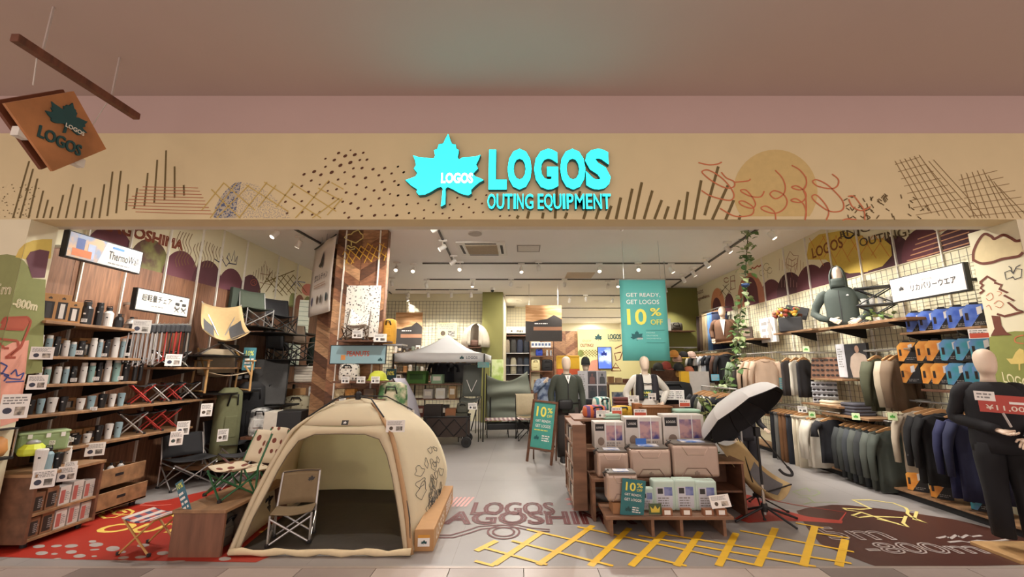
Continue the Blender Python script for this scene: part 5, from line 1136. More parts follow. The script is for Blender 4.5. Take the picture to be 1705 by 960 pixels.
MB().box((0,0,.70),(.55,.36,.02)).build('tabletop',M('#b8b4b4',.4),gt,bevel=.004)
for s in(-1,1):MB().tube([(-.22,.14*s,0),(.22,.14*s,.69)],.009,6).build('leg',DKM,gt);MB().tube([(.22,.14*s,0),(-.22,.14*s,.69)],.009,6).build('leg',DKM,gt)
upright_bag('pink and brown patterned tote bag beside the dotted chair',(-3.25,5.85,.12),.34,.22,.50,.3,'#c8a890',mat=M('#c9ab92',.8,kind='print',h2='#7a4a3a',scale=16))
upright_bag('dark brown sleeping bag roll heaped left of the tent',(-3.05,5.45,.05),.34,.26,.48,.3,'#3a2a24')
tag(MB().bb(-3.6,-2.85,5.2,6.0,.0,.05).build('low_platform',WDX),'low wooden board behind the wooden bench','platform')
# == chevron pillar
CHW=[M(h,.5,kind='wood',scale=5,stretch=(2,2,6))for h in('#7a5238','#a67a56','#5e3d2a','#b98d66','#8a5c40')]
def clip(poly,ax,lim,keep_less):
 out=[]
 for i in range(len(poly)):
  a,b=poly[i],poly[(i+1)%len(poly)];ia=(a[ax]<=lim)==keep_less;ib=(b[ax]<=lim)==keep_less
  if ia:out.append(a)
  if ia!=ib:
   t=(lim-a[ax])/(b[ax]-a[ax]);out.append((a[0]+(b[0]-a[0])*t,a[1]+(b[1]-a[1])*t))
 return out
def chevron(par,fr,wd,z0,z1,step=.19,sl=.67,seed=1,up=1):
 rr=random.Random(seed);h=wd/2
 n=int((z1-z0)/step)+6
 for s in(-1,1):
  for i in range(-4,n):
   zb=z0+i*step
   xs=(0.003*s,h*s)
   p=[(xs[0],zb),(xs[1],zb+up*sl*h),(xs[1],zb+up*sl*h+step-.004),(xs[0],zb+step-.004)]
   p=clip(clip(p,1,z1,True),1,z0,False)if True else p
   if len(p)>2:MB().prism(p,fr,-.004,.012).build('plank',rr.choice(CHW),par)
pc=struct(MB().bb(-3.2,-2.35,6.87,6.99,0,ZC),'wall_pillar',M('#6b4632',.6))
struct(MB().bb(-3.2,-2.8,7.0,7.7,0,ZC),'wall_pillar_core',M('#6b4632',.6))
chevron(pc,frame((-2.775,6.87,0),(1,0,0),(0,0,1)),.85,0,ZC-.01,seed=2)
MB().bb(-2.35,-2.338,6.87,6.99,0,ZC-.01).build('side_board',CHW[0],pc)
pw=struct(MB().bb(-3.85,-3.21,7.71,7.78,0,ZC),'wall_pillar_wing',M('#6b4632',.6))
chevron(pw,frame((-3.53,7.71,0),(1,0,0),(0,0,1)),.64,0,ZC-.01,seed=5)
for px in(575,632):x=aty(px,420,6.85).x;MB().bb(x-.01,x+.01,6.835,6.858,.8,ZC-.02).build('slotted_rail',M('#e6e0d4',.4),pc)
PIL=lambda px,py:aty(px,py,6.85)
c=crop(510,380,9.6)
strokes([c((640,130),(680,100),(720,100),(760,60),(840,30),(870,80),(910,110),(910,160),(860,190),(800,235),(750,220),(700,200),(650,180),(615,150),(640,120)),c((725,200),(725,280)),c((650,290),(680,280),(720,310),(780,290),(780,330),(700,350),(650,310))],PIL,NF,.02,'flower_outline',M('#d8c77a',.6),pc,.014)
strokes([[(571,424),(577,414)],[(576,440),(584,417)],[(585,440),(602,409)],[(600,430),(614,405)],[(607,438),(621,408)],[(618,436),(629,410)],[(631,432),(640,405)],[(640,434),(644,420)],[(575,418),(590,438)],[(582,415),(600,432)],[(592,411),(620,436)],[(601,410),(630,430)],[(612,405),(644,428)],[(632,405),(644,413)],[(572,428),(582,440)]],PIL,NF,.014,'lattice_line',M('#d8a83c',.6),pc,.015)
a,b=aty(571,561,6.80),aty(634,475,6.80)
tag(MB().bb(a.x,b.x,6.80,6.83,a.z,b.z).build('patterned_panel',M('#e4ded2',.8,kind='print',h2='#2a2828',scale=26)),'white fabric banner with small black gear motifs on the pillar','banner')
a,b=aty(564,566,6.5),aty(643,566,6.5);zp1=a.z
shelf_board('dark shelf on the chevron pillar carrying the patterned chair',a.x,b.x,6.42,6.84,zp1,mat=WDD)
camp_chair('small folding chair in white motif print on the pillar shelf',(aty(588,563,6.6).x+.03,6.58,zp1),.1,M('#e4ded2',.8,kind='print',h2='#2a2828',scale=30),M('#5a4a3a',.4),.34,.24,.52,.24,posts=False)
for i,(px,py,w_)in enumerate(((595,556,.16),(633,562,.20))):card('white price card on the upper pillar shelf, %s'%('left','right')[i],aty(px,py,6.417),(1,0,0),(0,0,1),w_,.12,50+i)
a,b=aty(548,606,6.62),aty(644,574,6.62);zz=(a.z+b.z)/2
bs=thing('signboard','pale blue picture board with orange red lettering on the pillar','sign',(0,6.62,zz));fr=frame(((a.x+b.x)/2,6.62,zz),(1,0,0),(0,0,1));wd,ht=b.x-a.x,b.z-a.z
MB().prism([(-wd/2,-ht/2),(wd/2,-ht/2),(wd/2,ht/2),(-wd/2,ht/2)],fr,-.02,0).build('frame',BLK,bs,world=True)
MB().prism([(-wd/2+.012,-ht/2+.012),(wd/2-.012,-ht/2+.012),(wd/2-.012,ht/2-.012),(-wd/2+.012,ht/2-.012)],fr,-.005,.003).build('face',M('#8fb0b8',.5,noise=.06,scale=4),bs,world=True)
letters(MB(),'PEANUTS',fr,0,.015,wd*.40,ht*.28,.005,.03).build('lettering',M('#c05a44',.6),bs,world=True)
leaf(MB(),fr,wd*.40,-ht*.26,.08,.07,.005).build('logo',TE,bs,world=True)
m_=MB();rect(m_,fr,-wd*.30,-wd*.22,-ht*.28,-ht*.02,.005);m_.build('orange_mark',M('#d08a4a',.6),bs,world=True)
MB().bar((fr(0,0,-.02)),fr(0,0,-.24),.05).build('wall_arm',DKM,bs,world=True)
a,b=aty(556,634,6.5),aty(642,634,6.5);zp2=a.z
shelf_board('dark shelf on the pillar with the yellow cap and bags',a.x,b.x,6.42,6.84,zp2,mat=WDD)
upright_bag('white shoulder bag with black motif print on the lower pillar shelf',(aty(580,632,6.6).x,6.62,zp2),.30,.16,.26,0,'#fff',mat=M('#e4ded2',.8,kind='print',h2='#1c1b1c',scale=22))
yc=thing('sun_cap','neon yellow wide sun cap on the lower pillar shelf','cap',(aty(628,633,6.6).x,6.62,zp2));MB().lathe([(.14,0),(.14,.03),(.12,.10),(.06,.15),(0,.155)],n=18).build('crown',M('#d2d84a',.6),yc,smooth=True);MB().lathe([(.15,.0),(.17,.01),(.15,.02)],n=18).build('brim',M('#c4d040',.6),yc)
for i,(px,w_)in enumerate(((575,.12),(601,.13),(625,.13),(570,.10))):card('white price card on the lower pillar shelf, %s'%('left','middle','right','under the left one')[i],aty(px,632 if i<3 else 667,6.417),(1,0,0),(0,0,1),w_,.10,55+i)
a,b=aty(556,664,6.5),aty(642,664,6.5);zp3=a.z
shelf_board('lowest dark shelf on the pillar with two small cartons',a.x,b.x,6.42,6.84,zp3,mat=WDD)
for i,(px,cl)in enumerate(((567,'#c8b890'),(584,'#b8823c'),(615,'#5a4a40'))):
 t=thing('small_carton',('cream','amber','brown')[i]+' printed carton on the lowest pillar shelf','box',(aty(px,664,6.6).x,6.6,zp3));MB().box((0,0,.075),(.15,.12,.15)).build('carton',M(cl,.7,kind='bands',h2='#6a5030',scale=12),t,bevel=.003)
p=aty(648,568,6.9);yb_=upright_bag('mustard yellow dry bag hanging at the right side of the pillar',(p.x-.03,7.0,aty(648,572,6.9).z),.20,.2,.42,0,'#d09a34',name='dry_bag')
tag(MB().bb(p.x-.08,p.x+.24,6.85,7.15,yb_.location.z-.03,yb_.location.z-.004).build('display_shelf',STEEL),'small steel ledge under the mustard dry bag','shelf')
A,B=aty(560,388,6.7),aty(524,417,7.6);A2=aty(558,518,6.7);B2=aty(518,528,7.6)
r=Vector((A.x-B.x,A.y-B.y,0));wd=r.length;r.normalize();zt_,zb_=(A.z+B.z)/2,(A2.z+B2.z)/2
ctr=Vector(((A.x+B.x)/2,(A.y+B.y)/2,(zt_+zb_)/2));fr=frame(ctr,r,(0,0,1));ht=zt_-zb_
hp=thing('hanging_poster','white cloth poster with Japanese lettering hanging left of the chevron pillar','poster',(ctr.x,ctr.y,zb_))
MB().sheet(lambda u,v:fr((u-.5)*wd,(v-.5)*ht,.015*math.sin(6*u+4*v)),8,10,.004).build('cloth',M('#d8d0c6',.85,noise=.04),hp,world=True,smooth=True)
letters(MB(),'焚エルチャン',fr,.02,.02,wd*.62,.13,.022,.012).build('lettering',INK,hp,world=True)
m_=MB();m_.poly(orient([fr(x*wd,y*ht,.022)for x,y in((-.14,.18),(-.06,.22),(.0,.30),(.06,.36),(.08,.30),(.04,.22),(.06,.18),(-.04,.14))],fr(0,0,1)-fr(0,0,0)));m_.build('grill_print',INK,hp,world=True)
m_=MB();textlines(m_,fr,-wd*.28,wd*.28,-.17,-.09,2,.022,4);m_.build('small_print',M('#b08a70',.7),hp,world=True)
for dx,cl in((-.32,'#5a5470'),(-.06,'#6a5a4a'),(.1,'#5a5048'),(.34,'#2c3c40')):m_=MB();disc(m_,fr,dx*wd,-ht*.30,.05,.08,.022,10);m_.build('product_print',M(cl,.7),hp,world=True)
MB().tube([fr(-wd/2,ht/2,0),fr(wd/2,ht/2,0)],.012,8).build('top_rod',DKM,hp,world=True);MB().bar(fr(.1,ht/2,0),Vector((fr(.1,0,0).x,fr(.1,0,0).y,ZC)),.008).build('cord',STEEL,hp,world=True);MB().bar(fr(-.2,ht/2,0),Vector((fr(-.2,0,0).x,fr(-.2,0,0).y,ZC)),.008).build('cord',STEEL,hp,world=True)
# == cream dome tent
TC=translucent(M('#e8dabc',.8,noise=.05,scale=6,bump=.15));TCI=translucent(M('#eae5c8',.85,noise=.05,scale=5,bump=.15),.5);TBR=M('#a8835c',.8);TFL=M('#3a342c',.85,noise=.15,scale=8,bump=.3)
def lean(px,py,k=.65,y0=3.95):
 r_=ray(px,py);t_=(y0+k*EYE)/(r_[1]-k*r_[2]);return Vector((r_[0]*t_,r_[1]*t_,EYE+r_[2]*t_))
tn=thing('dome_tent','cream pop-up tent with an open front and dark groundsheet','tent',(-1.8,4.8,0))
cf=crop(360,620,2.91)
outer=[lean(*q)for q in cf((72,862),(130,730),(185,610),(250,475),(330,345),(405,255),(500,262),(615,264),(725,262),(828,258),(862,345),(892,480),(915,610),(932,740),(945,872))]
inner=[lean(*q)for q in cf((110,845),(182,700),(250,575),(300,475),(345,400),(400,330),(480,298),(615,296),(720,298),(790,322),(828,400),(852,500),(872,610),(890,720),(912,860))]
outer[0].z=outer[-1].z=inner[0].z=inner[-1].z=.01
MB().sheet(lambda u,v:outer[round(u*14)].lerp(inner[round(u*14)],v)+Vector((0,-.012*math.sin(PI*v),0)),14,2,.006).build('front_panel',TC,tn,world=True,smooth=True)
TLf,TRf=aty(556,672,4.92),aty(621,671,4.92);TLb,TRb=Vector((-2.3,5.25,1.2)),Vector((-1.62,5.25,1.2))
BRft,BLft=fl(735,829),Vector((-2.75,5.55,0))
def rib(P,n=12):return smooth_pts(P,4)
ribFR=rib([outer[14],outer[12],outer[10],outer[9],TRf]);ribFL=rib([outer[0],outer[2],outer[4],outer[5],TLf])
ribBR=rib([BRft,Vector((-.97,5.55,.35)),Vector((-1.08,5.45,.72)),Vector((-1.30,5.35,1.0)),TRb]);ribBL=rib([BLft,Vector((-2.85,5.55,.35)),Vector((-2.75,5.45,.72)),Vector((-2.58,5.35,1.0)),TLb])
def between(A_,B_,out,bulge):return lambda u,v:A_[round(u*16)].lerp(B_[round(u*16)],v)+Vector(out)*bulge*math.sin(PI*v)*math.sin(PI*min(1,u+.15))
MB().sheet(between(ribFR,ribBR,(1,0,.5),.06),16,8,.006).build('right_wall',TC,tn,world=True,smooth=True)
MB().sheet(between(ribBL,ribFL,(-1,0,.5),.06),16,8,.006).build('left_wall',TC,tn,world=True,smooth=True)
MB().sheet(between(ribBR,ribBL,(0,1,.3),.05),16,10,.006).build('back_wall',TCI,tn,world=True,smooth=True)
MB().sheet(lambda u,v:(outer[5].lerp(outer[9],u)).lerp(TLf.lerp(TRf,u),v)+Vector((0,-.02,.02))*math.sin(PI*v),6,4,.006).build('roof_front',TC,tn,world=True,smooth=True)
MB().sheet(lambda u,v:(TLf.lerp(TRf,u)).lerp(TLb.lerp(TRb,u),v)+Vector((0,0,.05))*math.sin(PI*v)*math.sin(PI*u),6,4,.006).build('roof_top',TC,tn,world=True,smooth=True)
for nm,rb in(('pole_sleeve',ribFR),('pole_sleeve',ribFL)):MB().sheet(lambda u,v:rb[round(u*16)]+Vector(((v-.5)*.045,-.012-.02*math.sin(PI*v),.006)),16,2,.004).build(nm,TBR if rb is ribFR else TC,tn,world=True,smooth=True)
MB().tube(ribBR,.006,6).build('seam',M('#b09a6c',.8),tn,world=True)
MB().tube([p+Vector((0,-.004,0))for p in inner],.005,6).build('zip',M('#6a5a44',.6),tn,world=True)
fp=[outer[0]+Vector((.05,.05,0)),outer[14]+Vector((-.03,.05,0)),BRft+Vector((-.05,-.02,0)),BLft+Vector((.05,-.02,0))]
MB().sheet(lambda u,v:(fp[0].lerp(fp[1],u)).lerp(fp[3].lerp(fp[2],u),v)+Vector((0,0,.012+.006*math.sin(9*u+5*v)+.10*max(0,v-.94)/.06)),16,12,.004).build('groundsheet',TFL,tn,world=True,smooth=True)
MB().tube([outer[0].lerp(outer[14],i/16)+Vector((0,-.02,.022+.008*math.sin(i*1.7)))for i in range(17)],[.026+.006*math.sin(i*2.1)for i in range(17)],8).build('front_hem',M('#d9c7a2',.85),tn,world=True,smooth=True)
cr_=TLf.lerp(TRb,.5)+Vector((-.10,.0,0))
hb_=MB().lathe([(.03,-.02),(.035,.06),(.02,.08),(0,.08)],(cr_.x+.05,cr_.y-.05,cr_.z+.05),10).build('hub',BLK,tn,world=True)
for q in(ribFR[13],ribFL[13],ribBR[13],ribBL[13]):MB().tube([Vector((cr_.x+.05,cr_.y-.05,cr_.z+.08)),cr_.lerp(q,.5)+Vector((.02,0,.13)),q+Vector((0,0,.03))],.008,6).build('frame_pole',BLK,tn,world=True)
for P_ in(((1052,415),(1062,460),(1075,530),(1090,605)),((915,572),(930,640),(940,700),(942,850))):
 q=cf(*P_);pts=[aty(*q[i],5.62)if P_[0][0]>1000 else lean(*q[i])+Vector((0,-.02,0))for i in range(4)];pts[3].z=max(pts[3].z,.01);MB().tube(pts,.006,6).build('guy_strap',BLK,tn,world=True)
fr=frame(aty(576,703,4.55)+Vector((0,-.02,0)),(1,0,0),(0,.45,.89));m_=MB();rect(m_,fr,-.035,.035,-.025,.025,.004);m_.build('logo_patch',INK,tn,world=True);leaf(MB(),fr,0,0,.035,.035,.006).build('logo',WHT,tn,world=True)
def on_right(u,v):
 k=max(0,min(15.999,u*16));i=int(k);f_=k-i;q=lambda R:R[i].lerp(R[i+1],f_)
 return q(ribFR).lerp(q(ribBR),v)+Vector((1,0,.5))*.06*math.sin(PI*v)*math.sin(PI*min(1,u+.15))+Vector((.01,-.002,.006))
rd=random.Random(12);m_=MB()
for k in range(26):
 u0,v0=.12+.30*rd.random(),.22+.5*rd.random();a_,b_=.015+.025*rd.random(),.03+.05*rd.random()
 m_.tube([on_right(u0+a_*math.sin(q)*(1+.4*math.cos(2*q+k)),v0+b_*math.cos(q)*(1+.3*math.sin(3*q+k)))for q in[2*PI*j/24 for j in range(25)]],.0028,4)
m_.build('line_drawing',INK,tn,world=True,kind='stuff')
m3=MB()
for k in range(4):
 ctr_=Vector((-1.25,5.50,.42+.02*k));m3.tube([ctr_+Vector((.06*math.cos(q)*(1-.2*k),0,.05*math.sin(q)*(1-.2*k)))for q in[2*PI*j/12 for j in range(13)]],.0028,4)
m3.build('line_drawing',INK,tn,world=True,kind='stuff')
card('white product card with a tent picture pinned to the right tent corner',lean(658,711)+Vector((.02,-.06,.02)),(1,.1,0),(0,0,1),.19,.12,60)
camp_chair('small khaki folding chair standing in the tent entrance',(-2.16,4.22,.03),.30,M('#7d6a4e',.85,bump=.1),STEEL,.34,.26,.55,.24,trim=M('#3a3028',.7),logo=INK)
bx=thing('long_carton','long brown tent carton lying along the right side of the tent','box',(-.92,4.75,0),.045)
MB().box((0,0,.09),(.17,1.4,.18)).build('carton',KRAFT,bx,bevel=.004);fr=frame((0,-.70,.09),(1,0,0),(0,0,1))
m_=MB();rect(m_,fr,-.055,.05,-.05,.02,.001);m_.build('label',WHT,bx);m_=MB();rect(m_,fr,-.055,.05,.02,.045,.0012);m_.build('label_band',M('#d0963c',.6),bx);leaf(MB(),fr,.0,-.015,.06,.04,.002).build('label_picture',TE,bx)
letters(MB(),'LOGOS',frame((.085,-.3,.09),(0,1,0),(0,0,1)),0,.0,.5,.10,.001,.01).build('lettering',M('#e4d8c4',.7),bx);textlines(MB(),frame((.085,.3,.09),(0,1,0),(0,0,1)),-.2,.3,-.06,.06,4,.001,3).build('print',WHT,bx)
bn=thing('wooden_bench','brown wooden bench block beside the tent, children chair on top','bench',(-2.83,4.4,0))
MB().bb(-3.07,-2.60,3.92,4.95,.352,.38).build('top',WD,bn,world=True,bevel=.003);MB().bb(-3.06,-2.61,3.93,3.955,0,.352).build('end_panel',M('#7d5540',.55,kind='wood',scale=4,stretch=(3,3,.5)),bn,world=True);MB().bb(-3.06,-2.61,4.915,4.94,0,.352).build('end_panel',WDD,bn,world=True);MB().bb(-3.06,-3.04,3.955,4.915,.0,.352).build('side_panel',WDD,bn,world=True)
for i,(y_,cl)in enumerate(((4.15,'#6e6a60'),(4.45,'#8a7a6a'),(4.72,'#4a4640'))):upright_bag('rolled bag stored under the wooden bench, %s from the front'%ORD[i],(-2.82,y_,.0),.24,.22,.28,PI/2,cl,group='bags under the bench')
DOT=M('#dccfb4',.85,kind='dots',h2='#7a4032',scale=9);GRN=M('#2f6a44',.4,.2)
camp_chair('green framed child chair with cream dotted canvas on the wooden bench',(-2.86,4.34,.38),-.62,DOT,GRN,.36,.26,.56,.30,'dotted child chairs',posts=False)
camp_chair('second dotted child chair standing behind the green one by the tent',(-3.08,5.05,.05),-.5,DOT,GRN,.36,.42,.82,.30,'dotted child chairs',posts=False)
st_=card('blue and green ten percent sale strip hanging from the child chair',Vector((-3.02,3.96,.47)),(.82,-.2,.53),(-.50,.1,.86),.085,.30,0,name='sale_strip',cat='tag',col='#3f6f80',pic=False,n=0)
fr=frame(Vector((-3.02,3.96,.47)),Vector((.82,-.2,.53)).normalized(),Vector((-.50,.1,.86)).normalized());letters(MB(),'10%',fr,0,.11,.065,.05,.002,.02).build('lettering',M('#d8e070',.6),st_);textlines(MB(),fr,-.035,.035,-.11,.06,4,.002,3).build('print',WHT,st_)
folding_stool('small folding stool with plaid seat and tan legs beside the bench',(-3.36,4.08,.01),-.12,M('#b5524a',.85,kind='plaid',h2='#d8ccc4',scale=3.2),M('#c09050',.45),.30,.26,.29)
# == teal sale banner
TEALC='#5cada6'
a,b=aty(1037,600,7.5),aty(1107,465,7.5);wd,ht=b.x-a.x,b.z-a.z+.0
bnr=thing('sale_banner','large teal hanging banner with ten percent off lettering','banner',((a.x+b.x)/2,7.5,a.z));fr=frame(((a.x+b.x)/2,7.5,(a.z+b.z)/2),(1,0,0),(0,0,1))
MB().sheet(lambda u,v:fr((u-.5)*wd,(v-.5)*ht,.008*math.sin(7*u)),8,4,.004).build('cloth',M(TEALC,.8,noise=.03,scale=3),bnr,world=True,smooth=True)
YLW=M('#e8df62',.7)
def sale_text(fr,wd,ht,par,top=.30,world=True,small=True,wmat=WHT):
 k=dict(world=world)if par.type=='EMPTY' else{}
 letters(MB(),'GET READY,',fr,0,ht*top,wd*.74,ht*.055,.012,.004).build('lettering',wmat,par,**k);letters(MB(),'GET LOGOS',fr,-wd*.015,ht*(top-.085),wd*.71,ht*.055,.012,.004).build('lettering',wmat,par,**k)
 letters(MB(),'10',fr,-wd*.16,ht*(top-.27),wd*.42,ht*.20,.012,.02).build('number',YLW,par,**k);letters(MB(),'%',fr,wd*.25,ht*(top-.21),wd*.24,ht*.10,.012,.02).build('percent_sign',YLW,par,**k);letters(MB(),'OFF',fr,wd*.26,ht*(top-.335),wd*.26,ht*.065,.012,.01).build('number',YLW,par,**k)
sale_text(fr,wd,ht,bnr)
leaf(MB(),fr,-wd*.18,-ht*.20,wd*.28,ht*.13,.012).build('logo',M('#1d5a5c',.7),bnr,world=True);letters(MB(),'LOGOS',fr,-wd*.12,-ht*.235,wd*.12,ht*.02,.014,.02).build('logo_lettering',WHT,bnr,world=True)
m_=MB();rect(m_,fr,.02*wd,.42*wd,-.135*ht,-.131*ht,.012);rect(m_,fr,.02*wd,.42*wd,-.285*ht,-.281*ht,.012);m_.build('rule',M('#2c6a66',.7),bnr,world=True)
for i,s_ in enumerate(('MORE','OUTSIDE','MOMENTS')):letters(MB(),s_,fr,wd*(.12+.03*i),-ht*(.165+.035*i),wd*(.18+.06*i),ht*.014,.012,.0).build('small_print',M('#bfe0da',.7),bnr,world=True)
MB().tube([fr(-wd/2,ht/2,0),fr(wd/2,ht/2,0)],.012,8).build('top_rod',STEEL,bnr,world=True)
for s in(-.4,.4):p=fr(s*wd,ht/2,0);MB().bar(p,Vector((p.x,p.y,ZC)),.006).build('cord',STEEL,bnr,world=True)
# == mountain posters
def mountain(label,px0,px1,py0,py1,Y,hang):
 a,b=aty(px0,py1,Y),aty(px1,py0,Y);wd,ht=b.x-a.x,b.z-a.z;fr=frame(((a.x+b.x)/2,Y,(a.z+b.z)/2),(1,0,0),(0,0,1));t=thing('landscape_poster',label,'poster',((a.x+b.x)/2,Y,a.z))
 MB().prism([(-wd/2,-ht/2),(wd/2,-ht/2),(wd/2,ht/2),(-wd/2,ht/2)],fr,-.02,0).build('board',M('#c08a58',.7,kind='bands',h2='#e0b080',scale=3,stretch=(.6,1,4)),t,world=True)
 P=[(-.5,-.5),(.5,-.5),(.5,.10),(.40,.17),(.28,.23),(.18,.17),(.10,.12),(-.1,.09),(-.3,.04),(-.5,.06)]
 m_=MB();m_.poly([fr(x*wd,y*ht,.002)for x,y in P]);m_.build('mountain_print',M('#3a3430',.7),t,world=True)
 m_=MB();rect(m_,fr,-.28*wd,.5*wd,-.20*ht,-.10*ht,.004);m_.build('lake_print',M('#a8785a',.7),t,world=True)
 m_=MB();textlines(m_,fr,-.25*wd,.25*wd,-.04*ht,.02*ht,1,.004,2);m_.build('small_print',WHT,t,world=True)
 if hang:
  for s in(-.4,.4):p=fr(s*wd,ht/2,-.01);MB().bar(p,Vector((p.x,p.y,ZC)),.008).build('cord',STEEL,t,world=True)
 else:MB().bar(fr(0,0,-.02),fr(0,0,-.06),.1).build('wall_mount',DKM,t,world=True)
mountain('sunset mountain poster on the back grid wall above the canopy',656,704,520,580,13.1,False)
mountain('sunset mountain poster hanging from the ceiling in the middle',875,935,508,568,11.6,True)
# == white canopy
X0,X1,Y0,Y1=-2.97,-.90,9.6,11.6;ze=aty(730,602,9.6).z;zv=ze+.19;zk=aty(738,557,10.6).z
cn=thing('canopy','white pop-up canopy with a pointed roof on dark poles','canopy',((X0+X1)/2,10.6,0));WC=translucent(M('#f4f4f4',.7,noise=.03,scale=3),.25)
pk=Vector(((X0+X1)/2,10.6,zk));cs=[Vector((X0,Y0,zv)),Vector((X1,Y0,zv)),Vector((X1,Y1,zv)),Vector((X0,Y1,zv))]
for i in range(4):
 A_,B_=cs[i],cs[(i+1)%4]
 MB().sheet(lambda u,v:A_.lerp(B_,u).lerp(pk,v)-Vector((0,0,.10*math.sin(PI*v))),8,8,.006).build('roof_panel',WC,cn,world=True,smooth=True)
 dn_=Vector((0,0,-.19));vl=MB().sheet(lambda u,v:A_.lerp(B_,u)+dn_*v+Vector((0,0,-.012*math.sin(PI*u)*v)),8,2,.005).build('valance',WC,cn,world=True,smooth=True)
 if i==0:
  fr=frame((A_+B_)/2+dn_*.5,(1,0,0),(0,0,1));leaf(MB(),fr,.52,0,.11,.10,.006).build('logo',TE,vl,world=True);letters(MB(),'LOGOS',fr,.75,0,.26,.06,.006,.02).build('lettering',M('#5a6470',.7),vl,world=True)
for q in cs:MB().bar((q.x,q.y,0),(q.x,q.y,zv-.01),.03).build('pole',DKM,cn,world=True)
for i in range(4):MB().bar(cs[i]-Vector((0,0,.22)),cs[(i+1)%4]-Vector((0,0,.22)),.015).build('truss_bar',DKM,cn,world=True)
# == folding wagon
wg=thing('folding_wagon','dark brown folding wagon with black wheels under the canopy','wagon',(-1.62,9.2,0),.08);WBR=M('#3f322c',.85,noise=.12,bump=.2)
for s,nm in(((0,-.24,.40),(.92,.02,.40)),((0,.24,.40),(.92,.02,.40)),((-.46,0,.40),(.02,.48,.40)),((.46,0,.40),(.02,.48,.40))):MB().box(s,nm).build('side_wall',WBR,wg)
MB().box((0,0,.21),(.90,.46,.02)).build('floor',WBR,wg)
for y_ in(-.26,.26):
 MB().tube([(-.48,y_,.60),(.48,y_,.60)],.014,8).build('rail',BLK,wg)
 for k in range(3):MB().tube([(-.46+.31*k,y_-.005,.22),(-.15+.31*k,y_-.005,.56)],.009,6).build('cross_bar',BLK,wg);MB().tube([(-.15+.31*k,y_-.005,.22),(-.46+.31*k,y_-.005,.56)],.009,6).build('cross_bar',BLK,wg)
for x in(-.42,.42):
 for y_ in(-.30,.30):
  wl_=MB().tube([(x,y_-.035,.105),(x,y_+.035,.105)],.105,18).build('wheel',BLK,wg,bevel=.01);MB().tube([(x,y_-.04,.105),(x,y_+.04,.105)],.05,12).build('wheel_hub',M('#8a2c2c',.5)if x<0 else DKM,wl_)
  MB().bar((x,y_,.11),(x,y_*.85,.62),.025).build('corner_post',BLK,wg)
MB().tube([(.5,-.1,.3),(.66,-.1,.95),(.66,.1,.95),(.5,.1,.3)],.012,8).build('pull_handle',BLK,wg)
card('white price card clipped to the wagon edge',aty(787,676,8.9),(1,0,0),(0,0,1),.19,.13,70)
def carton(label,loc,w_,d,h,rz,mat,name='carton',cat='box',group=None,band=None):
 t=thing(name,label,cat,loc,rz,group);MB().box((0,0,h/2),(w_,d,h)).build('body',mat,t,bevel=.004)
 if band:MB().box((0,-d/2-.001,h*.55),(w_*.7,.003,h*.45)).build('label_print',band,t)
 return t
bw=wm(wg)@Vector((0,0,.22))
for i,(x,w_,h,cl,lb)in enumerate(((-1.93,.36,.60,'#2c2420','dark brown storage box standing in the wagon at left'),(-1.55,.22,.52,'#8a5a3a','brown carton standing in the middle of the wagon'),(-1.32,.24,.44,'#4a4a3c','olive bag box standing in the wagon at right'))):carton(lb,(x,9.2,.225),w_,.36,h,.08,M(cl,.8),band=M('#6a5a4a',.7)if i==1 else None)
upright_bag('folded grey blanket bag on the wagon near the card',(-1.30,9.18,.67),.26,.3,.20,.08,'#56564c')
tb=thing('goods_rack','dark wooden goods rack behind the wagon','rack',(-2.2,10.4,0))
for x in(-2.85,-1.5):
 for y_ in(10.2,10.6):MB().bar((x,y_,0),(x,y_,1.25),.03).build('post',DKM,tb,world=True)
for z in(.45,.85,1.2):MB().bb(-2.88,-1.47,10.18,10.62,z,z+.025).build('shelf',WDD,tb,world=True)
G=[('bright green storage crate on the rack behind the wagon',-2.60,1.225,.46,.30,'#4f7a34'),('pale green carton on top of the rack behind the wagon',-2.1,1.225,.26,.22,'#8aa886'),('tan carton on the rack behind the wagon',-1.72,.875,.16,.30,'#a8865c'),('white foam roll pack on the rack behind the wagon',-2.0,.875,.22,.24,'#d8d4cc'),('clear pale bag of goods on the rack behind the wagon',-2.3,.875,.22,.22,'#b8b0a8'),('dark red toolbox on the lower rack shelf',-2.55,.475,.40,.22,'#6a3a30'),('black gear box on the lower rack shelf',-2.0,.475,.36,.24,'#2a2624')]
for lb,x,z,w_,h,cl in G:carton(lb,(x,10.4,z),w_,.3,h,0,M(cl,.7),band=M('#d8d0c0',.7)if 'crate' not in lb else M('#3a5a28',.7))
for i,(x,cl,kd)in enumerate(((-1.95,'#24262e','tee'),(-1.62,'#56585a','tee'),(-2.15,'#1c1c20','tee'))):garment(('navy','grey','black')[i]+' t-shirt hanging under the canopy',(x,10.8,1.80),0,cl,kd,.44,.5,.03,.2,'t-shirts under the canopy')
hang_rail('thin rail with t-shirts under the canopy',Vector((-2.5,10.8,1.835)),Vector((-1.2,10.8,1.835)),arms=[((-2.5,10.8,1.835),(-2.5,10.8,0)),((-1.2,10.8,1.835),(-1.2,10.8,0))],mat=DKM)
q=aty(787,650,9.9)
vc=thing('folded_cot_chair','grey reclining chair with a white V-shaped frame under the canopy','chair',(-1.22,9.95,0));GRY=M('#5f625c',.85,noise=.06,bump=.1)
MB().sheet(lambda u,v:(-.22+.44*u,.0+.16*v+.03*math.sin(PI*u),.95+.72*v),6,6,.012).build('backrest',GRY,vc,smooth=True);MB().sheet(lambda u,v:(-.22+.44*u,-.38+.4*v,.88+.06*v-.04*math.sin(PI*u)),6,4,.012).build('seat',GRY,vc,smooth=True)
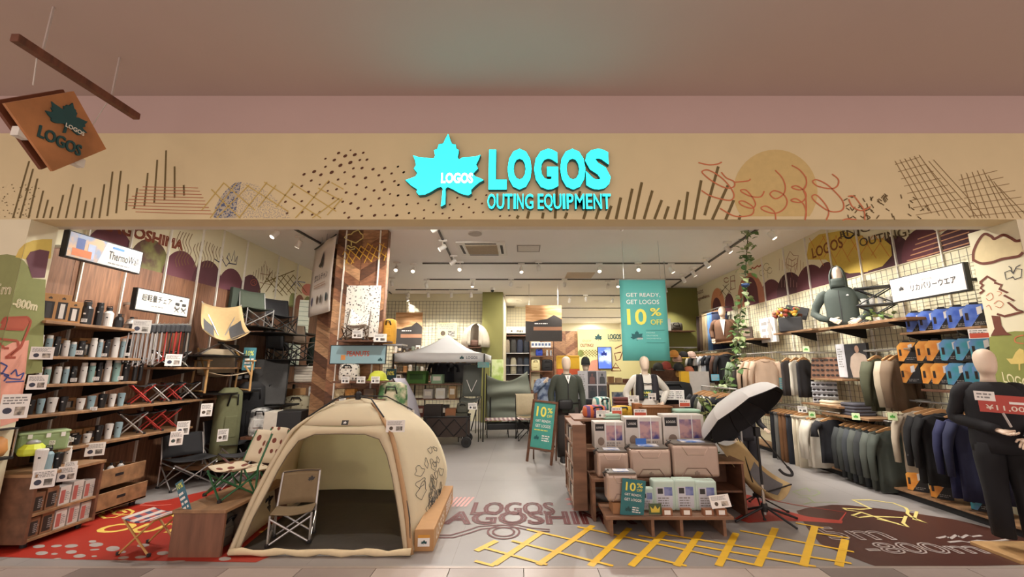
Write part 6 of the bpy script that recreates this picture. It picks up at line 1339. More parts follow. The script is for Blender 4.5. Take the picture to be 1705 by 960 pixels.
for s in(-1,1):
 MB().tube([(.0,-.02,1.05),(.12*s,.02,1.32)],.008,6).build('v_strut',WHT,vc)
 for y_ in(-.36,.1):MB().tube([(.22*s,y_,.0),(.22*s,y_,.95)],.010,6).build('leg',DKM,vc)
tp=thing('tarp_shelter','grey green tarp draped in folds behind the cot','tarp',(-.3,11.6,0));TPM=M('#777b6e',.85,noise=.08,scale=4,bump=.15)
tl,tr_,br_,bl_=Vector((-1.0,11.4,1.42)),Vector((.10,12.2,1.50)),Vector((.35,11.8,.05)),Vector((-1.0,11.7,.30))
def tarp(u,v):
 p=tl.lerp(tr_,u).lerp(bl_.lerp(br_,u),v);f=math.sin(17*v+3.2*math.sin(PI*u)+.8*u)
 return p+Vector((0,-.13*f*math.sin(PI*min(1,v+.1))*(.4+.6*math.sin(PI*u)),-.22*math.sin(PI*u)*(1-v)))
MB().sheet(tarp,20,24,.006).build('cloth',TPM,tp,world=True,smooth=True)
for q in(tl,tr_):MB().tube([(q.x,q.y,0),(q.x,q.y,q.z+.03)],.014,8).build('pole',DKM,tp,world=True)
ct=thing('camp_cot','low camp cot with a pink plaid blanket before the tarp','cot',(-.38,10.4,0),.12)
MB().sheet(lambda u,v:(-.55+1.1*u,-.22+.44*v,.40-.02*math.sin(PI*v)),8,4,.02).build('bed',M('#c89890',.85,kind='plaid',h2='#e0cfc8',scale=3),ct,smooth=True)
MB().box((0,0,.24),(1.0,.38,.14)).build('dark_case',BLK,ct,bevel=.02)
for x in(-.5,0,.5):
 for s in(-1,1):MB().tube([(x,-.22*s,0),(x,.22*s,.39)],.009,6).build('leg',DKM,ct)
camp_chair('beige folding chair beside the cot near the sale board',(.08,9.9,.0),.2,M('#c9b898',.85),DKM,.46,.50,.98,.36,posts=False)
# == back grid wall: shelves with small goods and mini tent
rb=random.Random(21);cols=['#8a5a40','#b8a890','#d8d0c4','#5a4a3c','#6a7060','#a87848','#3a3430','#c8b49a']
for k,(z,nm)in enumerate(((1.20,'lowest'),(1.48,'second'),(1.78,'third'),(2.06,'top'))):
 shelf_board('narrow back wall shelf of small camp kitchen goods, %s of four'%nm,-4.1,-1.45,12.85,13.17,z,.02,WD)
 x=-4.02;i=0
 while x<-1.55 and i<20:
  w_=.09+.07*rb.random();h=.10+.13*rb.random();cl=rb.choice(cols)
  lb='%s small camp kitchen item from the left on the %s back shelf'%(ORD[i],nm)
  if rb.random()<.5:
   o=thing('camp_mug',lb,'mug',(x+w_/2,12.98,z),0,'small goods on the back shelves');MB().lathe([(w_*.38,0),(w_*.42,h*.9),(w_*.36,h),(0,h)],n=10).build('body',M(cl,.5),o);MB().tube([(w_*.4,0,h*.75),(w_*.62,0,h*.6),(w_*.4,0,h*.3)],.008,5).build('handle',M(cl,.5),o)
  else:carton(lb,(x+w_/2,12.98,z),w_*.92,.12,h,0,M(cl,.7),'small_carton','box','small goods on the back shelves',band=M(rb.choice(cols),.6))
  x+=w_+.02+.05*rb.random();i+=1
shelf_board('high dark shelf on the back wall under the small tent',-2.1,-1.3,12.5,13.17,aty(790,578,12.8).z,.03,WDD)
mt=thing('miniature_tent','small beige dome tent on a high shelf by the green pier','tent',(aty(791,577,12.7).x,12.8,aty(790,578,12.8).z))
for nm,a0,a1,m in(('canopy_skin',-.36*PI,1.36*PI,M('#c4b8a4',.8)),):MB().sheet(lambda u,v:(.44*math.cos(a0+(a1-a0)*u)*math.sin(PI/2*v+.001),.30*math.sin(a0+(a1-a0)*u)*math.sin(PI/2*v+.001),.72*math.cos(PI/2*v)**.8),18,8,.006).build(nm,m,mt,smooth=True)
for q in(.9,2.2):MB().tube([(.45*math.cos(q)*math.sin(t_),.31*math.sin(q)*math.sin(t_),.73*max(0,math.cos(t_))**.8)for t_ in[PI/2*i/10 for i in range(11)]],.008,5).build('pole',DKM,mt)
for s in(-1,1):MB().sheet(lambda u,v:(s*(.12+.10*u),-.30+.02*u,.05+.55*v*(1-.3*u)),3,5,.006).build('door_flap',M('#d0c6b2',.8),mt,smooth=True)
MB().box((0,-.05,.12),(.3,.3,.2)).build('cushion',M('#7a5a4c',.8),mt,bevel=.06)
tag(MB().bb(*[aty(815,640,12.85).x,aty(838,640,12.85).x],12.86,12.88,aty(826,640,12.85).z,aty(826,598,12.85).z).build('notice_board',M('#c9d29a',.7,kind='bands',h2='#9fb45c',scale=4)),'pale green picture board on the green pier above the tarp','board')
card('yellow drawing sheet pinned to the back grid wall above the canopy',aty(745,550,13.1),(1,0,0),(0,0,1),.62,.50,76,name='wall_notice',cat='notice',col='#d8cf9a',n=2)
card('teal hanging price board at the right edge of the canopy',aty(805,607,9.55),(1,0,0),(0,0,1),.26,.12,77,name='price_board',cat='board',col='#5a9a98',n=3,pic=False)
o=card('dark green ten percent price board between pillar and canopy',aty(651,625,8.5),(1,0,0),(0,0,1),.20,.27,78,name='price_board',cat='board',col='#27484a',n=0,pic=False);letters(MB(),'10%',frame(aty(651,621,8.5),(1,0,0),(0,0,1)),0,0,.13,.08,.002,.02).build('lettering',YLW,o)
tag(MB().bar(aty(651,625,8.52)-Vector((0,0,.14)),Vector((aty(651,625,8.52).x,8.52,0)),.02).build('board_stand',DKM),'thin dark stand of the price board between pillar and canopy','stand')
gt_=thing('grey_tent','lavender grey tent with a hanging white print behind the cream tent','tent',(-1.75,7.6,0));GTM=M('#8d8890',.8,noise=.06,bump=.1)
A0=Vector((-2.32,7.5,1.42));A1=Vector((-2.3,8.2,1.40));Bq=Vector((-1.72,7.2,0));Bq2=Vector((-1.85,8.2,0));Cq=Vector((-2.75,7.4,0));Cq2=Vector((-2.75,8.4,0))
MB().sheet(lambda u,v:A0.lerp(A1,u).lerp(Bq.lerp(Bq2,u),v)+Vector((.07,-.02,.14))*math.sin(PI*v),6,10,.006).build('right_wall',GTM,gt_,world=True,smooth=True)
MB().sheet(lambda u,v:A0.lerp(A1,u).lerp(Cq.lerp(Cq2,u),v)+Vector((-.12,0,.14))*math.sin(PI*v),6,10,.006).build('left_wall',GTM,gt_,world=True,smooth=True)
MB().sheet(lambda u,v:A0.lerp(Cq.lerp(Bq,u),v)+Vector(((u-.5)*.22,-.02,.14))*math.sin(PI*v),6,10,.006).build('front_wall',M('#a8a0a4',.8),gt_,world=True,smooth=True)
MB().tube([A0+Vector((0,-.02,.01))]+[A0.lerp(Bq,v)+Vector((.07,-.03,.14))*math.sin(PI*v)for v in(.25,.5,.75,1)],.010,6).build('pole',BLK,gt_,world=True)
o=MB().sheet(lambda u,v:Vector((-1.97+.16*u+.10*(1-v),7.1,.30+.62*v))+Vector((0,-.03*math.sin(PI*u),0)),6,8,.01).build('printed_cloth',M('#d8d4c8',.85,kind='bands',h2='#8a7a6a',scale=7),gt_,world=True,smooth=True)
upright_bag('green and brown patterned cloth hanging behind the cream tent top',(-2.02,6.6,.72),.44,.2,.66,0,'#5a7a4c',mat=M('#cfc4a8',.85,kind='bands',h2='#4f7a4c',scale=6),name='cloth_bundle',cat='cloth')
tag(MB().bb(-2.26,-1.80,6.48,6.72,0,.72).build('display_block',WDD),'dark display block under the patterned cloth behind the tent','block')
# == recess: backpack shelves
YB=15.7
RX0,RX1=aty(838,600,YB).x,aty(881,600,YB).x
bk=thing('backpack_rack','dark wall rack holding rows of backpacks in the recess','rack',((RX0+RX1)/2,15.9,0))
MB().bb(RX0,RX1+.02,16.0,16.08,0,2.9).build('back_board',M('#3a2c26',.7),bk,world=True)
for py in(558,587,607,635,660):
 z=aty(860,py,YB).z;MB().bb(RX0,RX1,YB-.02,16.0,z-.03,z).build('shelf',STEEL if py!=558 else WDD,bk,world=True)
def backpack(label,loc,w_,h,col,group):
 t=thing('backpack',label,'backpack',loc,0,group);m=M(col,.8,noise=.08)
 MB().loft([ell((0,0,z),w_/2*k,w_*.32*k,14,0,0,3,.7)for z,k in((0,.9),(.03,1),(h*.6,1),(h*.85,.9),(h,.55))]).build('body',m,t,smooth=True);MB().box((0,-w_*.31,h*.33),(w_*.66,w_*.12,h*.42)).build('front_pocket',m,t,bevel=.03);MB().tube([(-.04,0,h),(0,0,h+.05),(.04,0,h)],.01,5).build('grab_loop',BLK,t)
BP=[(587,.55,(('#8a7c68','tan'),('#33312f','charcoal'),('#252a3c','navy'),('#1d2028','black'))),(625,.62,(('#1b1a1c','black'),('#8d8672','beige'),('#24242a','charcoal'),('#1f2733','dark blue'))),(656,.58,(('#c9b898','cream'),('#cbbf9e','ivory'),('#17171a','black'),('#1a1b20','dark grey')))]
for r,(py,h,cc)in enumerate(BP):
 z=aty(860,{587:587,625:607,656:635}[py],YB).z if r==0 else(aty(860,607,YB).z if r==1 else aty(860,635,YB).z)
 zz=aty(860,(587,622,655)[r],YB).z
 for i,(cl,cn_)in enumerate(cc):backpack('%s backpack on the %s shelf of the recess rack'%(cn_,('upper','middle','lower')[r]),(RX0+.13+.245*i,YB+.12,zz),.23,(.50,.60,.46)[r],cl,'backpacks in the recess')
 MB().bb(RX0,RX1,YB-.04,16.0,zz-.03,zz-.004).build('shelf',STEEL,bk,world=True)
p=aty(859,549,YB);card('white sign with chair drawings above the backpack rack',p,(1,0,0),(0,0,1),.72,.24,80,name='rack_sign',cat='sign',n=2)
RS0,RS1=aty(882,600,YB).x,aty(922,600,YB).x
rs=thing('goods_shelf','dark shelf unit with white cartons and a blue bag in the recess','shelf',((RS0+RS1)/2,15.9,0))
for x in(RS0,RS1):MB().bb(x,x+.03,YB,16.0,0,aty(900,566,YB).z).build('side_panel',WDD,rs,world=True)
zs=[aty(900,py,YB).z for py in(578,592,617,650)]
for z in zs:MB().bb(RS0,RS1+.03,YB,16.0,z-.03,z).build('shelf',WDD,rs,world=True)
for i in range(6):carton('small white carton on the recess shelf, %s in the row'%ORD[i],(RS0+.12+.125*i,YB+.12,zs[0]),.115,.16,.20,0,M('#d4d8dc',.6),'small_carton','box','white cartons in the recess',band=M('#4a5a80',.6))
upright_bag('bright blue cool bag on the recess shelf',(RS0+.36,YB+.14,zs[1]),.26,.2,.26,0,'#2a3f9a');lw_bottle('slim',(RS0+.66,YB+.12,zs[1]),.22,.04,'#b8b8bc','steel bottle on the recess shelf, left','recess bottles','insulated_bottle');lw_bottle('slim',(RS0+.80,YB+.12,zs[1]),.22,.04,'#a8a8ac','steel bottle on the recess shelf, right','recess bottles','insulated_bottle')
upright_bag('cream bag on the lower recess shelf',(RS0+.22,YB+.14,zs[2]),.34,.22,.42,0,'#c4b88a');upright_bag('black bag on the lower recess shelf',(RS0+.66,YB+.14,zs[2]),.40,.22,.42,0,'#1c1a1c')
carton('brown carton low in the recess shelf',(RS0+.4,YB-.3,zs[3]),.5,.3,.40,0,M('#8a6a48',.8));tag(MB().bb(RS0,RS1,YB-.5,YB-.02,0,zs[3]).build('counter_block',WDD),'dark counter block before the recess shelf','counter')
# == chevron partition, yellow box and shop name wall
cpn=struct(MB().bb(aty(884,600,16.3).x,aty(963,600,16.3).x,16.3,16.4,0,aty(920,551,16.3).z),'wall_chevron_partition',M('#6b4632',.6));ca,cb_=aty(922,600,16.3).x,aty(963,600,16.3).x
chevron(cpn,frame(((aty(922,600,16.3).x+cb_)/2,16.3,0),(1,0,0),(0,0,1)),cb_-ca,.8,aty(920,551,16.3).z,.26,seed=8)
chevron(cpn,frame(((aty(884,600,16.3).x+ca)/2,16.3,0),(1,0,0),(0,0,1)),ca-aty(884,600,16.3).x,.8,aty(920,551,16.3).z,.26,seed=9)
yb2=thing('yellow_box','large yellow box with an orange base behind the green mannequin','box',(aty(945,600,13).x,13,0));w_=aty(963,600,13).x-aty(927,600,13).x
zt2=aty(945,592,13).z;zm=aty(945,614,13).z;MB().box((0,0,(zm+zt2)/2),(w_,.5,zt2-zm)).build('case',M('#d8a81e',.5),yb2,bevel=.01);MB().box((0,0,zm-.15),(w_,.5,.30)).build('orange_base',M('#c8562e',.5),yb2);MB().box((0,0,(zm-.3)/2),(w_,.5,zm-.3)).build('plinth',WDD,yb2);MB().box((0,-.26,zt2-.03),(w_,.02,.04)).build('rim',M('#c2941a',.5),yb2)
lw2=struct(MB().bb(aty(963,600,16).x,aty(1066,600,16).x,16.0,16.12,0,aty(1000,548,16).z),'wall_shop_name',M('#dcd29a',.7,noise=.05,scale=2))
SN=lambda px,py:aty(px,py,16.0)
fr=frame(SN(996,561),(1,0,0),(0,0,1));leaf(MB(),fr,0,0,.30,.28,.02,.018).build('logo',TE,lw2);fr=frame(SN(1023,561),(1,0,0),(0,0,1));letters(MB(),'LOGOS',fr,0,.02,.50,.20,.02,.03,.018).build('lettering',TE,lw2);letters(MB(),'OUTING EQUIPMENT',fr,.02,-.14,.46,.05,.012,.005).build('lettering',TE,lw2)
fr=frame(SN(977,572),(1,0,0),(0,0,1));letters(MB(),'OUTING!',fr,0,-.06,.50,.13,.004,.03).build('lettering',M('#8a4a3a',.8),lw2);letters(MB(),'ENJOY',fr,.02,.10,.34,.10,.004,.0).build('lettering',M('#b07a5c',.8),lw2)
strokes([[(965+5*i,592),(978+5*i,582)]for i in range(6)]+[[(965+5*i,582),(978+5*i,594)]for i in range(6)],SN,NF,.02,'lattice_line',M('#7a6a34',.8),lw2,.004)
fill([[(975,617),(985,600),(995,598),(1000,617)]],SN,NF,'pink_mound',M('#cf9078',.8),lw2);fill([blob(967,588,5,6)],SN,NF,'green_bush',M('#7d8a4a',.8),lw2)
strokes([[(1024,580),(1036,574),(1040,576),(1032,598),(1026,600),(1023,588),(1034,586)],[(1018,617),(1025,604),(1034,617),(1018,617)],[(1020,612),(1030,612)]],SN,NF,.04,'chair_outline',M('#7d4630',.8),lw2,.004)
a,b=aty(997,613,15.9),aty(1017,578,15.9)
tv=thing('digital_display','upright digital display glowing blue on the shop name wall','display',((a.x+b.x)/2,15.94,a.z));MB().bb(a.x-.02,b.x+.02,15.9,15.99,a.z-.02,b.z+.02).build('case',BLK,tv,world=True);MB().bb(a.x,b.x,15.893,15.9,a.z,b.z).build('screen',M('#4a62c8',.3,kind='bands',h2='#a8b8ec',scale=2.2,emis=.9),tv,world=True)
m_=MB();fr=frame(((a.x+b.x)/2,15.893,(a.z+b.z)/2),(1,0,0),(0,0,1));leaf(m_,fr,-.03,.16,.26,.24,.003);m_.build('screen_leaf',M('#1c2c7a',.4,emis=.2),tv,world=True)
ctb=thing('side_counter','wooden counter table with small framed goods in front of the name wall','table',(aty(1035,650,11).x,11,0));a,b=aty(1008,637,11),aty(1052,637,11)
MB().bb(a.x,b.x,10.8,11.4,a.z-.04,a.z).build('tabletop',WD,ctb,world=True)
for x in(a.x+.04,b.x-.04):
 for y_ in(10.85,11.35):MB().bar((x,y_,0),(x,y_,a.z-.04),.05).build('leg',WDD,ctb,world=True)
MB().bb(a.x+.05,b.x-.05,10.86,11.34,.55,.58).build('shelf',WD,ctb,world=True)
carton('grey blue picture box under the wooden counter',((a.x+b.x)/2+.05,11.05,.58),.40,.3,.40,0,M('#b8bcc4',.6,kind='bands',h2='#5a6a8a',scale=6))
for i in range(3):carton('small tan gift box on the wooden counter, %s from left'%ORD[i],(a.x+.16+.2*i,11.1,a.z),.14,.14,.16-.03*i,.2,M(('#a8805a','#c8a880','#8a5a4a')[i],.7),'small_carton','box','gift boxes on the counter')
# == photo boards, mannequins, sale easel
a,b=aty(963,664,7.9),aty(1009,617,7.9);wd,ht=b.x-a.x,b.z-a.z;fr=frame(((a.x+b.x)/2,7.9,(a.z+b.z)/2),(1,0,0),(0,0,1))
pb=thing('photo_board','dark board of four grey clothing photos beside the green mannequin','board',((a.x+b.x)/2,7.92,0));MB().prism([(-wd/2,-ht/2),(wd/2,-ht/2),(wd/2,ht/2),(-wd/2,ht/2)],fr,-.02,0).build('board',M('#b0aeb0',.6),pb,world=True)
m_=MB();textlines(m_,fr,-wd*.46,-wd*.24,-ht*.3,ht*.4,9,.003,3);m_.build('print',GREYINK,pb,world=True)
for i,(x,y_)in enumerate(((-.15,.02),(.20,.02),(-.15,-.48),(.20,-.48))):
 m_=MB();rect(m_,fr,x*wd,(x+.31)*wd,y_*ht,(y_+.46)*ht,.002);ph=m_.build('photo',M('#3c3a3e' if i!=1 else '#7c7a7e',.6),pb,world=True)
 m_=MB();m_.poly([fr((x+.155+dx)*wd,(y_+dy)*ht,.003)for dx,dy in((-.10,.02),(.10,.02),(.09,.24),(.04,.28),(-.04,.28),(-.09,.24))]);disc(m_,fr,(x+.155)*wd,(y_+.34)*ht,.035*wd,.05*ht,.003,10);m_.build('photo_figure',M(('#6a4a44','#3a3c3e','#2c3238','#28343c')[i],.6),ph,world=True)
MB().bar(((a.x+b.x)/2,7.93,a.z),((a.x+b.x)/2,7.93,0),.03).build('stand',DKM,pb,world=True);MB().box(((a.x+b.x)/2,7.93,.01),(.4,.3,.02)).build('base',DKM,pb,world=True)
JK=M('#3d4238',.8,noise=.08,bump=.15);TRS=M('#3a322e',.85,noise=.06)
mq=mannequin('standing mannequin in a dark green zip jacket and brown trousers',(.76,7.55,0),.1,JK,TRS,1.0,arms=[[(-.20,0,1.43),(-.28,.02,1.16),(-.27,-.04,.92)],[(.20,0,1.43),(.28,.03,1.16),(.29,-.06,.90)]],shoes=M('#2c2a2a',.5))
MB().box((0,-.146,1.15),(.012,.01,.62)).build('zip',BLK,mq);MB().prism([(-.05,0),(0,-.14),(.05,0)],frame((0,-.115,1.47),(1,0,0),(0,.45,1)),0,.006).build('inner_shirt',WHT,mq)
wb=MB().loft([ell((-.06,-.17,z),.13*k,.05*k,14,0,0,3,.6)for z,k in((.90,.85),(.93,1),(1.03,1),(1.06,.85))]).build('waist_bag',BLK,mq,smooth=True);MB().tube([(.22*math.cos(q),.15*math.sin(q),1.0)for q in[2*PI*i/20 for i in range(21)]],.012,6).build('waist_strap',BLK,mq)
mannequin('mannequin in a blue denim patterned jacket behind the green one',(.46,8.9,0),.5,M('#3c4a66',.8,kind='bands',h2='#8a96aa',scale=7),TRS,.93,head_on=False,arms=[[(-.20,0,1.43),(-.30,-.05,1.22),(-.16,-.18,1.40)],[(.20,0,1.43),(.27,.03,1.16),(.26,-.05,.92)]])
mc=mannequin('mannequin with a dark grey cap behind the photo board',(1.38,9.4,0),-.1,M('#3a3b40',.8),TRS,.99)
MB().lathe([(.098,1.66),(.10,1.72),(.085,1.80),(.04,1.845),(0,1.85)],n=16,sy=1.15).build('cap',M('#3a3c3a',.8),mc,smooth=True);MB().sheet(lambda u,v:((u-.5)*.17,-.10-.09*v*math.sin(PI*(.15+.7*u)),1.67-.015*v),8,3,.008).build('cap_peak',M('#2c2e2c',.8),mc,smooth=True)
ez=thing('sale_easel','wooden framed teal sale board leaning on legs beside the green mannequin','easel',(.34,7.35,0))
ang=.22;P=[aty(890,667,7.42),aty(927,668,7.30),aty(921,752,7.22),aty(879,745,7.34)]
r=(P[1]-P[0]).normalized();u=((P[0]-P[3]).normalized()+(P[1]-P[2]).normalized()).normalized();r=(r-u*r.dot(u)).normalized();ctr=sum(P,Vector())/4;fr=frame(ctr,r,u);wd=((P[1]-P[0]).length+(P[2]-P[3]).length)/2;ht=(P[0]-P[3]).length
MB().prism([(-wd/2,-ht/2),(wd/2,-ht/2),(wd/2,ht/2),(-wd/2,ht/2)],fr,-.02,0).build('board',M('#43988c',.6),ez,world=True)
for s in(-1,1):MB().bar(fr(s*wd/2,-ht/2-(.22),.005),fr(s*wd/2,ht/2+.02,.005),.035,.03).build('upright',WDD,ez,world=True);MB().bar(fr(-wd/2,s*ht/2,.006),fr(wd/2,s*ht/2,.006),.035,.03).build('crossbar',WDD,ez,world=True);q=fr(s*wd/2,ht*.4,-.02);MB().bar(q,Vector((q.x,q.y+.38,.01)),.025).build('back_leg',WDD,ez,world=True)
k_=lambda mb,n,m:mb.build(n,m,ez,world=True)
k_(letters(MB(),'10',fr,-wd*.12,ht*.28,wd*.42,ht*.22,.004,.02),'number',YLW);k_(letters(MB(),'%',fr,wd*.24,ht*.32,wd*.22,ht*.11,.004,.02),'percent_sign',YLW);k_(letters(MB(),'OFF',fr,wd*.24,ht*.20,wd*.22,ht*.06,.004,.01),'number',YLW)
k_(letters(MB(),'GET READY,',fr,0,ht*.08,wd*.66,ht*.06,.004,.01),'lettering',WHT);k_(letters(MB(),'GET LOGOS',fr,0,-ht*.02,wd*.64,ht*.06,.004,.01),'lettering',WHT);k_(leaf(MB(),fr,-wd*.22,-ht*.27,wd*.24,ht*.12,.004),'logo',M('#1d5a5c',.7));k_(textlines(MB(),fr,-wd*.0,wd*.34,-ht*.34,-ht*.2,3,.004,3),'small_print',WHT);k_(textlines(MB(),fr,-wd*.35,wd*.35,-ht*.13,-ht*.09,1,.004,5),'small_print',YLW)
wmn=mannequin('mannequin in a white shirt with black chest harness behind the display table',(2.12,7.4,0),.0,M('#d8d2c8',.85,noise=.04,bump=.15),TRS,1.0,arms=[[(-.20,0,1.43),(-.33,.05,1.18),(-.31,-.02,.95)],[(.20,0,1.43),(.38,.06,1.20),(.24,-.12,1.02)]])
for s in(-1,1):MB().loft([ell((s*.125,-.085,z),.072*k,.085,12,0,0,3,.7)for z,k in((1.06,.7),(1.10,1),(1.30,.95),(1.44,.7),(1.49,.55))]).build('harness_panel',BLK2,wmn,smooth=True)
for z in(1.16,1.34):MB().tube([(-.08,-.165,z),(0,-.155,z-.01),(.08,-.165,z)],.010,6).build('harness_strap',BLK,wmn)
o=card('small dark ten percent card before the white shirted mannequin',aty(1078,655,7.24),(1,0,0),(0,0,1),.18,.13,81,col='#2c4a48',n=0,pic=False);letters(MB(),'10%',frame(aty(1078,655,7.24),(1,0,0),(0,0,1)),0,0,.12,.07,.002,.02).build('lettering',YLW,o)
for i in range(3):card('white notice card on the black bag shelf, %s from left'%ORD[i],aty(1098+15*i+4,657,7.76),(1,0,0),(0,0,1),.16,.17-.02*(i==0),82+i,n=4,pic=(i==0))
upright_bag('large black duffel bag behind the white notice cards',(aty(1115,650,8.0).x,8.0,.95),.80,.35,.40,0,'#151416',name='duffel_bag')
tag(MB().bb(aty(1092,660,8).x,aty(1138,660,8).x,7.7,8.25,0,.95).build('display_plinth',WDD),'dark display plinth under the black duffel bag','plinth')
hr2=hang_rail('steel hat rail before the green partition',aty(1112,578,11.2),aty(1160,578,11.2),arms=[(aty(1112,578,11.2),aty(1112,578,11.2)+Vector((0,.9,0))),(aty(1160,578,11.2),aty(1160,578,11.2)+Vector((0,.9,0)))])
HC=[('#c98a3c','orange'),('#1c1b1c','black and yellow'),('#c8a898','pink white'),('#b08a74','tan'),('#3c3a36','dark grey'),('#8f3a2e','red'),('#b8863c','mustard'),('#20201f','black'),('#a05a3c','brown')]
HP=[(1122,590),(1138,592),(1151,592),(1128,598),(1096,612),(1109,610),(1134,622),(1130,612),(1147,618)]
for i,((cl,nm),(px,py))in enumerate(zip(HC,HP)):
 q=aty(px,py,11.0 if i<4 else 9.9);t=thing('cap','%s cap in the hat display before the green partition'%nm,'cap',q,.3*(i%3-1),'hats before the green partition')
 MB().lathe([(.12,-.06),(.125,0),(.10,.08),(.04,.12),(0,.122)],n=14).build('crown',M(cl,.8),t,smooth=True);MB().sheet(lambda u,v:((u-.5)*.2,-.11-.10*v*math.sin(PI*(.15+.7*u)),-.05-.02*v),6,2,.01).build('peak',M('#d0a83c' if i==1 else cl,.8),t,smooth=True)
 MB().bar((0,.05,.02),(0,.40,.02),.012).build('peg',DKM,t)
hw=thing('hat_stand','dark upright board carrying the lower hats','stand',(aty(1118,640,10.35).x,10.38,0));MB().box((0,0,.8),(.95,.05,1.6)).build('board',WDD,hw);MB().box((0,0,.02),(.9,.4,.04)).build('foot',WDD,hw)
shelf_board('dark shelf high on the green partition',aty(1108,551,12).x,aty(1152,551,12).x,11.75,12.09,aty(1130,551,12).z,.03,WDD)
bgk=upright_bag('grey handbag on the high green partition shelf',(aty(1125,551,11.9).x,11.92,aty(1130,551,12).z),.4,.2,.24,0,'#4a4438');spk=card('white slim speaker hung from the ceiling by the teal banner',aty(1112,540,9.0),(1,0,0),(0,0,1),.13,.26,86,name='wall_speaker',cat='speaker',n=0,pic=False,th=.06)
MB().bar(aty(1112,533,9.03),Vector((aty(1112,533,9.03).x,9.03,ZC)),.01).build('cord',STEEL,spk)
a,b=aty(1138,690,8.6),aty(1147,618,8.6);tag(MB().bb(a.x,b.x,8.6,8.7,0,b.z).build('yellow_post',M('#d8a81e',.5)),'upright yellow post beside the grey partition','post')
a,b=aty(1148,690,8.7),aty(1180,618,8.7);tag(MB().bb(a.x,b.x,8.7,8.75,0,b.z).build('free_partition',M('#bdb6b0',.6)),'plain light grey partition panel behind the black shirts','partition')
# == tiered display table
T0=fl(1016,893);T1=fl(1214,893);TX0,TX1,TY=T0.x,T1.x,T0.y
z1=aty(1100,858,TY).z;z2=aty(1100,797,TY+.38).z;z3=aty(1100,747,TY+.76).z;z4=aty(1060,697,TY+1.1).z
dt=thing('display_table','stepped wooden display table with three tiers of cooler goods','display table',((TX0+TX1)/2,TY+.6,0))
TW=M('#84614a',.55,kind='wood',scale=4,stretch=(.6,3,3))
MB().bb(TX0-.04,TX1+.05,TY-.03,TY+.42,z1-.03,z1).build('tier',TW,dt,world=True,bevel=.003)
for x in(TX0+.02,TX0+.42,TX0+.70,TX1-.03):MB().bb(x-.015,x+.015,TY+.01,TY+.38,0,z1-.03).build('upright',TW,dt,world=True)
MB().bb(TX0-.10,TX1+.0,TY+.38,TY+.80,z2-.03,z2).build('tier',TW,dt,world=True,bevel=.003)
MB().bb(TX0-.12,TX1+.0,TY+.76,TY+1.12,z3-.03,z3).build('tier',TW,dt,world=True,bevel=.003)
MB().bb(TX0-.20,TX1+.05,TY+1.08,TY+1.75,z4-.03,z4).build('tier',TW,dt,world=True,bevel=.003)
for y_,z in((TY+.42,z2),(TY+.80,z3),(TY+1.12,z4)):
 for x in(TX0-.08,TX1-.04):MB().bb(x-.015,x+.015,y_-.02,y_+.30,0,z-.03).build('upright',TW,dt,world=True)
MB().bb(TX0-.12,TX1,TY+1.70,TY+1.72,0,z4-.03).build('back_panel',WDD,dt,world=True)
sc_=thing('side_rack','narrow wooden rack with small packs on the left flank of the display table','rack',(TX0-.22,TY+.95,0))
for y_ in(TY+.55,TY+1.45):MB().bb(TX0-.28,TX0-.13,y_,y_+.03,.06,z4+.0).build('side_panel',TW,sc_,world=True)
for i in range(5):z=.08+i*(z4-.12)/4;MB().bb(TX0-.28,TX0-.13,TY+.58,TY+1.45,z,z+.02).build('shelf',TW,sc_,world=True)
for i in range(4):
 z=.10+i*(z4-.12)/4
 for j in range(5):carton('%s small pack from the front on the %s side rack shelf'%(ORD[j],ORD[i]),(TX0-.21,TY+.70+.16*j,z),.12,.11,.14,PI/2,M(('#8a6a50','#c8c0b4','#4a3a34','#a89a8a')[(i+j)%4],.7),'small_pack','pack','packs in the side rack')
SIL=M('#bfa898',.34,.55,noise=.05)
def cooler_bag(label,x0,x1,pyt,pyb,Y,z,d=.26):
 a,b=aty(x0,pyb,Y),aty(x1,pyt,Y);w_=b.x-a.x;h=b.z-z
 t=thing('hardshell_cooler',label,'cooler',((a.x+b.x)/2,Y+d/2,z),0,'silver hardshell coolers');MB().box((0,0,h*.47),(w_,d,h*.94)).build('shell',SIL,t,bevel=.035,seg=3)
 MB().box((0,0,h*.96),(w_*.92,d*.9,h*.06)).build('lid',M('#6e665e',.5),t,bevel=.012);MB().box((0,-.02,h*1.0),(w_*.5,d*.5,.01)).build('label_leaflet',M('#4a78c0',.5,kind='bands',h2='#d8d4d0',scale=8),t)
 f=frame((0,-d/2,0),(1,0,0),(0,0,1));MB().tube([f(x*w_,y_*h,.003)for x,y_ in((-.28,.88),(-.18,.66),(.18,.66),(.28,.88))],.006,6).build('pressed_line',M('#c8b4a6',.3,.7),t);MB().tube([f(x*w_,y_*h,.003)for x,y_ in((-.32,.05),(-.20,.28),(.20,.28),(.32,.05))],.006,6).build('pressed_line',M('#9a867a',.3,.7),t);leaf(MB(),f,0,h*.14,h*.18,h*.16,.006,.004).build('logo',M('#a08c80',.3,.7),t)
 MB().tube([(-w_/2,0,h*.8),(-w_/2-.02,0,h*.9),(-w_/2+.04,0,h)],.012,6).build('strap',M('#3c3834',.8),t)
cooler_bag('small silver hardshell cooler at the left on the middle tier',995,1047,750,791,TY+.42,z2,.24);cooler_bag('medium silver hardshell cooler in the centre of the middle tier',1050,1117,744,793,TY+.42,z2);cooler_bag('large silver hardshell cooler at the right of the middle tier',1122,1196,737,795,TY+.42,z2,.28)
bxw=carton('plain wooden riser box on the lowest tier',(aty(1038,850,TY+.12).x,TY+.14,z1),.24,.2,.10,0,M('#9a6e48',.6),'riser_box');cooler_bag('smallest silver hardshell cooler raised on a wooden box',1012,1062,786,838,TY+.06,z1+.10,.20)
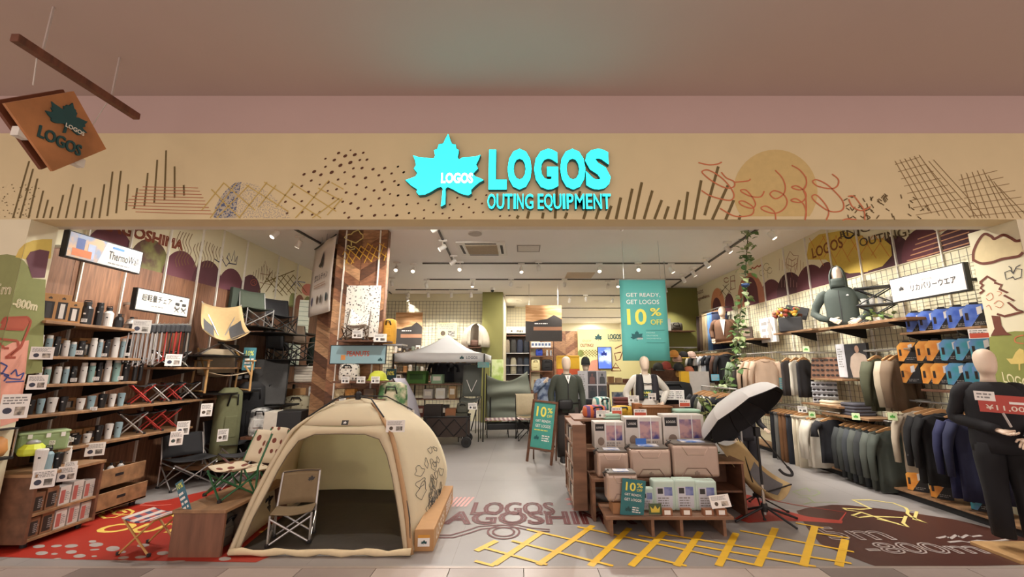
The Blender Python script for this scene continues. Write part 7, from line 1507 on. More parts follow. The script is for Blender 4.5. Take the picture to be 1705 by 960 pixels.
def picbox(label,x0,x1,pyt,pyb,Y,z,d=.2,dark=True):
 a,b=aty(x0,pyb,Y),aty(x1,pyt,Y);w_=b.x-a.x;h=b.z-z;t=thing('picture_box',label,'box',((a.x+b.x)/2,Y+d/2,z),0,'white picture boxes');MB().box((0,0,h/2),(w_,d,h)).build('carton',M('#d8d2ca',.5),t,bevel=.006)
 f=frame((0,-d/2,0),(1,0,0),(0,0,1));m_=MB();rect(m_,f,-.1*w_,.42*w_,.30*h,.86*h,.002);m_.build('picture',M('#c8a0a0',.4,kind='bands',h2='#4a4a8c',scale=6),t);m_=MB();rect(m_,f,-.46*w_,-.16*w_,.66*h,.92*h,.002);m_.build('brand_patch',BLK,t);letters(MB(),'LOGOS',f,-.31*w_,.79*h,.22*w_,.07*h,.004,.01).build('lettering',WHT,t);m_=MB();disc(m_,f,-.28*w_,.26*h,.11*w_,.16*h,.003,14);m_.build('round_picture',M('#8a7a6e',.5),t);textlines(MB(),f,-.1*w_,.4*w_,.08*h,.24*h,2,.002,3).build('print',GREYINK,t)
 for x in(-.12,.2):MB().box((x*w_,-d/2-.004,h/2),(.012,.003,h)).build('clear_band',M('#f0f0f0',.2),t)
picbox('white picture box of a cooler at the left of the third tier',990,1039,702,746,TY+.80,z3);picbox('wide white picture box in the centre of the third tier',1042,1101,694,743,TY+.80,z3);picbox('largest white picture box at the right of the third tier',1106,1171,690,741,TY+.80,z3)
card('blue screen-like leaflet leaning on the centre cooler',aty(1067,734,TY+.55),(1,0,0),(0,0,1),.12,.06,90,col='#3f74c4',n=0,pic=False)
ICE=M('#c3d8cc',.35,noise=.05)
def icepack(label,x0,x1,pyt,Y):
 a,b=aty(x0,850,Y),aty(x1,pyt,Y);w_=b.x-a.x;h=b.z-z1;t=thing('ice_pack',label,'ice pack',((a.x+b.x)/2,Y+.05,z1),0,'ice packs on the lowest tier');MB().box((0,0,h/2),(w_,.07,h)).build('pack',ICE,t,bevel=.02,seg=3)
 f=frame((0,-.035,0),(1,0,0),(0,0,1));m_=MB();rect(m_,f,-.36*w_,.36*w_,.10*h,.78*h,.002);lb_=m_.build('label',M('#cfd2da',.5,noise=.05),t);m_=MB();rect(m_,f,.0,.36*w_,.50*h,.78*h,.003);m_.build('label_picture',M('#8a94c0',.4,kind='bands',h2='#4a5aa0',scale=8),t);m_=MB();rect(m_,f,-.30*w_,-.06*w_,.56*h,.74*h,.003);m_.build('brand_patch',INK,t);textlines(MB(),f,-.3*w_,.3*w_,.14*h,.46*h,4,.003,5).build('print',GREYINK,t)
for i,(a_,b_,t_)in enumerate(((1067,1089,812),(1090,1124,800),(1126,1159,799),(1161,1194,801))):
 icepack(('narrow white ice pack beside the teal sale card','left pale green ice pack on the lowest tier','middle pale green ice pack on the lowest tier','right pale green ice pack on the lowest tier')[i],a_,b_,t_,TY+.12)
 if i:icepack('ice pack standing behind the %s one on the lowest tier'%('left','middle','right')[i-1],a_-3,b_-3,t_-3,TY+.24)
P=aty(1054,828,TY+.02);o=card('teal ten percent sale card clipped to the lowest tier',P,(.98,.0,-.12),(.12,0,.98),.235,.34,0,name='sale_card',cat='sale card',col='#2f6f74',n=0,pic=False);f=frame(P,(.98,0,-.12),(.12,0,.98))
letters(MB(),'10',f,-.03,.10,.10,.08,.002,.02).build('number',YLW,o);letters(MB(),'%',f,.06,.12,.06,.045,.002,.01).build('percent_sign',YLW,o);letters(MB(),'OFF',f,.06,.075,.055,.025,.002,.01).build('number',YLW,o);letters(MB(),'GET READY,',f,0,.025,.17,.025,.002,.01).build('lettering',WHT,o);letters(MB(),'GET LOGOS',f,0,-.02,.17,.025,.002,.01).build('lettering',WHT,o);leaf(MB(),f,-.04,-.11,.07,.06,.002).build('logo',M('#1d4a4c',.6),o);textlines(MB(),f,.0,.09,-.14,-.08,3,.002,2).build('small_print',WHT,o)
P=aty(1091,847,TY+.01);o=card('small green card with a gold crown on the lowest tier',P,(1,0,0),(0,0,1),.125,.10,0,name='crown_card',cat='card',col='#4a5a3c',n=0,pic=False);f=frame(P,(1,0,0),(0,0,1));m_=MB();m_.poly([f(x,y_,.002)for x,y_ in((-.04,-.03),(.04,-.03),(.048,.025),(.022,0),(0,.035),(-.022,0),(-.048,.025))]);m_.build('crown',M('#d8c04a',.5),o)
for i,px in enumerate((1110,1142,1178,1200)):t=thing('price_block','small wooden price block on the lowest tier, %s from left'%ORD[i],'price block',(aty(px,852,TY+.02).x,TY+.02,z1),0,'price blocks');MB().box((0,0,.03),(.10,.05,.06)).build('block',M('#8a5a3c',.6),t);m_=MB();rect(m_,frame((0,-.025,.03),(1,0,0),(0,0,1)),-.03,.03,-.02,.02,.001);m_.build('tag',WHT,t)
card('white tilted card with a picture at the right end of the lowest tier',aty(1199,834,TY-.02),(.95,0,.1),(-.1,.3,.9),.20,.12,92)
ty=TY+1.35
def at_top(px):return aty(px,690,ty).x
bk_=thing('wicker_basket','brown wicker basket on top of the display table','basket',(at_top(1090),ty,z4));WK=M('#a5764a',.7,kind='stripe',h2='#7a5230',scale=30,bump=.3)
MB().loft([ell((0,0,z),.21*k,.13*k,20,0,0,3,.5)for z,k in((0,.9),(.03,.96),(.13,1.0))]).build('body',WK,bk_,smooth=True);MB().tube([(q.x,q.y,q.z)for q in ell((0,0,.13),.215,.135,20,0,0,3,.5)]+[ell((0,0,.13),.215,.135,20,0,0,3,.5)[0]],.012,6).build('rim',M('#8a5f3a',.7),bk_)
for i in range(3):folded('pale green folded cloth on top of the table at right, %s from below'%ORD[i],(at_top(1136),ty-.12,z4+.036*i),0,'#a8c8b4',.34,.26,.035,'pale green folded cloths','folded_cloth','cloth')
for i in range(2):folded('pale green folded cloth above the left picture box, %s from below'%ORD[i],(at_top(1012),ty-.2,z4+.036*i),0,'#a8c8b4',.22,.22,.035,'pale green folded cloths','folded_cloth','cloth')
upright_bag('mustard yellow quilted pouch on top of the display table',(at_top(1036),ty+.02,z4),.26,.2,.14,0,'#c8a030');upright_bag('orange and purple striped pouch on the left of the table top',(at_top(990),ty-.02,z4),.30,.24,.15,.2,'#fff',mat=M('#c8683c',.8,kind='stripe',h2='#6a4a7a',scale=4))
carton('brown carton beside the wicker basket',(at_top(1062),ty+.02,z4),.10,.16,.17,0,M('#9a6238',.7))
for i in range(3):folded('maroon folded towel behind the yellow pouch, %s from below'%ORD[i],(at_top(1042),ty+.27,z4+.10+.045*i),0,'#5a2f2c',.2,.2,.042,'maroon folded towels','folded_towel','towel')
tag(MB().bb(at_top(1042)-.12,at_top(1042)+.12,ty+.16,ty+.36,z4,z4+.10).build('riser',TW),'low wooden riser under the maroon towels','riser');upright_bag('white and green rolled blanket on the table top',(at_top(1008),ty+.26,z4),.24,.2,.24,.3,'#fff',mat=M('#cfd0c0',.8,kind='stripe',h2='#3f7a78',scale=5))
for i,(px,py,w_,r_)in enumerate(((1004,689,.17,0),(1027,684,.13,1),(1066,687,.16,1),(1140,671,.14,1),(1055,664,.14,0),(1086,660,.10,0))):card('%s card standing on the display table top, %s from left'%('red and white' if r_ else 'white',ORD[i]),aty(px,py,ty-.3+.1*(i>3)),(1,0,0),(0,0,1),w_,.09,95+i,red=r_,n=3,pic=not r_)
cr=thing('wooden_crate','dark open wooden crate right of the display table','crate',(2.2,5.05,0));a=aty(1206,770,4.95).z
for x in(2.04,2.42):MB().bb(x,x+.025,4.9,5.3,0,a).build('side_panel',WDD,cr,world=True)
MB().bb(2.03,2.455,4.89,5.31,a,a+.025).build('top',WD,cr,world=True);MB().bb(2.06,2.42,4.92,5.3,a*.45,a*.45+.02).build('shelf',WDD,cr,world=True);MB().bb(2.06,2.42,5.28,5.3,0,a).build('back_panel',WDD,cr,world=True)
for i in range(2):o=MB().bb(TX1+.0+.06*i,TX1+.03+.06*i,TY+.62,TY+.68,0.0,z2+.22).build('flat_pack',M('#b0aaa0',.6));tag(o,'tall slim pale carton standing right of the large cooler, %s'%('left','right')[i],'box')
# == umbrella on a stand, sling chair
uc=aty(1238,693,4.95);hd=Vector((.38,-.52,-.74)).normalized();ap=-hd;e1=Vector((.80,.05,.585));e1=(e1-ap*e1.dot(ap)).normalized();e2=ap.cross(e1)
um=thing('umbrella','white umbrella with black lining tilted on a stand beside the table','umbrella',uc);UW=M('#d9d8d6',.6,noise=.03);UB=M('#171518',.8);R_=.53;Hh=.24
def cap_(u,v,k0,off):
 q=2*PI*(k0+u)/8;rad=R_*math.sin(v*PI/2)*(1-.035*math.sin(PI*u)*v);h=Hh*(math.cos(v*PI/2))-.012*math.sin(PI*u)*v
 return uc+e1*rad*math.cos(q)+e2*rad*math.sin(q)+ap*(h+off)
for k in range(8):
 MB().sheet(lambda u,v:cap_(u,v,k,.004),4,8).build('canopy_panel',UW,um,world=True,smooth=True);MB().sheet(lambda u,v:cap_(u,v,k,-.004),4,8).build('lining_panel',UB,um,world=True,smooth=True)
 MB().tube([cap_(0,v,k,-.010)for v in(.02,.25,.5,.75,1)],.004,5).build('rib',DKM,um,world=True)
MB().tube([uc+ap*(Hh+.05),uc+hd*.62],.008,8).build('shaft',DKM,um,world=True)
hk=uc+hd*.62;MB().tube(smooth_pts([hk,hk+hd*.06,hk+hd*.10+Vector((-.04,0,0)),hk+hd*.07+Vector((-.09,0,-.01)),hk+hd*.03+Vector((-.11,0,0))],4),.014,8).build('handle',BLK,um,world=True,smooth=True)
g=fl(1275,866);sd_=thing('umbrella_stand','black tripod stand with a steel pole holding the umbrella','stand',(g.x,g.y,0));tp_=uc+hd*.20
MB().tube([(g.x,g.y,.06),(g.x,g.y,.36)],.016,10).build('lower_pole',M('#c8c4be',.25,.8),sd_,world=True);MB().tube([(g.x,g.y,.36),(g.x-.0,g.y,.62),tp_],.013,10).build('upper_pole',BLK,sd_,world=True);MB().box(tp_,(.06,.06,.10)).build('clamp',BLK,sd_,world=True,bevel=.01);MB().lathe([(.03,.09),(.035,.14),(.03,.17),(0,.17)],(g.x,g.y,0),12).build('collar',BLK,sd_,world=True)
for q in(.1,2.0,3.35,5.2):MB().tube([(g.x,g.y,.14),(g.x+.36*math.cos(q),g.y+.30*math.sin(q),.012)],.012,8).build('leg',BLK,sd_,world=True)
sling_chair('tan sling chair with grey mesh sides on the floor behind the umbrella stand',(2.66,5.12,0),.55,TAN,M('#6c6a6c',.8),DKM,s=.84)
# == right wall
pln=thing('clothes_plinth','long low wooden plinth along the foot of the right wall','plinth',(4.95,7.3,0));MB().bb(4.80,5.12,4.25,11.6,0,.075).build('kick_board',BLK,pln,world=True);MB().bb(4.76,5.13,4.22,11.6,.075,.10).build('top',WDX,pln,world=True,bevel=.003)
t,fr,SW,SHH=sign_px('white lightbox with a leaf and Japanese lettering on the right wall',((1481,467),(1601,438),(1611,482),(1488,502)),4.74,.10,'#ddd4ce')
letters(MB(),'リカバリーウエア',fr,SW*.10,-SHH*.04,SW*.60,SHH*.28,.004,.012).build('lettering',BLK,t,world=True);letters(MB(),'着るだけで疲労回復',fr,-SW*.05,SHH*.22,SW*.32,SHH*.10,.004,.0).build('lettering',GREYINK,t,world=True);leaf(MB(),fr,-SW*.34,SHH*.02,SHH*.28,SHH*.26,.004).build('logo',INK,t,world=True);MB().bar(fr(SW*.3,0,-.06),fr(SW*.3,0,-.40),.03).build('wall_arm',DKM,t,world=True)
# -- boxed garments with coloured corners
PK={}
def pack(label,loc,col,kind=0,s=1.0):
 t=thing('boxed_garment',label,'package',loc,-.82,'boxed garments with coloured corners');w_,h,d=.19*s,.265*s,.07
 key=(col,s)
 if key not in PK:
  f=frame((0,-d/2,0),(1,0,0),(0,0,1));body=[(-w_/2,0),(w_/2,0),(w_/2,h*.93),(w_*.2,h*.93),(w_*.14,h),(-w_*.14,h),(-w_*.2,h*.93),(-w_*.28,h*.93),(-w_/2,h*.72)]
  PK[key]=(MB().prism(body,f,-d,0),MB().prism([(-w_/2,h*.04),(-w_*.26,h*.02),(w_*.48,h*.9),(-w_*.28,h*.92),(-w_/2,h*.72)],f,0,.003),MB().prism([(-w_*.42,h*.28),(-w_*.30,h*.28),(-w_*.30,h*.58),(-w_*.42,h*.58)],f,.003,.005),MB().prism([(w_*.06,h*.48),(w_*.26,h*.56),(w_*.26,h*.84),(w_*.06,h*.78)],f,.003,.0045),textlines(MB(),f,-.02,w_*.42,h*.08,h*.22,2,.003,4))
 b,c_,g,l_,p_=PK[key]
 if isinstance(b,MB):PK[key]=[q.build(n,m,t)for q,n,m in((b,'carton',BLK),(c_,'coloured_panel',M(col[0],.4,kind='bands',h2=col[1],scale=4)),(g,'handle_hole',M('#2a1c14',.6)),(l_,'label',M('#dcd8d6',.5)),(p_,'print',GREYINK))]
 else:
  for q in PK[key]:o=q.copy();COL.objects.link(o);o.parent=t
 return t
BLU,ORG,TEA=('#3a5fc0','#6f92e0'),('#e08a2c','#f0b050'),('#3f9aa8','#6f8fd0')
XP=4.86
zb1=atx(1575,548,XP-.08).z;shelf_board('wooden shelf of blue boxed garments below the Japanese lightbox',4.70,XR-.04,YF+.50,atx(1500,553,4.72).y,zb1,mat=WDX,brackets=(4.5,5.1))
for i,px in enumerate((1526,1548,1572,1599,1628)):q=atx(px,540,XP);pack('blue boxed garment on the wooden shelf, %s from left'%ORD[i],(XP,q.y,zb1),BLU)
for r,(py,row)in enumerate(((601,((1514,ORG),(1546,ORG),(1563,ORG),(1588,TEA),(1614,TEA),(1641,TEA))),(640,((1519,ORG),(1556,ORG),(1573,ORG),(1599,TEA),(1629,TEA),(1645,TEA))))):
 zr=atx(1575,py,XP).z;cnt={}
 for i,(px,cl)in enumerate(row):
  q=atx(px,py,XP);nm='orange' if cl is ORG else 'teal';cnt[nm]=cnt.get(nm,0)+1;t=pack('%s boxed garment, %s of that colour in the %s hanging row'%(nm,ORD[cnt[nm]-1],('upper','lower')[r]),(XP,q.y,zr),cl);MB().tube([(0,.035,.24),(.0,.10,.255),(.20,.26,.255)],.004,5).build('hook_rod',STEEL,t)
 a,b=atx(1502,py,XR-.06),atx(1652,py,XR-.06);hang_rail('steel bar holding the %s row of boxed garments'%('upper','lower')[r],Vector((XR-.06,a.y,zr+.255)),Vector((XR-.06,b.y,zr+.255)),arms=[])
for i,px in enumerate((1530,1568)):q=atx(px,835,4.88);pack('orange boxed garment standing on the low plinth, %s'%('left','right')[i],(4.90,q.y,.10),ORG)
pack('blue boxed garment standing on the low plinth near the mannequin',(4.92,atx(1634,855,4.88).y,.10),TEA);
a=atx(1560,649,4.72).z;shelf_board('narrow dark shelf under the hanging boxed garments',4.80,XR-.04,4.30,5.15,a,mat=WDD);carton('small red and white carton on the narrow dark shelf',(4.9,4.45,a),.12,.10,.12,-.8,M('#c86a4a',.6),band=WHT)
card('red and white price card on the shelf of blue boxes',atx(1632,555,4.68),(.6,-.8,0),(0,0,1),.17,.10,120,red=1,pic=False)
# -- long shelf with the hooded bust
zh=atx(1430,538,4.62).z;y0,y1=atx(1512,531,4.6).y,atx(1364,543,4.6).y
shelf_board('long wooden wall shelf carrying the hooded bust on the right wall',4.58,XR-.04,y0,y1,zh,.035,WDX,(y0+.25,y1-.25))
HOD=M('#3e4640',.8,noise=.06,bump=.15);q=atx(1405,535,4.82)
hbm=thing('hooded_bust','half mannequin in a dark grey green hooded jacket on the long shelf','mannequin',(4.82,q.y,zh),-.75)
sk=MB();head(sk,(0,0,.60),.98);hand(sk,Vector((-.12,-.22,.10)),Vector((.5,-.2,-.25)),.95,(.3,.2,1));hand(sk,Vector((.20,-.20,.08)),Vector((-.5,-.2,-.25)),.95,(-.3,.2,1));sk.build('body',SKINM,hbm,smooth=True)
MB().loft([ell((0,0,z),a,b,22,.03,z*9,9,.9)for z,a,b in((.0,.19,.13),(.08,.205,.14),(.25,.20,.135),(.42,.215,.145),(.52,.205,.12),(.575,.15,.09),(.62,.09,.08))]).build('jacket',HOD,hbm,smooth=True)
for s in(-1,1):MB().tube([(.16*s,0,.54),(.22*s,0,.50),(.32*s,.03,.34),(.35*s,.02,.22),(.26*s,-.12,.14),(.16*s,-.20,.10)]if s<0 else[(.16,0,.54),(.22,0,.50),(.30,.03,.34),(.31,.02,.22),(.27,-.10,.13),(.21,-.19,.09)],[.055,.07,.062,.058,.05,.042],12).build('sleeve',HOD,hbm,smooth=True)
hk_=lambda v:math.sqrt(max(0,1-max(0,(v-.4)/.6)**2))
MB().sheet(lambda u,v:(.112*math.cos(PI*(-.2+1.4*u))*hk_(v),.0+(.135*math.sin(PI*(-.2+1.4*u))-.035*v)*max(hk_(v),.25),.57+.375*v),16,12,.012).build('hood',HOD,hbm,smooth=True);MB().sheet(lambda u,v:(.09*math.cos(PI*(1+u)),-.075+.075*math.sin(PI*(1+u))*.55,.60+.13*v),10,3,.01).build('face_cover',HOD,hbm,smooth=True);MB().box((0,-.142,.28),(.01,.01,.52)).build('zip',BLK,hbm);leaf(MB(),frame((.10,-.135,.46),(1,0,0),(0,0,1)),0,0,.035,.03,.012).build('logo',WHT,hbm)
q=atx(1460,527,4.8);fk=thing('folding_rack','black folding shelf rack with glasses beside the hooded bust','rack',(4.82,q.y,zh),-.75)
for s in(-1,1):
 for z in(0,.24):MB().tube([(-.20,.10*s,z),(.20,.10*s,z+.24)],.009,6).build('x_bar',BLK,fk);MB().tube([(.20,.10*s,z),(-.20,.10*s,z+.24)],.009,6).build('x_bar',BLK,fk)
for z in(.24,.48):MB().box((0,0,z),(.42,.24,.016)).build('shelf',BLK,fk)
for i in range(4):t=thing('glass_tumbler','clear glass on the black folding rack, %s from left'%ORD[i],'glass',fk.matrix_basis@Vector((-.13+.09*i,0,.25)),0,'glasses on the folding rack');MB().lathe([(.028,0),(.034,.09),(.031,.09),(.026,.006),(0,.006)],n=12).build('cup',M('#d8d4cc',.1,alpha=.55),t)
LEAFG=M('#5d7a3c',.6,noise=.2);LEAFP=M('#93a06c',.6,noise=.2)
lfm=MB().sheet(lambda u,v:((u-.5)*.07*math.sin(PI*min(1,v+.08)),.09*v,.012*math.sin(PI*v)-.01*abs(u-.5)),4,4,.001)
def leaves(par,pts,mats,s=1.0,seed=1):
 rr=random.Random(seed);base={}
 for p in pts:
  m=rr.choice(mats)
  if m not in base:o=base[m]=lfm.build('leaf',m,par,smooth=True)
  else:o=base[m].copy();COL.objects.link(o)
  o.location=p;o.rotation_euler=(rr.uniform(-1.2,.6),rr.uniform(-.5,.5),rr.uniform(0,6.28));k=s*rr.uniform(.7,1.3);o.scale=(k,k,k)
rd=random.Random(8)
pt_=thing('trailing_plant','small green plant under the black folding rack','plant',fk.matrix_basis@Vector((0,-.02,.01)),0);MB().lathe([(.05,0),(.06,.06),(0,.06)],n=12).build('pot',WHT,pt_);leaves(pt_,[(rd.uniform(-.16,.16),rd.uniform(-.1,.1),rd.uniform(.03,.14))for _ in range(26)],[LEAFG,LEAFP],.9,3)
# -- small shelf: cool bag with dried flowers
zf=atx(1320,551,4.72).z;y0,y1=atx(1354,548,4.7).y,atx(1289,554,4.7).y;shelf_board('small wooden shelf with the flower bag on the right wall',4.68,XR-.04,y0,y1,zf,.03,WDX,((y0+y1)/2,))
q=atx(1322,545,4.85);fb=thing('soft_cooler','charcoal cool bag with open lid filled with dried flowers','cooler',(4.80,q.y,zf),-.6);MB().box((0,0,.13),(.36,.24,.26)).build('body',M('#3c3c3e',.8),fb,bevel=.02);MB().box((.10,.14,.36),(.36,.03,.24),Matrix.Rotation(-.35,3,'X')@Matrix.Rotation(.3,3,'Y')).build('lid',M('#333335',.8),fb,bevel=.01)
for i in range(22):
 x,y_,z=rd.uniform(-.24,.16),rd.uniform(-.14,.08),rd.uniform(.28,.42);t=MB();t.lathe([(.008,-.03),(.035,-.01),(.04,.015),(.02,.035),(0,.03)],(x,y_,z),8);t.build('flower',M(rd.choice(('#8a3a2a','#a04a30','#c8902c','#d0a040','#b8806a')),.8),fb,smooth=True)
leaves(fb,[(rd.uniform(-.26,.2),rd.uniform(-.15,.05),rd.uniform(.26,.46))for _ in range(14)],[M('#6a4030',.8),LEAFG],1.1,4)
def wallcard(label,q,X,col,**k):
 P=[atx(*p,X)for p in q];c_=sum(P,Vector())/4;return card(label,c_,(0,-1,0),(0,0,1),(abs(P[1].y-P[0].y)+abs(P[2].y-P[3].y))/2,abs(P[0].z-P[3].z),0,col=col,**k),c_
o,c_=wallcard('white poster with a pale standing figure beside the flower bag',((1265,531),(1289,527),(1293,567),(1268,571)),4.95,'#dcd8d4',name='figure_poster',cat='poster',n=3,pic=False,th=.05);f=frame(c_,(0,-1,0),(0,0,1));m_=MB();m_.poly([f(x,y_,.003)for x,y_ in((.02,-.22),(.14,-.22),(.12,.02),(.16,-.05),(.17,.06),(.11,.14),(.05,.14),(0,.05))]);disc(m_,f,.08,.19,.035,.045,.003);m_.build('printed_figure',M('#a8a29c',.7),o)
MB().bar(c_+Vector((.05,0,0)),Vector((XR,c_.y,c_.z)),.03).build('wall_mount',DKM,o)
o,c_=wallcard('dark poster of a person in a beige top on the right wall',((1397,574),(1443,571),(1448,629),(1405,629)),4.90,'#2c2b2e',name='figure_poster',cat='poster',n=0,pic=False,th=.04);f=frame(c_,(0,-1,0),(0,0,1));W_=.62;m_=MB();rect(m_,f,-.33,-.16,-.24,.26,.002);m_.build('text_strip',M('#c4c2c6',.6),o);textlines(MB(),f,-.30,-.20,-.1,.2,8,.004,2).build('print',GREYINK,o)
m_=MB();m_.poly([f(x,y_,.003)for x,y_ in((-.06,-.24),(.22,-.24),(.26,-.05),(.22,.08),(.12,.12),(.04,.12),(-.05,.06),(-.09,-.08))]);m_.build('printed_figure',M('#b09c8c',.7),o);m_=MB();disc(m_,f,.08,.17,.04,.055,.004);m_.build('printed_face',M('#b08a74',.7),o)
MB().bar(c_+Vector((.04,0,0)),Vector((XR,c_.y,c_.z)),.03).build('wall_mount',DKM,o)
# -- farther shelf: brown jacket bust and trousers
zj=atx(1222,567,4.7).z;y0,y1=atx(1258,564,4.65).y,atx(1189,569,4.65).y;shelf_board('far wooden shelf with the brown jacket bust on the right wall',4.62,XR-.04,y0,y1,zj,.03,WDX,(y0+.4,y1-.4))
q=atx(1208,560,4.85);bj=mannequin('half mannequin in a brown open jacket on the far wall shelf',(4.82,q.y,zj-.93),-.5,M('#6a4a34',.8,noise=.1,bump=.15),TRS,1.0,half=True,arms=[[(-.20,0,1.43),(-.27,.03,1.22),(-.25,-.03,1.04)],[(.20,0,1.43),(.27,.03,1.22),(.25,-.03,1.04)]]);MB().prism([(-.06,0),(0,-.38),(.06,0)],frame((0,-.12,1.47),(1,0,0),(0,.05,1)),.012,.03).build('inner_shirt',WHT,bj)
carton('dark framed picture box beside the brown jacket bust',(4.9,atx(1236,560,4.85).y,zj),.34,.10,.30,-.7,M('#4a3c34',.7),band=M('#8a7a6a',.6))
zt_=atx(1183,515,4.85).z;a,b=atx(1198,515,4.85),atx(1166,515,4.85);hang_rail('steel rail of hanging trousers at the far right wall',Vector((4.88,a.y,zt_)),Vector((4.88,b.y,zt_)),arms=[((4.88,a.y+.05,zt_),(XR,a.y+.05,zt_)),((4.88,b.y-.05,zt_),(XR,b.y-.05,zt_))])
for i,(px,cl,nm)in enumerate(((1170,'#3c2c24','dark brown'),(1175,'#5a4634','brown'),(1180,'#9a8764','khaki'),(1185,'#a8977a','beige'),(1189,'#6a92c4','light blue denim'),(1193,'#5a80b4','blue denim'),(1197,'#2c3450','navy'))):garment('%s trousers hanging on the far right rail'%nm,(4.88,atx(px,515,4.88).y,zt_-.035),-.25,cl,'trousers',.40,.92,.03,0,'trousers on the far rail')
# -- rails of tops
def rack(label,px0,px1,py,X,items,gname,rz=-.1,arms=True,where=''):
 z=atx((px0+px1)/2,py,X).z;ya,yb=atx(px0,py,X).y,atx(px1,py,X).y;lo,hi=min(ya,yb)-.08,max(ya,yb)+.08
 hang_rail(label,Vector((X,lo,z)),Vector((X,hi,z)),arms=[((X,lo+.03,z),(XR,lo+.03,z)),((X,hi-.03,z),(XR,hi-.03,z))]if arms else[((X,lo,z),(X,lo,0)),((X,hi,z),(X,hi,0))])
 cnt={}
 for px,cl,nm,kd,L_ in items:
  k=(nm,kd);cnt[k]=cnt.get(k,0)+1;tot=sum(1 for q in items if(q[2],q[3])==k);kn={'tee':'t-shirt','shirt':'long sleeved top','hoodie':'hooded sweatshirt','jacket':'jacket','vest':'vest','trousers':'trousers'}[kd]
  od='' if tot==1 else ', %s from left'%ORD[cnt[k]-1]
  garment('%s %s on the %s%s'%(nm,kn,where,od),(X,atx(px,py,X).y,z-.045),rz,cl,kd,.46 if kd!='vest' else .36,L_,.035,{'tee':.20,'vest':0,'trousers':0}.get(kd,.56),gname)
rack('steel rail of t-shirts at the far end of the right wall',1158,1214,583,4.72,[(1160,'#d8d0c4','cream','tee',.66),(1164,'#2a2a2c','black','tee',.66),(1168,'#4a4c48','charcoal','tee',.66),(1174,'#e4e0d8','white','tee',.68),(1180,'#dcdce0','pale grey','tee',.70),(1188,'#22252c','navy','tee',.66),(1196,'#26282e','dark blue','tee',.66),(1202,'#54382a','brown','shirt',.7),(1209,'#1e1c1e','black','shirt',.7)],'t-shirts on the far rail',where='far right rail')
rack('steel rail of green and beige tops in the middle of the right wall',1228,1290,588,4.55,[(1230,'#76866a','sage green','shirt',.72),(1237,'#6c7c60','sage green','shirt',.72),(1244,'#3a3430','dark brown','shirt',.72),(1251,'#cbb096','beige','shirt',.74),(1262,'#d0b49a','beige','shirt',.76),(1272,'#cfb299','beige','shirt',.78)],'tops on the middle rail',where='middle right rail')
rack('short steel rail of vests on the right wall',1306,1352,588,4.80,[(1310,'#3c3636','charcoal','vest',.62),(1324,'#d0c8b8','cream','vest',.60),(1336,'#2c2a2c','black','vest',.62)],'vests on the right wall',where='short vest rail',rz=.3)
rack('steel rail of trousers and striped shirts in the lower right wall',1298,1392,680,4.72,[(1298,'#232226','black','trousers',.95),(1305,'#6a6864','grey','trousers',.95),(1312,'#7a5434','brown','trousers',.98),(1318,'#6e4a2e','dark brown','trousers',.98),(1325,'#24262e','navy','trousers',1.0),(1335,'#c9bda6','cream','trousers',1.02),(1342,'#cfc4ae','cream','trousers',1.02),(1360,'#d6cdbd','striped cream','shirt',.74),(1366,'#d8d0c0','striped cream','shirt',.74),(1384,'#1b1b20','black','tee',.62)],'clothes on the lower rail',where='lower right rail')
rack('steel rail of dark sweatshirts near the front of the right wall',1418,1508,699,4.86,[(1418,'#2e3030','charcoal','hoodie',.74),(1427,'#3a3d3a','charcoal','hoodie',.74),(1436,'#33363a','charcoal','hoodie',.75),(1445,'#454843','charcoal','hoodie',.75),(1456,'#2b2d2e','charcoal','hoodie',.76),(1467,'#4b4f48','olive grey','hoodie',.76),(1480,'#41463f','olive grey','hoodie',.76)],'sweatshirts on the front rail',where='front right rail')
rack('steel rail with the beige sweatshirt and dark coats behind the black mannequin',1518,1640,672,4.86,[(1530,'#bcae9a','beige','shirt',.72),(1552,'#1a191b','black','jacket',.80),(1566,'#161517','black','jacket',.80),(1604,'#23264a','navy','jacket',.86),(1622,'#1f2240','navy','jacket',.86)],'coats near the mannequin',where='frontmost right rail',rz=-.45)
rack('upper steel rail with the green leaf sweatshirt on the right wall',1446,1508,582,4.82,[(1458,'#434430','olive green','shirt',.68),(1482,'#a89a84','tan','shirt',.66),(1493,'#6e5a46','brown','shirt',.64)],'tops on the upper rail',where='upper right rail',rz=.3)
q=atx(1458,582,4.82);tag(leaf(MB(),frame((4.82+.018,q.y-.055,q.z-.30),(.955,.295,0),(0,0,1)),0,0,.14,.13,.004,.002).build('printed_leaf',WHT),'white leaf print on the chest of the olive green top','print')
rack('free-standing rail of black shirts behind the umbrella',1172,1222,645,3.05,[(1172,'#17171b','black','tee',.62),(1180,'#1b1b20','black','tee',.62),(1188,'#55584c','olive','tee',.62),(1194,'#dcd8d0','white','tee',.62),(1202,'#20222c','navy','tee',.62),(1212,'#1e2028','navy','tee',.62)],'shirts on the free-standing rail',arms=False,where='free-standing rail')
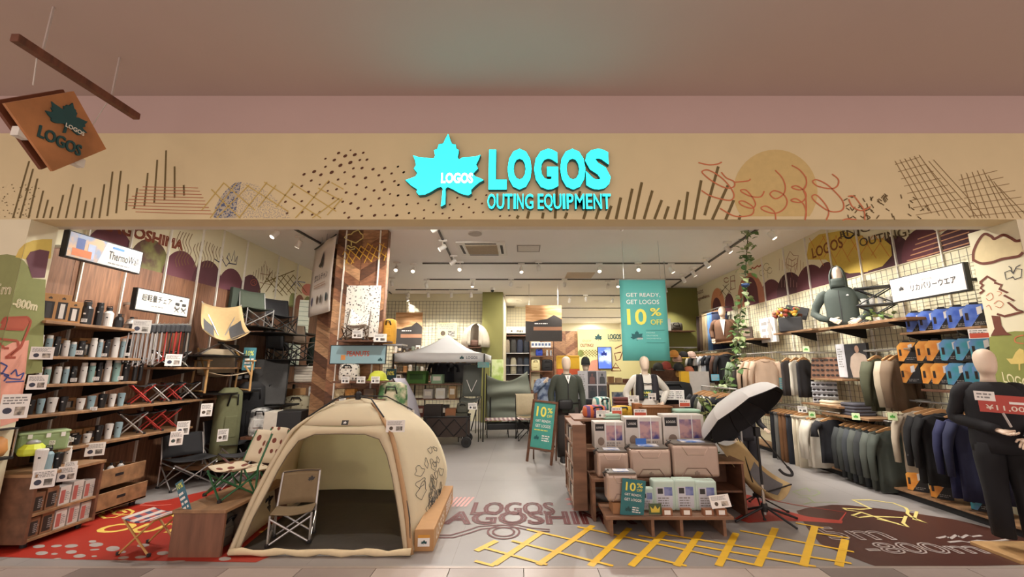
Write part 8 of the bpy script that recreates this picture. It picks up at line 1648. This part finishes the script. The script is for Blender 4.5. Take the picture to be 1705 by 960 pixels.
# -- sunglasses displays
def sunglasses(par,x,z,y_=-.03):
 m_=MB()
 for s in(-1,1):m_.lathe([(0,-.004),(.026,-.004),(.026,.004),(0,.004)],(0,0,0),10);n=len(m_.v);k=len(m_.v)//(1 if s<0 else 2);
 m_=MB();fr_=frame((x,y_,z),(1,0,0),(0,0,1))
 for s in(-1,1):m_.prism([(s*.03+.024*math.cos(t_),.018*math.sin(t_))for t_ in[2*PI*i/10 for i in range(10)]],fr_,0,.004)
 m_.prism([(-.008,.004),(.008,.004),(.008,.010),(-.008,.010)],fr_,0,.004);m_.build('sunglasses',M('#221c1a',.15),par,kind=None)
zs_=atx(1375,630,4.75).z;y0,y1=atx(1404,628,4.72).y,atx(1352,632,4.72).y;shelf_board('small wooden shelf of sunglasses displays on the right wall',4.70,XR-.04,y0,y1,zs_,.025,WDX)
for i,px in enumerate((1365,1389)):
 q=atx(px,628,4.88);t=thing('sunglasses_display','brown leaning board of sunglasses, %s of the pair'%('left','right')[i],'sunglasses display',(4.90,q.y,zs_),-.8);MB().prism([(-.14,0),(.14,0),(.11,.34),(-.11,.34)],frame((0,0,0),(1,0,0),(0,.2,.98)),-.01,.0).build('board',M('#7a5238',.6),t)
 for r in range(4):
  for s in(-.06,.06):sunglasses(t,s,.05+.08*r,-.004+.2*(.05+.08*r)-.012)
zg=atx(1375,673,4.70).z;y0,y1=atx(1400,671,4.66).y,atx(1338,668,4.66).y;shelf_board('wooden shelf carrying the clear sunglasses rack',4.62,XR-.04,y0,y1,zg,.03,WDX);q=atx(1373,670,4.8);t=thing('sunglasses_rack','clear rack of dark sunglasses above the folded sweaters','sunglasses display',(4.82,q.y,zg),-.8)
MB().box((0,.03,.17),(.34,.01,.34)).build('back_plate',M('#c8c8cc',.2),t)
for r in range(4):
 MB().box((0,0,.03+.08*r),(.34,.06,.006)).build('ledge',M('#d8d8dc',.2),t)
 for s in(-.10,.03,.13):sunglasses(t,s,.055+.08*r)
# -- folded sweaters
for k,(px0,px1,py,nm)in enumerate(((1377,1446,691,'upper'),(1378,1412,741,'lower'))):
 z=atx((px0+px1)/2,py,4.72).z;y0,y1=atx(px1,py,4.70).y,atx(px0,py,4.70).y;shelf_board('%s wooden shelf of folded sweaters on the right wall'%nm,4.66,XR-.04,y0-.05,y1+.05,z,.03,WDX,((y0+y1)/2,))
 for j,(px,cl,cn_,n)in enumerate(((1393,'#d2c2a4','cream',4),(1430,'#45434a','grey',4))if k==0 else((1395,'#c8bcaa','beige',2),)):
  for i in range(n):folded('%s folded sweater, %s from below on the %s sweater shelf'%(cn_,ORD[i],nm),(4.88,atx(px,py,4.88).y,z+.045*i),PI/2,cl,.30,.34,.044,'folded sweaters')
zq=atx(1272,688,4.75).z;shelf_board('wooden wall shelf of folded shirts behind the umbrella',4.70,XR-.04,atx(1292,688,4.75).y,atx(1262,688,4.75).y,zq,.03,WDX)
for i in range(4):folded('%s folded shirt behind the umbrella, %s from below'%('white' if i>1 else 'grey',ORD[i]),(4.90,atx(1276,688,4.88).y,zq+.04*i),0,'#d4d0cc' if i>1 else '#4a4c54',.3,.3,.038,'folded shirts behind the umbrella','folded_shirt','shirt')
mannequin('small black clothed child mannequin behind the umbrella',(3.25,6.35,0),-.2,BLK2,BLK2,.68,arms=[[(-.20,0,1.43),(-.27,.03,1.16),(-.26,-.05,.92)],[(.20,0,1.43),(.29,.0,1.18),(.33,-.18,1.10)]])
for i,(px,py)in enumerate(((1342,581),(1425,693),(1486,693),(1352,690))):
 q=atx(px,py,4.55);o=card('round green leaf tag on the right wall clothes, %s'%('topmost','at the sweaters','at the olive sweatshirts','at the striped shirts')[i],q,(.7,-.7,0),(0,0,1),.09,.09,0,name='round_tag',cat='tag',col='#cfe0b0',n=0,pic=False);leaf(MB(),frame(q,(.707,-.707,0),(0,0,1)),0,0,.06,.055,.002).build('logo',M('#4fa03c',.6),o)
card('white card clipped to the cream trousers on the lower rail',atx(1336,681,4.5),(.7,-.7,0),(0,0,1),.13,.10,130);card('teal price board beside the vests',atx(1303,638,4.7),(.7,-.7,0),(0,0,1),.10,.20,131,name='price_board',cat='board',col='#4a8a8c',n=4,pic=False);card('pale blue price board on the free-standing rail',aty(1191,628,6.9),(1,0,0),(0,0,1),.13,.10,132,name='price_board',cat='board',col='#5a9ab0',n=3,pic=False)
# -- black mannequin with price sign at the front
BKT=M('#17161a',.85,noise=.08,bump=.1)
S_=.97;bm=mannequin('mannequin dressed all in black holding a red price sign at the right front',(4.36,3.98,.03),-.62,BKT,M('#131216',.85),S_,collar=False,shoes=False,arms=[[(-.20,0,1.43),(-.27,.06,1.14),(-.05,-.20,1.06)],[(.20,0,1.43),(.29,.06,1.14),(.13,-.22,1.00)]])
tag(MB().bb(4.12,4.69,3.80,4.2,0,.03).build('floor_plate',M('#b08a5c',.5,kind='wood',scale=4),bevel=.004),'pale wooden floor plate under the black mannequin','base')
MW=wm(bm);hp_=MW@Vector((.02,-.27,1.10));o=thing('price_sign','red and white price sign reading 11,000 yen held by the black mannequin','sign',hp_);rz_=Vector((.82,-.42,-.06)).normalized();c_=hp_+Vector((-.07,-.06,.16));f=frame(c_,rz_,(0,0,1))
MB().prism([(-.17,-.075),(.17,-.075),(.17,.075),(-.17,.075)],f,-.005,0).build('board',M('#b5483c',.6),o,world=True);MB().prism([(-.19,.02),(-.06,.02),(-.06,.10),(-.19,.10)],f,0,.003).build('white_panel',WHT,o,world=True);textlines(MB(),f,-.175,-.075,.035,.09,2,.004,3).build('print',GREYINK,o,world=True);letters(MB(),'¥11,000',f,.01,-.035,.28,.05,.002,.01).build('lettering',M('#e8d8c8',.6),o,world=True);m_=MB();rect(m_,f,.02,.16,.005,.025,.002);m_.build('white_strip',WHT,o,world=True);MB().tube([hp_-Vector((0,0,.03)),f(-.03,-.07,-.004)],.009,8).build('stick',M('#c8c4c0',.3),o,world=True)
bg=MW@Vector((.20,-.33,.70));o=thing('paper_bag','dark green shop bag with a bright leaf held by the black mannequin','bag',bg-Vector((0,0,.0)));f=frame(bg,Vector((.82,-.55,0)).normalized(),(0,0,1));MB().prism([(-.13,-.13),(.13,-.13),(.13,.13),(-.13,.13)],f,-.06,0).build('bag_body',M('#2a4034',.6),o,world=True);leaf(MB(),f,.02,-.01,.18,.17,.002).build('logo',M('#6fc048',.6),o,world=True);MB().tube([f(-.05,.13,-.03),f(-.03,.24,-.03),f(.03,.24,-.03),f(.05,.13,-.03)],.005,6).build('handle',BLK,o,world=True)
# == hanging vine
vn=thing('hanging_vine','long artificial ivy vine hanging from the ceiling beside the right wall','plant',(3.9,6.9,ZC));VP=smooth_pts([aty(px,py,Y)for px,py,Y in((1246,386,6.9),(1243,425,6.9),(1240,470,6.88),(1233,520,6.85),(1228,560,6.8),(1222,610,6.75),(1200,655,6.65),(1178,700,6.5))],8);VP[0].z=ZC
MB().tube(VP,.007,6).build('stem',M('#4a4a2c',.7),vn,world=True,smooth=True);rv=random.Random(31);vo=Vector((3.9,6.9,ZC));pts=[]
for i in range(200):p=VP[int(rv.random()*(len(VP)-1))];pts.append(p-vo+Vector((rv.uniform(-.10,.10),rv.uniform(-.08,.08),rv.uniform(-.06,.06))))
leaves(vn,pts,[LEAFG,LEAFP,M('#4a6a34',.6,noise=.2),M('#a8b48a',.6)],1.15,6);q=aty(1241,475,6.8);o=MB().lathe([(.02,-.03),(.07,0),(.06,.03),(0,.02)],q-vo,8).build('blue_flower',M('#2f4470',.7),vn)
rv=random.Random(33);p2=thing('leafy_branch','green leafy branch behind the right end of the display table','plant',(2.35,5.4,0));MB().tube([(0,0,0),(-.03,0,.7),(-.10,.0,1.25)],.008,6).build('stem',M('#4a4a2c',.7),p2);leaves(p2,[(rv.uniform(-.16,.04),rv.uniform(-.06,.06),rv.uniform(.5,1.25))for _ in range(40)],[LEAFG,LEAFP,M('#b8b878',.6)],1.0,7)
